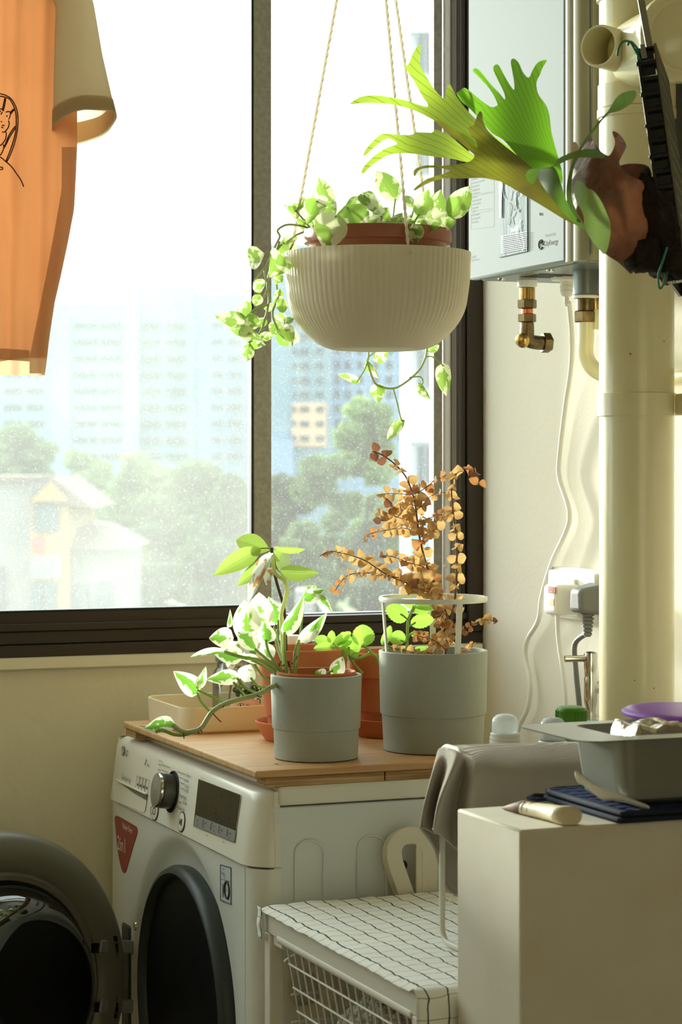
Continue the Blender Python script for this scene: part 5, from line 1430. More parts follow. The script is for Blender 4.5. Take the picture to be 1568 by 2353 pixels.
# ------------------------------------------------------------------ bottles behind the towel
def bottle(name, px, ytop, d, prof, label, mats, cat='bottle'):
    c = at(px, ytop, d); b = thing(name, (c.x, c.y, RZ + 0.003), label, cat)
    s = d / FPX
    for (nm, pr, m) in prof:
        obj(nm, MB().lathe((c.x, c.y, 0), [(r * s, (c.z - h * s) if h < 900 else RZ + 0.003) for r, h in pr], 32), mats[m], b, smooth=35)
    return b
m_bw = mat('bottle_white', srgb(232, 232, 226), 0.35)
m_green = mat('green_cap_plastic', srgb(92, 156, 36), 0.35, translucent=0.15)
mt = [m_clearplastic, m_bw, m_green]
bottle('roll_on_bottle', 1161, 1640, 2.42, [('cap', [(0, 0), (10, 0.5), (20, 3), (27, 9), (30, 18), (30, 45), (29, 46)], 0), ('collar', [(31, 43), (34, 45), (34, 51), (33, 52), (35, 53), (35, 60), (34, 61), (36, 62), (36, 74)], 1), ('body', [(36, 74), (44, 90), (44, 900), (40, 910)], 1)], 'white bottle with frosted domed cap left of green cap', mt)
bottle('roll_on_bottle', 1271, 1648, 2.44, [('cap', [(0, 0), (10, 0.5), (20, 3), (26, 9), (29, 18), (29, 54)], 0), ('collar', [(31, 54), (34, 56), (34, 62), (35, 63), (35, 80)], 1), ('body', [(35, 80), (43, 92), (43, 900), (40, 910)], 1)], 'white bottle with frosted cap tucked under the pan rim', mt)
gb = bottle('green_cap_bottle', 1313, 1623, 2.50, [('cap', [(0, 2), (26, 0), (32, 3), (35, 10), (35.5, 34), (34, 35)], 2), ('skirt', [(30, 34), (32, 36), (32, 78), (30, 80)], 2), ('body', [(30, 78), (46, 100), (46, 900), (40, 910)], 1)], 'bottle with ribbed bright green screw cap behind pan', mt)
gc = at(1313, 1623, 2.50); s = 2.5 / FPX
for k in range(40):
    a = 2 * PI * k / 40
    v = Vector((math.cos(a), math.sin(a), 0))
    obj('cap_rib', MB().tube([Vector((gc.x, gc.y, gc.z - 9 * s)) + v * 35.2 * s, Vector((gc.x, gc.y, gc.z - 33 * s)) + v * 35.7 * s], 0.0006, 4), m_green, gb)

# ------------------------------------------------------------------ on the partition: pot holders, pan, brush, spatula
m_navy = mat('navy_cotton', srgb(36, 48, 84), 0.9, spec=0.1, bump=(230, 0.8, 0.002), var=(120, srgb(48, 62, 104)))
m_navyd = mat('navy_binding', srgb(26, 32, 54), 0.85, bump=(300, 0.4))
PX0, PX1, PY0, PY1 = -0.448, -0.285, -1.075, -1.236
def holder(z0, dx, label):
    h_ = thing('pot_holder', ((PX0 + PX1) / 2 + dx, (PY0 + PY1) / 2, z0), label, 'pot holder', 'navy pot holders under the pan')
    def pad(u, v):
        x = PX0 + dx + (PX1 - PX0) * u; y = PY0 + (PY1 - PY0) * v
        return x, y
    mb = MB().grid(lambda u, v: (*pad(0.03 + 0.94 * u, 0.03 + 0.94 * v), z0 + 0.0048 + 0.0004 * math.sin(u * 60) * math.sin(v * 60)), 44, 44)
    obj('pad', mb, m_navy, h_, smooth=180)
    obj('pad_base', MB().box((PX0 + dx + 0.003, PY1 + 0.003, z0), (PX1 + dx - 0.003, PY0 - 0.003, z0 + 0.0044)), m_navyd, h_)
    r = 0.02; pts = []
    for (cx_, cy_, a0) in ((PX1 - r, PY0 - r, 0), (PX0 + r, PY0 - r, 90), (PX0 + 0.004, PY1 + 0.004, 180), (PX1 - 0.004, PY1 + 0.004, 270)):
        rr = r if a0 < 180 else 0.004
        for k in range(5):
            a = math.radians(a0 + 22.5 * k); pts.append(Vector((cx_ + dx + rr * math.cos(a), cy_ + rr * math.sin(a), z0 + 0.0028)))
    obj('binding', MB().tube(pts, 0.0026, 8, closed=True), m_navyd, h_, smooth=80)
    for k in range(8):
        yy = PY0 - 0.014 - k * 0.018
        obj('stitch_row', MB().tube([Vector((PX0 + dx + 0.006, yy, z0 + 0.0047)), Vector((PX1 + dx - 0.006, yy, z0 + 0.0047))], 0.0006, 5), m_navyd, h_)
    return h_
h1 = holder(BZ + 0.0003, 0.0, 'lower navy quilted pot holder lying on the white partition')
h2 = holder(BZ + 0.0058, 0.003, 'upper navy quilted pot holder directly under the pan')
lp = on(1262, 1835, 0, PX0)
obj('hanging_loop', MB().tube([Vector((PX0 + 0.012, PY0 - 0.004, BZ + 0.003)), Vector((PX0 - 0.004, PY0 + 0.001, BZ + 0.004)), Vector((PX0 - 0.014, PY0 - 0.006, BZ + 0.003)), Vector((PX0 - 0.01, PY0 - 0.016, BZ + 0.0022)), Vector((PX0 + 0.004, PY0 - 0.02, BZ + 0.003))], 0.002, 8), m_navyd, h1, smooth=80)
# pan
m_pan = mat('grey_coated_steel', srgb(150, 152, 142), 0.36, 0.35, bump=(300, 0.05))
PZ0, PZ1 = BZ + 0.0114, 0.967
pn = thing('loaf_pan', (-0.33, -1.165, PZ0), 'grey metal pan with wide flat rim on navy pot holders', 'pan')
def rrect(x0, x1, y0, y1, r, z, k=6):
    o_ = []
    for (cx_, cy_, a0) in ((x1 - r, y1 - r, 0), (x0 + r, y1 - r, 90), (x0 + r, y0 + r, 180), (x1 - r, y0 + r, 270)):
        for i in range(k + 1):
            a = math.radians(a0 + 90 * i / k); o_.append(Vector((cx_ + r * math.cos(a), cy_ + r * math.sin(a), z)))
    return o_
pxl, pxr, pyn, pyf = -0.437, -0.22, -1.214, -1.118
secs = [rrect(pxl - 0.047, pxr + 0.03, pyn - 0.022, pyf + 0.022, 0.022, PZ1 - 0.0015), rrect(pxl - 0.048, pxr + 0.031, pyn - 0.023, pyf + 0.023, 0.022, PZ1), rrect(pxl + 0.0005, pxr - 0.0005, pyn + 0.0005, pyf - 0.0005, 0.016, PZ1 + 0.0004),
        rrect(pxl + 0.002, pxr - 0.002, pyn + 0.002, pyf - 0.002, 0.016, PZ1 - 0.003), rrect(pxl + 0.008, pxr - 0.008, pyn + 0.007, pyf - 0.007, 0.014, PZ0 + 0.006), rrect(pxl + 0.012, pxr - 0.012, pyn + 0.012, pyf - 0.012, 0.012, PZ0 + 0.0016)]
inner = secs
outer = [rrect(pxl + 0.012, pxr - 0.012, pyn + 0.012, pyf - 0.012, 0.012, PZ0), rrect(pxl + 0.007, pxr - 0.007, pyn + 0.006, pyf - 0.006, 0.014, PZ0 + 0.005), rrect(pxl, pxr, pyn, pyf, 0.016, PZ1 - 0.006), rrect(pxl - 0.001, pxr + 0.001, pyn - 0.001, pyf + 0.001, 0.017, PZ1 - 0.0025)]
allr = outer + secs
mb = MB(); nn_ = len(allr[0])
for s in allr: mb.v += s
for k in range(len(allr) - 1):
    for j in range(nn_):
        j2 = (j + 1) % nn_; mb.f.append((k * nn_ + j, k * nn_ + j2, (k + 1) * nn_ + j2, (k + 1) * nn_ + j))
mb.f.append(tuple(range(nn_))); mb.f.append(tuple((len(allr) - 1) * nn_ + j for j in reversed(range(nn_))))
obj('body', mb, m_pan, pn, smooth=40)
# clear dimpled tray in the pan
m_clr = mat('clear_glossy_plastic', srgb(236, 232, 220), 0.07, trans=0.85, ior=1.4, spec=0.7)
ct = thing('clear_tray', (-0.33, -1.165, PZ0 + 0.004), 'clear glossy domed plastic tray lying in the pan', 'tray')
def tray(u, v):
    x = pxl + 0.012 + (pxr - pxl - 0.024) * u; y = pyn + 0.012 + (pyf - pyn - 0.024) * v
    e = min(1, min(u, 1 - u) * 9) * min(1, min(v, 1 - v) * 6)
    z = PZ0 + 0.014 + e * (0.051 + 0.0055 * abs(math.sin(u * PI * 5)) * abs(math.sin(v * PI * 2)) + 0.002 * mnoise.noise(Vector((x * 90, y * 90, 0))))
    return (x, y, z)
obj('tray_shell', MB().grid(tray, 70, 40), mat('shiny_clear_film', srgb(206, 200, 184), 0.1, 0.75, bump=(120, 0.5, 0.002)), ct, smooth=180)
# purple lid at the back of the pan
m_purple = mat('purple_plastic', srgb(146, 70, 190), 0.3, translucent=0.2)
lc_ = Vector((-0.304, -1.112, PZ1 + 0.006))
ax_ = Vector((0.02, -0.04, 1)).normalized()
pl_ = obj('purple_lid', MB().lathe(lc_, [(0.0, 0.003), (0.05, 0.003), (0.062, 0.0015), (0.066, -0.001), (0.066, -0.0035), (0.06, -0.002), (0.05, 0.0005), (0, 0.0005)], 48, ax_), m_purple, smooth=40)
tag(pl_, 'purple plastic lid resting on far rim of the pan', 'lid')
# white spatula leaning on the pan
m_ivory = mat('ivory_plastic', srgb(222, 218, 204), 0.4, translucent=0.1)
spp = [(1322, 1773), (1334, 1778), (1350, 1790), (1376, 1806), (1392, 1812), (1420, 1822), (1452, 1836), (1482, 1848), (1493, 1855), (1490, 1859), (1470, 1854), (1440, 1845), (1410, 1839), (1384, 1837), (1368, 1824), (1344, 1806), (1328, 1795)]
spo = sheet('spatula', spp, lambda x, y: 2.055 - 0.000235 * (x - 1322) + 0.00012 * (y - 1773), m_ivory, None, step=9, thick=0.002)
tag(spo, 'white plastic spatula propped between pan and pot holder', 'spatula')
# brush with carved pale handle
m_bone = mat('pale_wood_handle', srgb(232, 222, 192), 0.5, var=(26, srgb(206, 188, 148), 0.18), stretch=(1, 0.3, 1))
m_burn = mat('burnt_tip', srgb(96, 70, 44), 0.7, var=(60, srgb(150, 116, 74)))
ba, bb_ = Vector((-0.492, -1.2265, BZ)), Vector((-0.506, -1.128, BZ))
bdr = (bb_ - ba).normalized(); bs = bdr.cross(Z).normalized()
br = thing('kitchen_utensil', ba, 'utensil with thick pale handle and brown tapering tip on white partition', 'utensil')
L_ = (bb_ - ba).length
secs_ = [(-0.0, 0.003, 0.002), (0.0005, 0.0115, 0.0062), (0.004, 0.0145, 0.0078), (0.012, 0.0145, 0.0078), (0.022, 0.0105, 0.0072), (0.045, 0.0085, 0.0066), (0.072, 0.0075, 0.0058)]
secs2 = [(0.072, 0.0077, 0.006), (0.076, 0.0077, 0.006), (0.084, 0.0068, 0.0048), (0.096, 0.004, 0.003), (0.108, 0.0012, 0.001)]
def hs(mb, secl):
    n_ = 28; i0 = len(mb.v)
    for (t, a, b) in secl:
        c = ba + bdr * t + Z * (b + 0.0004)
        for j in range(n_):
            q = 2 * PI * j / n_; cx_ = math.cos(q); sx_ = math.sin(q)
            aa = a * (1 - 0.10 * (math.cos(2 * q) < -0.7))
            mb.v.append(c + bs * (math.copysign(abs(cx_) ** 0.8, cx_) * aa) + Z * (math.copysign(abs(sx_) ** 0.8, sx_) * b))
    for k in range(len(secl) - 1):
        for j in range(n_):
            j2 = (j + 1) % n_; mb.f.append((i0 + k * n_ + j, i0 + k * n_ + j2, i0 + (k + 1) * n_ + j2, i0 + (k + 1) * n_ + j))
    mb.f.append(tuple(i0 + j for j in range(n_))); mb.f.append(tuple(i0 + (len(secl) - 1) * n_ + j for j in range(n_)))
    return mb
obj('handle', hs(MB(), secs_), m_bone, br, smooth=60)
obj('brown_tip', hs(MB(), secs2), m_burn, br, smooth=60)
for t in (0.058, 0.067):
    c = ba + bdr * t + Z * 0.0066
    obj('handle_ring', MB().tube([c + bs * 0.0079 * math.cos(q) + Z * 0.0066 * math.sin(q) for q in [2 * PI * k / 20 for k in range(20)]], 0.0004, 5, closed=True), m_burn, br)
# ------------------------------------------------------------------ leaf materials and shapes
lm_marble = leafmat('pothos_marbled', srgb(116, 146, 84), srgb(218, 224, 182), 0.42, 1.7, tgreen=srgb(160, 196, 84), tpale=srgb(236, 240, 192), trans=0.5, center=0.15, veins=8)
lm_njoy = leafmat('pothos_white_margin', srgb(96, 146, 66), srgb(232, 232, 212), 0.52, 1.7, tgreen=srgb(136, 194, 66), tpale=srgb(250, 250, 224), trans=0.5, center=0.75, veins=9)
lm_white = leafmat('pothos_nearly_white', srgb(112, 158, 76), srgb(236, 236, 218), 0.8, 1.5, tgreen=srgb(150, 200, 76), tpale=srgb(250, 250, 228), trans=0.5, center=0.5, veins=9)
lm_avo = leafmat('seedling_green', srgb(164, 194, 84), srgb(1, 1, 1), 0, tgreen=srgb(178, 206, 96), trans=0.46, veins=9, veindark=0.72)
lm_mint = leafmat('mint_fuzzy_green', srgb(134, 178, 84), srgb(1, 1, 1), 0, tgreen=srgb(178, 224, 88), trans=0.52, veins=6, rough=0.7, veindark=0.7)
lm_dry = [leafmat('dry_leaf_tan', srgb(194, 160, 112), srgb(1, 1, 1), 0, tgreen=srgb(222, 180, 116), trans=0.42, veins=5, rough=0.75, veindark=0.8),
          leafmat('dry_leaf_rust', srgb(176, 132, 90), srgb(1, 1, 1), 0, tgreen=srgb(206, 144, 88), trans=0.4, veins=5, rough=0.75, veindark=0.8),
          leafmat('dry_leaf_dark', srgb(128, 92, 72), srgb(1, 1, 1), 0, tgreen=srgb(150, 94, 70), trans=0.35, veins=5, rough=0.75, veindark=0.8)]
heart_n = lambda t: heart(t)
L_marble = [leafmesh('pothos_leaf', heart, 0.10 + 0.05 * k, 0.10 + 0.06 * (k % 3), 0.02, lm_marble, seed=k, notch=0.10) for k in range(5)]
L_njoy = [leafmesh('njoy_leaf', heart, 0.10 + 0.05 * k, 0.12 + 0.05 * (k % 3), 0.025, lm_njoy, seed=10 + k, notch=0.06) for k in range(5)]
L_white = [leafmesh('white_leaf', ovate, 0.12 + 0.05 * k, 0.14, 0.02, lm_white, seed=20 + k) for k in range(4)]
L_avo = [leafmesh('seedling_leaf', ovate, 0.10 + 0.04 * k, 0.12 + 0.05 * k, 0.012, lm_avo, seed=30 + k) for k in range(3)]
L_mint = [leafmesh('mint_leaf', broad, 0.10 + 0.05 * k, 0.10, 0.02, lm_mint, nu=24, seed=40 + k, serr=0.045) for k in range(3)]
L_dry = [[leafmesh('dry_leaf', broad, 0.12 + 0.1 * k, 0.1 + 0.12 * k, 0.05, m_, nu=6, nv=4, seed=50 + k) for k in range(3)] for m_ in lm_dry]

def stem(parent, pts, r, m, name='stem', n=7, k=5):
    r = r * 0.78
    P = pxpath(pts, k)
    rr = [r] * len(P)
    return obj(name, MB().tube(P, rr, n), m, parent, smooth=80)
def ring_pot(name, cx, ytop, ybot_c, rtop, rbot, d, wall, m, step=None, rimh=0):
    pass

def base_xy(px, d):
    p = at(px, HY, d); return p.x, p.y

# ------------------------------------------------------------------ hanging planter
d0 = 2.65; s0 = d0 / FPX
hx, hy_ = base_xy(868, d0)
zz_ = lambda py: CAM.z + (HY - py) * s0
hp_ = thing('hanging_planter', (hx, hy_, zz_(805)), 'ribbed cream hanging planter on three ropes before the window', 'planter')
prof = [(0, 805), (60, 805.5), (98, 804), (116, 800), (135, 792), (152, 780), (168, 765), (182, 748), (193, 730), (202, 708), (207, 680), (211, 650), (213, 620), (214.5, 585), (214, 583.5), (211, 583.5), (210.5, 586), (209, 620), (206, 660), (202, 690), (196, 715), (186, 740), (170, 758), (150, 776), (100, 792), (0, 794)]
NRIB = 92
dens = crom(prof, 5)
NA = NRIB * 8
def ribmod(q, r, h):
    py = HY - (h - CAM.z) / s0
    out = 1.0 if r > 0.04 else 0
    amp = 0.0007 * min(1.0, max(0.0, (786 - py) / 60.0)) * (1 if py > 592 else 0.9)
    return amp * (abs(math.cos(q * NRIB / 2)) ** 0.8 - 0.4) * out
mb = MB()
A_out = [(r * s0, zz_(y)) for r, y in dens]
icut = next(i for i, (r, y) in enumerate(dens) if y <= 583.6 and i > 20)
mb.lathe((hx, hy_, 0), A_out[:icut + 1], NA, mod=ribmod)
mb.f.pop()
obj('pot', mb, m_planterwhite, hp_, smooth=180)
mb = MB().lathe((hx, hy_, 0), A_out[icut:], 96); mb.f = [f for f in mb.f if len(f) == 4]
obj('pot_inside', mb, m_planterwhite, hp_, smooth=60)
# ropes meet at a hook; each one is two twisted strands
hk = at(850, -417, d0)
def rim_at(px, front):
    dx = (px - 868) / 214.0; dx = max(-0.98, min(0.98, dx))
    a = math.sqrt(1 - dx * dx) * (-1 if front else 1)
    return Vector((hx, hy_, 0)) + (R * dx + F * a) * (211 * s0)
ends = [(rim_at(935, True) + Z * zz_(600)), (rim_at(662, False) + Z * zz_(590)), (rim_at(1005, False) + Z * zz_(590))]
for e in ends:
    for ph in (0, PI):
        L = (hk - e); n_ = 150; dirv = L.normalized(); X = dirv.orthogonal().normalized(); Y = dirv.cross(X)
        pts = [e + L * (k / n_) + (X * math.cos(ph + k * 1.15) + Y * math.sin(ph + k * 1.15)) * 0.0010 for k in range(n_ + 1)]
        obj('rope_strand', MB().tube(pts, 0.00125, 6), m_rope, hp_, smooth=80)
    out = (Vector((e.x - hx, e.y - hy_, 0))).normalized()
    obj('rope_knot', MB().lathe(e - out * 0.004, [(0.0012, 0), (0.0026, 0.004), (0.0026, 0.007), (0.001, 0.0085)], 10, out), m_rope, hp_, smooth=80)
    obj('grommet', MB().tube([e + out * 0.0045 + (out.cross(Z) * math.cos(q) + Z * math.sin(q)) * 0.0032 for q in [2 * PI * k / 14 for k in range(14)]], 0.0006, 5, closed=True), m_planterwhite, hp_)
obj('hook', MB().tube([hk, hk + Z * 0.02, Vector((hk.x, hk.y, ZC - 0.001))], 0.002, 8), m_brushed, hp_)
# nursery pot with the pothos
pp_o = thing('potted_pothos', (hx, hy_, zz_(790)), 'marbled trailing pothos in terracotta coloured plastic pot inside hanging planter', 'plant')
pr = [(0, 790), (118, 790), (156, 585), (157, 566), (160, 562), (169, 560), (170.5, 552), (170, 536), (168, 530), (163, 529), (160, 533), (158, 545), (150, 560), (146, 570)]
obj('pot', MB().lathe((hx, hy_, 0), [(r * s0, zz_(y)) for r, y in pr], 72), m_terraplastic, pp_o, smooth=35)
obj('soil', MB().lathe((hx, hy_, 0), [(0, zz_(548)), (80 * s0, zz_(547)), (152 * s0, zz_(552))], 40), m_soil, pp_o, smooth=60)
def q3(x, y): return (460 + 0.4145 * x, 360 + 0.4145 * y)
HL = [((690, 280), (662, 112), 110, .06, 1), ((580, 350), (465, 262), 48, .03, 1), ((645, 245), (598, 362), 105, -.03, 0), ((530, 300), (592, 208), 52, .02, 1), ((700, 335), (752, 252), 66, .03, 1),
 ((905, 268), (800, 278), 92, .02, 0), ((815, 282), (898, 438), 168, -.075, 0), ((752, 330), (685, 512), 160, -.08, 0), ((905, 212), (985, 312), 76, .0, 0), ((1082, 236), (975, 68), 104, .0, 1),
 ((1212, 320), (1270, 180), 96, -.01, 1), ((1290, 350), (1335, 185), 108, .02, 1), ((1392, 332), (1502, 152), 108, .0, 1), ((1230, 395), (1338, 365), 66, -.06, 0), ((1185, 380), (1208, 488), 80, -.085, 0),
 ((1335, 390), (1422, 345), 66, -.03, 1), ((1003, 330), (898, 416), 58, -.07, 0), ((985, 345), (1052, 288), 84, -.02, 0), ((1060, 380), (1122, 318), 64, -.03, 0), ((930, 385), (900, 305), 74, .03, 0),
 ((1105, 390), (1192, 348), 66, -.04, 0), ((1192, 272), (1118, 212), 44, .03, 1), ((1020, 390), (1090, 350), 60, .05, 0), ((860, 400), (940, 350), 70, .04, 0), ((1240, 360), (1200, 290), 60, .05, 1), ((740, 400), (690, 330), 80, .04, 0),
 ((1350, 300), (1400, 260), 40, .04, 1), ((620, 400), (570, 330), 50, .04, 1), ((800, 390), (770, 300), 90, .05, 0), ((960, 300), (1010, 250), 60, .05, 0),
 ((700, 390), (640, 350), 80, .06, 0), ((780, 400), (850, 340), 80, .0, 0), ((880, 390), (850, 320), 70, .02, 0), ((1000, 400), (960, 340), 66, .06, 0), ((1050, 400), (1000, 360), 60, -.03, 0), ((1130, 400), (1160, 330), 62, .06, 0), ((1160, 400), (1120, 350), 56, .0, 0), ((1280, 400), (1240, 350), 60, .05, 0), ((1300, 390), (1350, 320), 60, .06, 1), ((840, 350), (905, 300), 84, -.04, 0), ((660, 395), (720, 350), 70, .0, 0), ((600, 400), (540, 350), 56, .02, 1)]
for i, (b, t, w, dz, hi) in enumerate(HL):
    bb, tt = q3(*b), q3(*t); d = d0 + dz
    put_leaf(pp_o, L_marble, bb, tt, w * 0.4145 * 1.2, d, random.uniform(-0.03, 0.03), None if not hi else random.uniform(-0.3, 0.3))
    rx = 868 + (bb[0] - 868) * 0.72; rx = max(735, min(1000, rx))
    stem(pp_o, [(bb[0], bb[1], d), ((bb[0] * 0.6 + rx * 0.4), bb[1] * 0.45 + 545 * 0.55 - 8, d * 0.6 + (d0 + 0.0) * 0.4), (rx, 552, d0 + dz * 0.6)], 0.0013, m_stem, 'petiole')
TL = [((350, 545), (260, 595), 96), ((442, 545), (398, 662), 112), ((448, 492), (553, 572), 100), ((450, 478), (548, 440), 42), ((312, 688), (342, 757), 62), ((252, 922), (78, 878), 76), ((252, 800), (228, 912), 62),
 ((262, 962), (163, 958), 54), ((312, 890), (248, 962), 72), ((228, 965), (332, 1012), 62), ((268, 1022), (352, 1052), 52), ((272, 1040), (258, 1147), 56), ((352, 895), (298, 952), 52), ((442, 740), (418, 832), 44),
 ((428, 832), (492, 808), 64), ((412, 890), (492, 906), 46), ((444, 928), (388, 987), 74), ((436, 968), (556, 1022), 96), ((470, 930), (517, 898), 42), ((358, 840), (422, 818), 36), ((328, 1000), (412, 988), 42), ((420, 700), (452, 640), 46), ((330, 770), (300, 830), 50), ((300, 1010), (360, 1045), 50), ((470, 960), (510, 1040), 70)]
def dtrail(x): return 2.60 + 0.05 * (x / 600.0)
for (b, t, w) in TL:
    d = dtrail(b[0]) + random.uniform(-0.03, 0.03)
    put_leaf(pp_o, L_marble, q3(*b), q3(*t), w * 0.4145 * 1.25, d, random.uniform(-0.02, 0.02))
for pts in ([(615, 402), (560, 384), (480, 378), (430, 408), (442, 442), (420, 490), (390, 560), (358, 640), (378, 720), (340, 800), (290, 880), (262, 925)], [(600, 408), (500, 450), (440, 500), (380, 590), (300, 700), (332, 780), (260, 820)], [(520, 470), (455, 620), (425, 700), (432, 780), (402, 870), (432, 960)], [(442, 470), (376, 680), (382, 800), (360, 900), (330, 980), (270, 1032)], [(376, 820), (300, 850), (250, 880)]):
    stem(pp_o, [(*q3(*p), dtrail(p[0]) + 0.005) for p in pts], 0.0017, m_stemdark, 'vine')
DB = 2.79
for pts in ([(932, 600), (935, 1070), (930, 1135), (960, 1235), (990, 1270), (1060, 1285), (1120, 1265), (1200, 1200), (1240, 1140), (1258, 1070), (1262, 900), (1240, 560)], [(930, 1140), (905, 1195), (870, 1247)], [(1072, 1285), (1095, 1370), (1116, 1458), (1130, 1460)], [(1160, 1225), (1220, 1220), (1236, 1250), (1215, 1278)], [(1250, 1112), (1290, 1110), (1350, 1162)], [(935, 1110), (965, 1080), (975, 1010)]):
    stem(pp_o, [(*q3(*p), DB) for p in pts], 0.0018 if len(pts) > 5 else 0.0011, m_stemdark if len(pts) > 5 else m_stem, 'vine')
for (b, t, w, rl) in (((875, 1247), (765, 1203), 44, .4), ((925, 1140), (990, 1236), 46, .3), ((965, 1120), (1048, 1085), 74, .2), ((985, 1265), (985, 1366), 84, .1), ((1350, 1160), (1360, 1322), 88, .2), ((1215, 1265), (1277, 1347), 44, .4), ((1126, 1462), (1030, 1572), 62, .2), ((1262, 1072), (1332, 1048), 46, .2)):
    put_leaf(pp_o, L_marble, q3(*b), q3(*t), w * 0.4145, DB, random.uniform(-0.02, 0.02), rl)

# ------------------------------------------------------------------ pots on the board
def on_board(px, d): 
    p = at(px, HY, d); return Vector((p.x, p.y, BT + 0.0004))
def lathe_px(c, d, rows, n=64):
    """rows (radius px, height px above the base) at distance d"""
    s = d / FPX
    return MB().lathe(c, [(r * s, h * s) for r, h in rows], n)
# small grey pot
gd = 2.638; gc_ = on_board(727, gd)
g1 = thing('grey_pot', gc_, 'small grey two tier stoneware pot at near corner of the board', 'pot')
obj('pot', lathe_px(gc_, gd, [(0, 0), (93, 0), (96, 2), (98, 66), (98.5, 68), (101, 70), (101.5, 72), (105, 188), (105, 190), (103.5, 191.5), (97, 191.5), (95.5, 190), (93, 40), (0, 36)], 96), m_greypot, g1, smooth=35)
obj('foot_ring', lathe_px(gc_, gd, [(90, -0.2), (94, 0.2), (95, 3), (90, 3)], 64), m_dark_plastic, g1)
pv = thing('potted_pothos', gc_ + Z * 0.022, 'white and green pothos spilling left from small grey pot', 'plant')
obj('pot', lathe_px(gc_ , gd, [(0, 42), (78, 42), (88, 180), (91, 186), (92, 196), (90, 199), (87, 198), (85, 188), (84, 170), (0, 168)], 64), m_terra, pv, smooth=35)
obj('soil', lathe_px(gc_, gd, [(0, 171), (50, 172), (83, 169)], 32), m_soil, pv, smooth=60)
def q1(x, y): return (300 + 0.3827 * x, 1180 + 0.3827 * y)
NL = [ # base, tip, width, depth, meshes, roll
 ((402, 1072), (268, 950), 122, 2.60, 'n', .15), ((402, 1045), (456, 928), 58, 2.60, 'n', .4), ((648, 985), (453, 992), 92, 2.62, 'n', .3), ((722, 905), (682, 1018), 116, 2.66, 'w', .1),
 ((668, 868), (488, 822), 112, 2.63, 'n', .25), ((580, 828), (360, 852), 46, 2.62, 'w', .5), ((748, 818), (642, 702), 104, 2.66, 'n', .2), ((815, 770), (806, 650), 118, 2.67, 'n', .1),
 ((612, 752), (470, 742), 120, 2.78, 'n', .2), ((700, 800), (688, 515), 172, 2.80, 'w', .1), ((785, 690), (772, 478), 170, 2.82, 'w', -.1), ((870, 660), (832, 505), 130, 2.84, 'n', .0),
 ((925, 715), (1048, 508), 92, 2.66, 'n', .35), ((1012, 760), (1192, 606), 84, 2.66, 'n', .4), ((930, 690), (1022, 632), 84, 2.72, 'n', .2), ((765, 885), (648, 858), 54, 2.68, 'n', .4),
 ((848, 880), (790, 770), 100, 2.68, 'w', .0), ((590, 680), (602, 588), 32, 2.76, 'n', .3), ((258, 1262), (84, 1286), 100, 2.60, 'n', .2), ((160, 1312), (45, 1264), 32, 2.60, 'n', .3),
 ((1168, 975), (1108, 952), 70, 2.62, 'n', .2), ((1215, 972), (1284, 858), 92, 2.64, 'n', .2), ((638, 868), (575, 935), 64, 2.74, 'w', .2), ((660, 780), (600, 860), 110, 2.74, 'w', .2),
 ((720, 840), (640, 770), 120, 2.76, 'w', .1), ((860, 760), (905, 690), 70, 2.76, 'n', .1), ((1250, 985), (1290, 940), 40, 2.66, 'n', .3), ((700, 780), (760, 850), 90, 2.72, 'w', .1), ((735, 820), (765, 700), 100, 2.74, 'w', -.2)]
for (b, t, w, d, k, rl) in NL:
    put_leaf(pv, L_njoy if k == 'n' else L_white, q1(*b), q1(*t), w * 0.3827, d, random.uniform(-0.02, 0.02), rl)
put_leaf(pv, L_njoy, q1(1040, 512), q1(1165, 455), 34, 2.70, 0, .2); put_leaf(pv, L_njoy, q1(1050, 470), q1(1120, 440), 24, 2.72, 0, .6)
put_leaf(pv, L_njoy, q1(1140, 488), q1(1212, 602), 20, 2.70, 0, .5)
RN = [(838, 1046, 2.60), (775, 1082, 2.595), (700, 1104, 2.595), (640, 1120, 2.59), (570, 1142, 2.59), (490, 1192, 2.59), (430, 1282, 2.59), (380, 1306, 2.59), (320, 1310, 2.592), (258, 1272, 2.598)]
stem(pv, [(*q1(x, y), d) for x, y, d in [(905, 990, 2.64), (870, 1030, 2.61)] + RN], 0.0036, m_stemdark, 'runner', 10)
stem(pv, [(*q1(x, y), 2.59) for x, y in ((385, 1306), (325, 1328), (260, 1326), (190, 1300), (150, 1312))], 0.0026, m_stem, 'runner', 8)
for pts in ([(568, 1142), (500, 1105), (402, 1060)], [(482, 1196), (425, 1130), (400, 1075)], [(698, 1100), (660, 1060), (618, 1012)], [(772, 1082), (690, 1045), (640, 988)], [(838, 1042), (770, 1040), (722, 985)], [(838, 1010), (790, 970), (745, 905)]):
    stem(pv, [(*q1(*p), 2.60) for p in pts], 0.0018, m_stem, 'petiole', 7)
for pts in ([(495, 1200), (520, 1228), (545, 1252)], [(410, 1290), (422, 1302), (432, 1312)], [(400, 1298), (408, 1312), (412, 1322)], [(318, 1318), (320, 1340), (322, 1352)], [(575, 1142), (560, 1155), (555, 1165)], [(760, 1090), (775, 1102), (790, 1098)]):
    stem(pv, [(*q1(*p), 2.588) for p in pts], 0.0008, m_woody, 'aerial_root', 5)
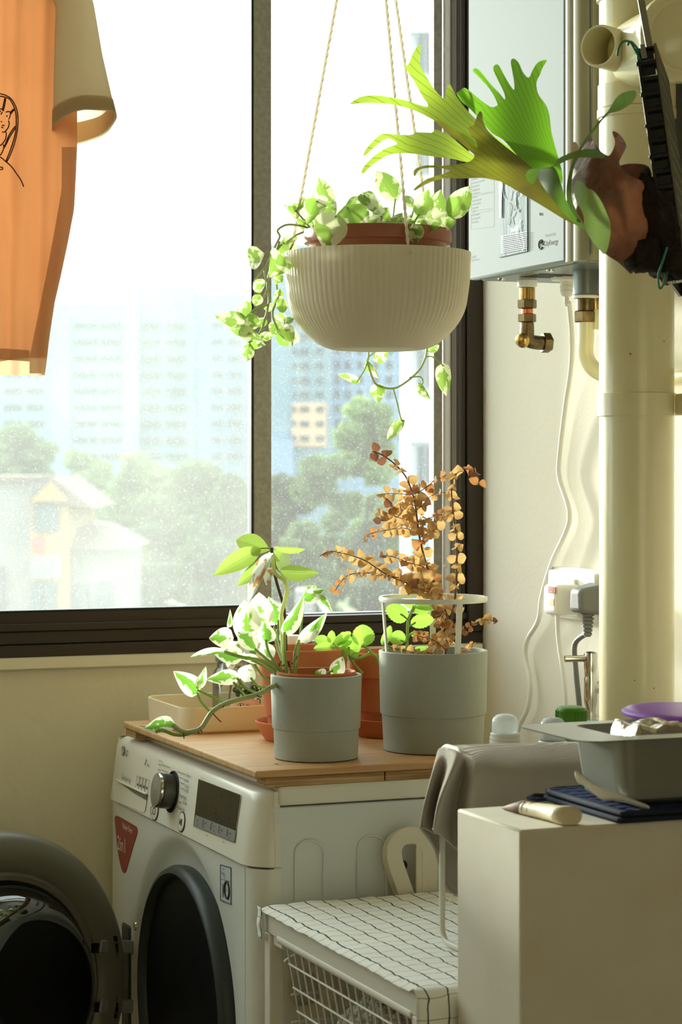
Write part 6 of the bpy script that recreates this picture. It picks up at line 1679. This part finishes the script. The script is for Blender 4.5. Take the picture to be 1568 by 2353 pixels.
for pts, r in (([(945, 985, 2.64), (928, 850, 2.65), (925, 715, 2.66)], .0024), ([(985, 985, 2.64), (985, 850, 2.65), (1012, 760, 2.66)], .0022), ([(930, 980, 2.64), (838, 850, 2.66), (812, 760, 2.67)], .002), ([(920, 985, 2.64), (800, 890, 2.64), (660, 860, 2.63), (560, 828, 2.62)], .0026), ([(915, 985, 2.64), (850, 905, 2.65), (748, 815, 2.66)], .0022), ([(900, 980, 2.64), (780, 905, 2.66), (725, 880, 2.66)], .002),
              ([(1170, 990, 2.63), (1175, 960, 2.625), (1215, 945, 2.63)], .0016), ([(1215, 995, 2.64), (1215, 970, 2.64)], .0018), ([(950, 980, 2.65), (880, 800, 2.70), (865, 680, 2.72)], .002), ([(960, 980, 2.65), (890, 780, 2.74), (890, 640, 2.76)], .0018), ([(940, 980, 2.65), (720, 840, 2.72), (700, 790, 2.78)], .0018), ([(990, 985, 2.65), (1030, 640, 2.69), (1040, 512, 2.70)], .0018)):
    stem(pv, [(*q1(x, y), d) for x, y, d in pts], r, m_stem, 'petiole', 8)
for k in range(7):
    x, y = 890 + 12 * k, 905 + 5 * (k % 3)
    stem(pv, [(*q1(x, y), 2.66), (*q1(x + random.uniform(-20, 30), y + random.uniform(-30, 10)), 2.65), (*q1(x + random.uniform(-10, 60), y + random.uniform(-50, 20)), 2.655)], 0.0008, m_woody, 'aerial_root', 5)

# terracotta pot with the tall seedling
td = 2.81; tc = on_board(694, td)
sa_ = thing('terracotta_saucer', tc, 'terracotta saucer under the taller left terracotta pot', 'saucer')
obj('saucer', lathe_px(tc, td, [(0, 0), (82, 0), (86, 3), (107, 36), (108, 44), (105, 45), (101, 42), (84, 10), (0, 9)], 72), m_terra, sa_, smooth=35)
tp_ = thing('potted_seedling', tc + Z * 0.0052, 'tall seedling with yellow green leaves in left terracotta pot', 'plant')
obj('pot', lathe_px(tc, td, [(0, 10), (70, 10), (74, 13), (92, 146), (102, 150), (106, 208), (104, 211), (100, 211), (97, 207), (86, 60), (0, 56)], 72), m_terra, tp_, smooth=35)
obj('soil', lathe_px(tc, td, [(0, 188), (60, 189), (94, 186)], 32), m_soil, tp_, smooth=60)
stem(tp_, [(*q1(935, 830), 2.80), (*q1(925, 590), 2.79), (*q1(880, 420), 2.78), (*q1(852, 300), 2.77), (*q1(850, 205), 2.765)], 0.0024, m_woody, 'stem', 8)
for (b, t, w, rl, dd) in (((836, 222), (618, 150), 128, .1, .02), ((785, 210), (508, 362), 120, .15, -.04), ((838, 285), (652, 422), 100, .1, -.05), ((858, 200), (1062, 228), 44, .5, .03), ((872, 335), (935, 208), 122, .1, .05), ((892, 348), (1113, 364), 98, .2, -.03), ((842, 292), (800, 235), 66, .1, .05)):
    put_leaf(tp_, L_avo, q1(*b), q1(*t), w * 0.3827, 2.765, dd, rl)
for pts in ([(850, 208), (840, 220), (836, 222)], [(850, 212), (820, 208), (785, 210)], [(850, 240), (845, 270), (836, 285)], [(855, 230), (868, 290), (872, 335)], [(858, 250), (875, 320), (893, 348)]):
    stem(tp_, [(*q1(*p), 2.766) for p in pts], 0.0012, m_stem, 'petiole', 6)
# drooping dying leaf on its pale stalk
lm_dying = leafmat('dying_leaf', srgb(206, 216, 208), srgb(190, 150, 110), 0.3, 2.0, tgreen=srgb(226, 230, 214), tpale=srgb(196, 140, 90), trans=0.4, center=0.0, veins=4)
L_dy = [leafmesh('dying_leaf', lambda t: max(0.03, math.sin(PI * min(1, t) ** 0.8) ** 0.9) if t < 1 else 0.0, 0.5, 0.12, 0.06, lm_dying, seed=77)]
dyl = put_leaf(pv, L_dy, q1(858, 240), q1(704, 535), 30, 2.70, -0.02, .25); dyl['label'] = 'drooping whitish dying leaf'
put_leaf(pv, L_dy, q1(870, 330), q1(812, 428), 26, 2.71, 0.0, .5)
stem(pv, [(*q1(930, 960), 2.66), (*q1(905, 640), 2.69), (*q1(928, 520), 2.70), (*q1(940, 450), 2.70), (*q1(922, 400), 2.70), (*q1(885, 375), 2.70), (*q1(862, 340), 2.70), (*q1(852, 250), 2.70)], 0.0031, m_stempale, 'stalk', 9)

# second terracotta pot with mint
ud = 2.854; uc = on_board(893, ud)
sb_ = thing('terracotta_saucer', uc, 'terracotta saucer beneath right terracotta pot beside the tall grey pot', 'saucer')
obj('saucer', lathe_px(uc, ud, [(0, 0), (70, 0), (73, 3), (86, 34), (87, 40), (84, 41), (80, 38), (70, 8), (0, 7)], 72), m_terra, sb_, smooth=35)
up_ = thing('potted_mint', uc + Z * 0.0042, 'fuzzy green mint in right terracotta pot between two grey pots', 'plant')
obj('pot', lathe_px(uc, ud, [(0, 8), (62, 8), (66, 11), (80, 135), (88, 138), (91, 190), (89, 193), (85, 193), (83, 189), (76, 60), (0, 58)], 72), m_terra, up_, smooth=35)
obj('soil', lathe_px(uc, ud, [(0, 172), (50, 173), (80, 170)], 32), m_soil, up_, smooth=60)
for (b, t, w, rl) in (((1190, 775), (1108, 750), 66, .3), ((1200, 782), (1212, 703), 52, .2), ((1222, 782), (1324, 714), 62, .2), ((1232, 802), (1100, 808), 54, .4), ((1318, 845), (1272, 712), 92, .1), ((1395, 795), (1398, 668), 138, .1), ((1385, 800), (1312, 800), 84, .2), ((1412, 790), (1400, 700), 80, .3), ((1240, 790), (1332, 770), 40, .5), ((1352, 872), (1330, 838), 64, .3), ((1300, 860), (1262, 800), 60, .3)):
    put_leaf(up_, L_mint, q1(*b), q1(*t), w * 0.3827, 2.80 + random.uniform(-.02, .02), 0, rl)
for pts in ([(1395, 960), (1340, 900), (1312, 850), (1310, 800)], [(1312, 852), (1360, 872), (1440, 832), (1395, 792)], [(1312, 850), (1250, 810), (1200, 785)], [(1440, 832), (1478, 860), (1490, 900)]):
    stem(up_, [(*q1(*p), 2.80) for p in pts], 0.0022, m_stem, 'stem', 8)

# tall grey pot, white ring support, dried eucalyptus, mint
kd = 2.715; kc = on_board(996, kd)
k1 = thing('grey_pot', kc, 'tall grey two tier stoneware pot near the window corner', 'pot')
obj('pot', lathe_px(kc, kd, [(0, 0), (111, 0), (114, 2), (118, 80), (118.5, 82), (121.5, 84), (122, 86), (125, 224), (125, 226), (123.5, 227.5), (117, 227.5), (115.5, 226), (110, 40), (0, 36)], 112), m_greypot, k1, smooth=35)
obj('soil', lathe_px(kc, kd, [(0, 196), (70, 197), (113, 194)], 40), m_soil, k1, smooth=60)
obj('foot_ring', lathe_px(kc, kd, [(108, -0.2), (112, 0.2), (113, 3), (108, 3)], 64), m_dark_plastic, k1)
def q4(x, y): return (700 + 0.3189 * x, 980 + 0.3189 * y)
sp1 = thing('plant_support', kc + Z * 0.10, 'white half ring plant support standing in tall grey pot', 'plant support')
ks = kd / FPX
rc = Vector((kc.x, kc.y, CAM.z + (HY - 1376) * ks)); rr_ = 124 * ks
band = []
obj('ring', MB().lathe(rc, [(rr_ - 0.0032, 0.0028), (rr_, 0.003), (rr_ + 0.0006, 0.0), (rr_, -0.003), (rr_ - 0.0032, -0.0028)], 72, close=True), m_white_enamel, sp1, smooth=40)
for (px_, fr_) in ((878, -1), (1053, -1), (1000, 1)):
    dx = (px_ - 996) / 124.0; dz = math.sqrt(max(0, 1 - dx * dx)) * fr_
    if px_ == 878: dz = -0.25
    o2 = (R * dx + F * dz).normalized() * (rr_ - 0.0016 - (0.008))
    p = rc + o2.normalized() * (rr_ - 0.0016); q = Vector((kc.x, kc.y, BT + 190 * ks)) + o2.normalized() * (108 * ks)
    tdir = o2.normalized().cross(Z)
    obj('leg', MB().obox((p + q) / 2, (p - q).length / 2, 0.0036, 0.0012, (q - p).normalized(), tdir), m_white_enamel, sp1, bevel=0.0005)
eu = thing('dried_eucalyptus', kc + Z * 0.10, 'dried brown eucalyptus branches with round leaves standing in tall grey pot', 'dried plant')
BR = [ # path, leaf size start, end, spacing, material bias, depth
 ([(1000, 1670), (1040, 1480), (1010, 1300), (960, 1180), (900, 1050), (860, 930), (830, 800), (810, 650), (790, 520), (740, 380), (690, 310), (620, 245), (540, 195), (488, 178)], 66, 62, 66, 0, 2.72, .0016),
 ([(1010, 1660), (1045, 1480), (1085, 1240), (1096, 1100), (1097, 950), (1097, 800), (1077, 660), (1066, 560), (1060, 430), (1085, 350), (1150, 308), (1210, 318), (1255, 375), (1250, 425)], 56, 60, 66, 0, 2.70, .0014),
 ([(985, 1210), (850, 1180), (740, 1130), (600, 1070), (520, 1020), (440, 968), (340, 930), (260, 910), (180, 900), (112, 932)], 74, 40, 40, 0, 2.72, .0011),
 ([(960, 1170), (860, 1140), (760, 1110), (620, 1078), (500, 1058), (400, 1055), (320, 1070), (268, 1112), (222, 1182)], 66, 44, 46, 0, 2.74, .0010),
 ([(920, 1060), (840, 1005), (760, 985), (700, 960), (620, 935), (545, 930)], 66, 46, 38, 0, 2.73, .0009),
 ([(785, 492), (700, 486), (610, 482), (520, 492)], 44, 48, 44, 1, 2.73, .0007), ([(792, 490), (860, 450), (945, 385), (1030, 350)], 70, 46, 60, 1, 2.71, .0007),
 ([(805, 575), (735, 552), (670, 560), (610, 580)], 56, 50, 44, 0, 2.73, .0007), ([(808, 690), (690, 660), (600, 625), (560, 615), (548, 700)], 62, 46, 36, 0, 2.73, .0007),
 ([(822, 782), (760, 742), (690, 730), (600, 745), (500, 765), (440, 795), (432, 830)], 66, 38, 44, 0, 2.74, .0007), ([(820, 690), (890, 665), (960, 640), (1040, 632)], 52, 40, 40, 1, 2.71, .0007),
 ([(832, 800), (900, 765), (950, 730), (930, 680)], 60, 56, 36, 0, 2.71, .0007), ([(808, 600), (860, 560), (900, 510), (960, 480), (1020, 475)], 54, 48, 52, 1, 2.71, .0007), ([(860, 560), (880, 600)], 44, 40, 26, 1, 2.71, .0006),
 ([(1015, 1420), (960, 1350), (905, 1270)], 52, 40, 36, 0, 2.71, .0009), ([(1050, 1500), (1150, 1468), (1230, 1420), (1300, 1390), (1390, 1412)], 40, 46, 34, 0, 2.68, .0009), ([(1020, 1610), (930, 1540), (850, 1515), (780, 1500)], 34, 40, 28, 1, 2.70, .0008),
 ([(1025, 1450), (1000, 1380), (960, 1330)], 56, 50, 30, 0, 2.69, .0009), ([(1030, 1560), (1010, 1500), (985, 1420)], 52, 46, 34, 0, 2.69, .0008), ([(1040, 1600), (1070, 1500), (1075, 1400)], 44, 40, 40, 0, 2.70, .0008), ([(1120, 1640), (1170, 1600), (1215, 1565)], 40, 40, 26, 0, 2.70, .0007), ([(1010, 1650), (900, 1640), (880, 1590)], 34, 36, 30, 0, 2.68, .0006), ([(1000, 1660), (830, 1640), (720, 1610), (600, 1590)], 36, 40, 46, 0, 2.68, .0007),
 ([(940, 1110), (900, 1130), (850, 1120), (790, 1150)], 76, 66, 34, 0, 2.69, .0008), ([(990, 1220), (940, 1190), (880, 1190), (800, 1200)], 70, 62, 36, 0, 2.68, .0008)]
rnd = random.Random(12)
spots = []
for (pts, w0, w1, sp_, bias, d, r) in BR:
    path = crom([(*q4(*p), d) for p in pts], 8)
    P = [at(*p) for p in path]
    n_ = len(P)
    obj('branch', MB().tube(P, [r * (1 - 0.55 * k / n_) for k in range(n_)], 6), m_twig, eu, smooth=80)
    acc = 0; nxt = sp_ * 0.8 * 0.3189; tot = sum(math.hypot(path[k + 1][0] - path[k][0], path[k + 1][1] - path[k][1]) for k in range(n_ - 1)); run = 0
    for k in range(n_ - 1):
        seg = math.hypot(path[k + 1][0] - path[k][0], path[k + 1][1] - path[k][1]); run += seg; acc += seg
        big = len(pts) > 12
        if acc < nxt or (big and run < tot * 0.22): continue
        acc = 0; nxt = sp_ * 0.3189 * rnd.uniform(0.85, 1.15)
        f = run / tot; w = (w0 + (w1 - w0) * f) * rnd.uniform(1.1, 1.45) * 0.3189 * d / FPX
        T = (P[k + 1] - P[k]).normalized()
        a0 = rnd.uniform(0, 2 * PI); X = T.orthogonal().normalized(); Y = T.cross(X)
        if f > 0.9 and not big: mi = rnd.choice((1, 2, 1))
        elif f > 0.93: mi = rnd.choice((1, 2))
        else: mi = 1 if (bias and rnd.random() < 0.55) or rnd.random() < 0.1 else 0
        for sd_ in (0, PI):
            a = a0 + sd_ + rnd.uniform(-0.3, 0.3)
            dirv = (X * math.cos(a) + Y * math.sin(a) + T * rnd.uniform(-0.15, 0.45)).normalized()
            M = leaf_matrix(P[k], P[k] + dirv * w * rnd.uniform(0.85, 1.1), w * rnd.uniform(0.9, 1.15), rnd.uniform(-0.9, 0.9))
            spots.append((w, mi, M))
spots.sort(key=lambda s: -s[0])
for w, mi, M in spots[:296]: inst('leaf', rnd.choice(L_dry[mi]), M, eu)
rest = MB(); rest.uv = []
for w, mi, M in spots[296:]:
    me = L_dry[0][0]; i0 = len(rest.v)
    rest.v += [M @ v.co for v in me.vertices]; rest.uv += [(0, 0)] * len(me.vertices)
    for lp in me.loops: rest.uv[i0 + lp.vertex_index] = tuple(me.uv_layers[0].data[lp.index].uv)
    rest.f += [tuple(i0 + k for k in p.vertices) for p in me.polygons]
if rest.v: obj('small_leaves', rest, lm_dry[1], eu, smooth=180, kind='stuff')
print('LEAVES', len(spots))
mi_ = thing('mint_plant', kc + Z * 0.10, 'bright green mint sprig in tall grey pot inside white ring', 'plant')
MD = 2.745
for pts in ([(740, 1640), (742, 1500), (750, 1390), (790, 1290)], [(750, 1400), (720, 1370), (690, 1350)], [(752, 1440), (790, 1420), (800, 1410)], [(740, 1560), (690, 1540)], [(745, 1530), (770, 1490), (800, 1478)], [(740, 1620), (640, 1600), (570, 1560)], [(745, 1620), (790, 1595)]):
    stem(mi_, [(*q4(*p), MD) for p in pts], 0.0024 if len(pts) > 3 else 0.0014, m_stem, 'stem', 8)
for (b, t, w, rl) in (((738, 1390), (594, 1300), 132, .1), ((775, 1312), (932, 1300), 78, .4), ((765, 1420), (938, 1375), 104, .15), ((730, 1520), (612, 1530), 106, .15), ((765, 1495), (892, 1488), 46, .6), ((562, 1575), (622, 1438), 66, .2), ((785, 1300), (712, 1256), 56, .4), ((790, 1300), (860, 1256), 56, .4), ((795, 1600), (890, 1592), 36, .5)):
    put_leaf(mi_, L_mint, q4(*b), q4(*t), w * 0.3189, MD, random.uniform(-.02, .02), rl)

# ------------------------------------------------------------------ tray, jar, face vase, small bottles
trx0, trx1, try0, try1 = -0.549, -0.365, -0.280, -0.106
tr = thing('plastic_tray', ((trx0 + trx1) / 2, (try0 + try1) / 2, BT + 0.0004), 'cream rectangular tray with rounded corners on back of the board', 'tray')
TZ = BT + 0.0004; TH_ = 0.0335
secs = [rrect(trx0 + 0.006, trx1 - 0.006, try0 + 0.006, try1 - 0.006, 0.02, TZ), rrect(trx0 + 0.002, trx1 - 0.002, try0 + 0.002, try1 - 0.002, 0.024, TZ + 0.003), rrect(trx0, trx1, try0, try1, 0.026, TZ + TH_ - 0.001), rrect(trx0 + 0.0008, trx1 - 0.0008, try0 + 0.0008, try1 - 0.0008, 0.025, TZ + TH_), rrect(trx0 + 0.003, trx1 - 0.003, try0 + 0.003, try1 - 0.003, 0.023, TZ + TH_ - 0.0005), rrect(trx0 + 0.005, trx1 - 0.005, try0 + 0.005, try1 - 0.005, 0.021, TZ + 0.004)]
mb = MB(); nn_ = len(secs[0])
for s in secs: mb.v += s
for k in range(len(secs) - 1):
    for j in range(nn_):
        j2 = (j + 1) % nn_; mb.f.append((k * nn_ + j, k * nn_ + j2, (k + 1) * nn_ + j2, (k + 1) * nn_ + j))
mb.f.append(tuple(range(nn_))); mb.f.append(tuple((len(secs) - 1) * nn_ + j for j in reversed(range(nn_))))
obj('tray', mb, m_tray, tr, smooth=40)
jd = 3.02
jp = at(536, HY, jd); jz = TZ + 0.0045; js = jd / FPX
jr = thing('glass_jar', (jp.x, jp.y, jz), 'clear glass jar of rooting cuttings standing in cream tray', 'jar')
jprof = [(0, 0.002), (46 * js, 0.002), (48 * js, 0.005), (48 * js, 0.056), (44 * js, 0.062), (38 * js, 0.066), (38 * js, 0.078), (40 * js, 0.080), (36.5 * js, 0.080), (36.5 * js, 0.066), (46.6 * js, 0.055), (46.6 * js, 0.006), (0, 0.004)]
obj('glass', MB().lathe((jp.x, jp.y, jz), jprof, 48), m_clear, jr, smooth=40)
obj('lid', MB().lathe((jp.x, jp.y, jz), [(41 * js, 0.0745), (41.5 * js, 0.076), (41.5 * js, 0.086), (38 * js, 0.0885), (0, 0.0885)], 40), mat('blue_grey_lid', srgb(150, 170, 190), 0.2, 0.7), jr, smooth=35)
for pts in ([(520, 1560), (510, 1575), (494, 1581)], [(516, 1568), (506, 1580), (504, 1586)], [(532, 1568), (529, 1590), (527, 1606)], [(525, 1540), (520, 1560)], [(560, 1560), (585, 1585), (598, 1595)]):
    stem(jr, [(x, y, jd) for x, y in pts], 0.0016, m_root, 'cutting_root', 6)
for pts in ([(545, 1605), (552, 1570), (548, 1530)], [(566, 1600), (572, 1560), (570, 1525)]):
    stem(jr, [(x, y, jd) for x, y in pts], 0.0022, m_stem, 'cutting_stem', 6)
fdp = 2.955; fp_ = at(565, HY, fdp); fs = fdp / FPX
fv = thing('face_vase', (fp_.x, fp_.y, TZ + 0.0045), 'small pinkish clay face vase with drawn eye and curly dark hair', 'figurine')
m_clay = mat('pink_clay', srgb(226, 172, 136), 0.6, var=(90, srgb(206, 142, 104)))
def vase(u, v):
    a = u * 2 * PI; rows = [(0.0, 0), (26, 0), (33, 10), (36, 34), (34, 52), (28, 62), (20, 64)]
    r, h = rows[round(v * 6)]
    return Vector((fp_.x, fp_.y, TZ + 0.005)) + (R * math.cos(a) + F * math.sin(a) * 0.8) * r * fs + Z * h * fs * 0.85
obj('head', MB().grid(vase, 40, 6, closeu=True), m_clay, fv, smooth=180)
ec = at(553, 1621, fdp - 0.0162)
obj('eye', MB().lathe(ec, [(0.0001, 0.0006), (5 * fs, 0.0002)], 16, -F), m_badgew, fv)
obj('pupil', MB().lathe(ec - F * 0.0004, [(0, 0.0006), (2.6 * fs, 0.0004)], 14, -F), m_black, fv)
mb = MB()
obj('eye_line', MB().tube([ec - F * 0.0006 + R * 6.2 * fs * math.cos(t) + Z * 4.8 * fs * math.sin(t) for t in [2 * PI * k / 20 for k in range(20)]], 0.0004, 5, closed=True), m_black, fv)
obj('lash', MB().tube([at(567, 1619, fdp - .0165), at(571, 1621, fdp - .0162), at(576, 1622, fdp - .0158)], 0.0004, 5), m_black, fv)
obj('mouth_line', MB().tube([at(574, 1625, fdp - .016), at(583, 1623, fdp - .014), at(590, 1621, fdp - .011)], 0.0004, 5), m_black, fv)
m_curl = mat('dark_green_wire', srgb(40, 54, 30), 0.3, coat=0.3)
rnd = random.Random(4)
for k in range(16):
    x = 540 + 3.6 * k; y = 1588 + rnd.uniform(-6, 10); rr = rnd.uniform(4, 10)
    cpt = at(x, y, fdp - 0.008 + rnd.uniform(-0.006, 0.006)); tl = rnd.uniform(-0.6, 0.6)
    obj('hair_curl', MB().tube([cpt + (R * math.cos(t) * (1 - 0.03 * j) + Z * math.sin(t) + F * (0.5 * math.sin(t + tl) + j * 0.02)) * rr * fs for j, t in enumerate([0.5 + q * 0.52 for q in range(18)])], 0.0009, 6), m_curl, fv, smooth=80)
obj('hair_curl', MB().tube([at(594 + 4 * math.cos(t), 1612 + 7 * math.sin(t), fdp - .004) for t in [2 * PI * q / 16 for q in range(16)]], 0.0008, 6, closed=True), m_curl, fv)
vd = 2.98; vp = at(712, HY, vd); vs_ = vd / FPX
vi = thing('glass_bottle', (vp.x, vp.y, BT + 0.0004), 'small clear glass bottle behind the left terracotta pot', 'bottle')
obj('glass', MB().lathe((vp.x, vp.y, BT + 0.0004), [(0, 0), (21 * vs_, 0), (22 * vs_, 0.003), (22 * vs_, 0.092), (17 * vs_, 0.099), (17 * vs_, 0.108), (21 * vs_, 0.110), (21 * vs_, 0.117), (18.5 * vs_, 0.118), (15.5 * vs_, 0.116), (15.5 * vs_, 0.099), (20 * vs_, 0.09), (20 * vs_, 0.004), (0, 0.003)], 36), m_clear, vi, smooth=40)
cd_ = 2.96; cpnt = at(672, HY, cd_); cs = cd_ / FPX
cj = thing('peach_jar', (cpnt.x, cpnt.y, BT + 0.0004), 'peach coloured jar with white lid half hidden behind leaves', 'jar')
obj('jar', MB().lathe((cpnt.x, cpnt.y, BT + 0.0004), [(0, 0), (21 * cs, 0), (23 * cs, 0.003), (23 * cs, 0.1), (20 * cs, 0.106), (0, 0.106)], 36), mat('peach_plastic', srgb(236, 176, 110), 0.4, translucent=0.2), cj, smooth=40)
obj('lid', MB().lathe((cpnt.x, cpnt.y, BT + 0.0004), [(0, 0.106), (21 * cs, 0.106), (22 * cs, 0.107), (22 * cs, 0.116), (20 * cs, 0.118), (0, 0.118)], 36), m_white_plastic, cj, smooth=40)
# ------------------------------------------------------------------ T-shirt drying at the left
SD = 2.52
m_shirt = weavemat('orange_cotton', srgb(238, 196, 158), srgb(233, 188, 148), 900, 0.15, translucent=0.55)
m_sleeve = weavemat('olive_cotton', srgb(226, 220, 196), srgb(218, 212, 188), 900, 0.15, translucent=0.6)
m_side = weavemat('tan_cotton', srgb(222, 198, 168), srgb(214, 190, 158), 900, 0.15, translucent=0.5)
sh = thing('t_shirt', at(-60, 200, SD), 'orange T-shirt with olive sleeves hanging at the left in window light', 't-shirt')
XR = [(-260, 128), (-100, 148), (0, 165), (100, 172), (200, 176), (330, 177), (400, 174), (480, 170), (560, 155), (640, 138), (700, 124), (780, 112), (835, 106), (862, 102)]
def xr(y):
    for (a, x0), (b, x1) in zip(XR, XR[1:]):
        if y <= b: return x0 + (x1 - x0) * max(0, (y - a) / (b - a))
    return XR[-1][1]
XC = -70.0
def ripple(x, y):
    return 0.0028 * math.sin(x * 0.085 + 0.5 * math.sin(y * 0.006)) + 0.0014 * math.sin(x * 0.19 + y * 0.004 + 1) + 0.006 * mnoise.noise(Vector((x * 0.02, y * 0.006, 1)))
def front_d(x, y):
    u = (x - XC) / max(1, xr(y) - XC)
    return SD - 0.022 * math.sqrt(max(0, 1 - min(1, u * u) ** 1.5)) + ripple(x, y) * (1 - 0.6 * min(1, abs(u)) ** 4)
def back_d(x, y):
    u = (x - XC) / max(1, xr(y) - XC)
    return SD + 0.022 * math.sqrt(max(0, 1 - min(1, u * u) ** 1.5)) - 0.5 * ripple(x + 40, y)
def shirt_front(u, v):
    y = -260 + v * (836 - 14 * abs(math.sin(u * 5)) + 260)
    x = (2 * XC - xr(y)) + u * 2 * (xr(y) - XC)
    return at(x, y, front_d(x, y))
obj('front', MB().grid(shirt_front, 90, 90), m_shirt, sh, smooth=180)
def shirt_back(u, v):
    y = -260 + v * (862 + 260)
    w = xr(y) - XC + 1
    x = XC - w + u * 2 * w
    return at(x, y, back_d(x, y))
obj('back', MB().grid(shirt_back, 60, 60), m_shirt, sh, smooth=180)
def side_strip(u, v):
    y = 338 + v * (858 - 338)
    xl = 142 - 74 * max(0, min(1, (y - 430) / 390)) ** 1.1; x = xl + u * (xr(y) + 0.5 - xl)
    return at(x, y, front_d(x, y) - 0.0012)
obj('side_panel', MB().grid(side_strip, 12, 50), m_side, sh, smooth=180, label='tan side seam panel')
# hem bands
def hemf(u, v):
    y = 806 + v * 26 - 8 * abs(math.sin(u * 3)); x = -250 + u * (68 + 250)
    return at(x, y, front_d(x, y) - 0.0014)
obj('hem', MB().grid(hemf, 50, 2), m_side, sh, smooth=180)
# sleeve: a soft tube, open at the cuff
CT = [ (at(120, -110, SD), R * 0.03 + Z * 0.012, F * 0.02),
       (at(170, 20, SD - 0.004), R * 0.0225 + Z * 0.002, F * 0.022),
       (at(179, 130, SD - 0.008), R * 0.0268 + Z * 0.002, F * 0.025),
       (at(188, 225, SD - 0.01), R * 0.0312 + Z * 0.005, F * 0.026 - Z * 0.007),
       (at(193, 290, SD - 0.012), R * 0.0342 + Z * 0.0085, F * 0.027 - Z * 0.0135)]
def sleeve(u, v):
    t = v * (len(CT) - 1); i = min(int(t), len(CT) - 2); f = t - i
    a = [CT[i][k] * (1 - f) + CT[i + 1][k] * f for k in range(3)]
    q = u * 2 * PI
    w = 1 + 0.05 * math.sin(3 * q + 1) * v + 0.04 * math.sin(5 * q) * v
    return a[0] + (a[1] * math.cos(q) - a[2] * math.sin(q)) * w
sl = obj('sleeve', MB().grid(sleeve, 64, 40, closeu=True), m_sleeve, sh, smooth=180)
def cuff(u, v):
    p = sleeve(u, 0.84 + 0.163 * v); c = sleeve(u + 0.5, 0.84 + 0.163 * v); m_ = (p + c) / 2
    return p + (p - m_).normalized() * 0.0008
obj('cuff', MB().grid(cuff, 64, 4, closeu=True), m_sleeve, sl, smooth=180)
def lining(u, v):
    p = sleeve(u, 0.85 + 0.145 * v); c = sleeve(u + 0.5, 0.85 + 0.145 * v); m_ = (p + c) / 2
    return p - (p - m_).normalized() * 0.0016
obj('sleeve_lining', MB().grid(lining, 64, 8, closeu=True), m_shirt, sl, smooth=180, label='orange inside of the sleeve')
# line drawing printed on the chest (plain generic lines)
m_print = mat('print_ink', srgb(84, 62, 54), 0.8)
def pline(pts, w=1.7):
    P = crom([(p[0] / 627 * 80, 180 + p[1] / 2353 * 300) for p in pts], 5)
    return obj('print_line', MB().tube([at(x, y, front_d(x, y) - 0.0008) for x, y in P], w * 0.00042, 5), m_print, sh, smooth=80)
for pts in ([(-500, 330), (-250, 270), (0, 280), (110, 310), (200, 370), (270, 480), (315, 620), (325, 780), (310, 960), (260, 1180), (190, 1370), (125, 1505)],
            [(-500, 380), (-250, 320), (0, 325), (110, 345), (180, 385), (245, 500), (285, 630), (293, 780), (285, 950), (235, 1150), (165, 1350), (105, 1495)],
            [(-200, 1360), (0, 1420), (110, 1505), (210, 1595), (300, 1720), (380, 1840), (428, 1955)],
            [(85, 355), (62, 470), (42, 560)], [(105, 360), (84, 480), (60, 575)], [(0, 545), (35, 560), (65, 590)],
            [(100, 610), (150, 600), (185, 612), (185, 650), (175, 700), (155, 740)], [(185, 625), (215, 580), (250, 552)], [(192, 645), (225, 600), (258, 572)],
            [(150, 760), (165, 810), (150, 880), (110, 940), (75, 968), (40, 965)], [(105, 960), (112, 1020), (95, 1100), (50, 1170), (0, 1215)],
            [(280, 860), (215, 940), (150, 1050), (110, 1150), (78, 1230)], [(285, 890), (225, 975), (165, 1075), (125, 1160), (75, 1255)], [(58, 1190), (68, 1250), (40, 1330), (0, 1392)],
            [(35, 845), (82, 852)], [(25, 875), (58, 895)], [(0, 1600), (40, 1605), (50, 1625), (40, 1642), (0, 1645)], [(15, 655), (45, 605)], [(0, 610), (10, 580)]):
    pline(pts)
for (x, y, r) in ((25, 782, 1.7), (125, 680, 1.9)):
    px_, py_ = x / 627 * 80, 180 + y / 2353 * 300
    obj('print_dot', MB().lathe(at(px_, py_, front_d(px_, py_) - 0.0006), [(r * SD / FPX, 0), (r * SD / FPX, 0.0004), (0, 0.0005)], 12, -F), m_print, sh)
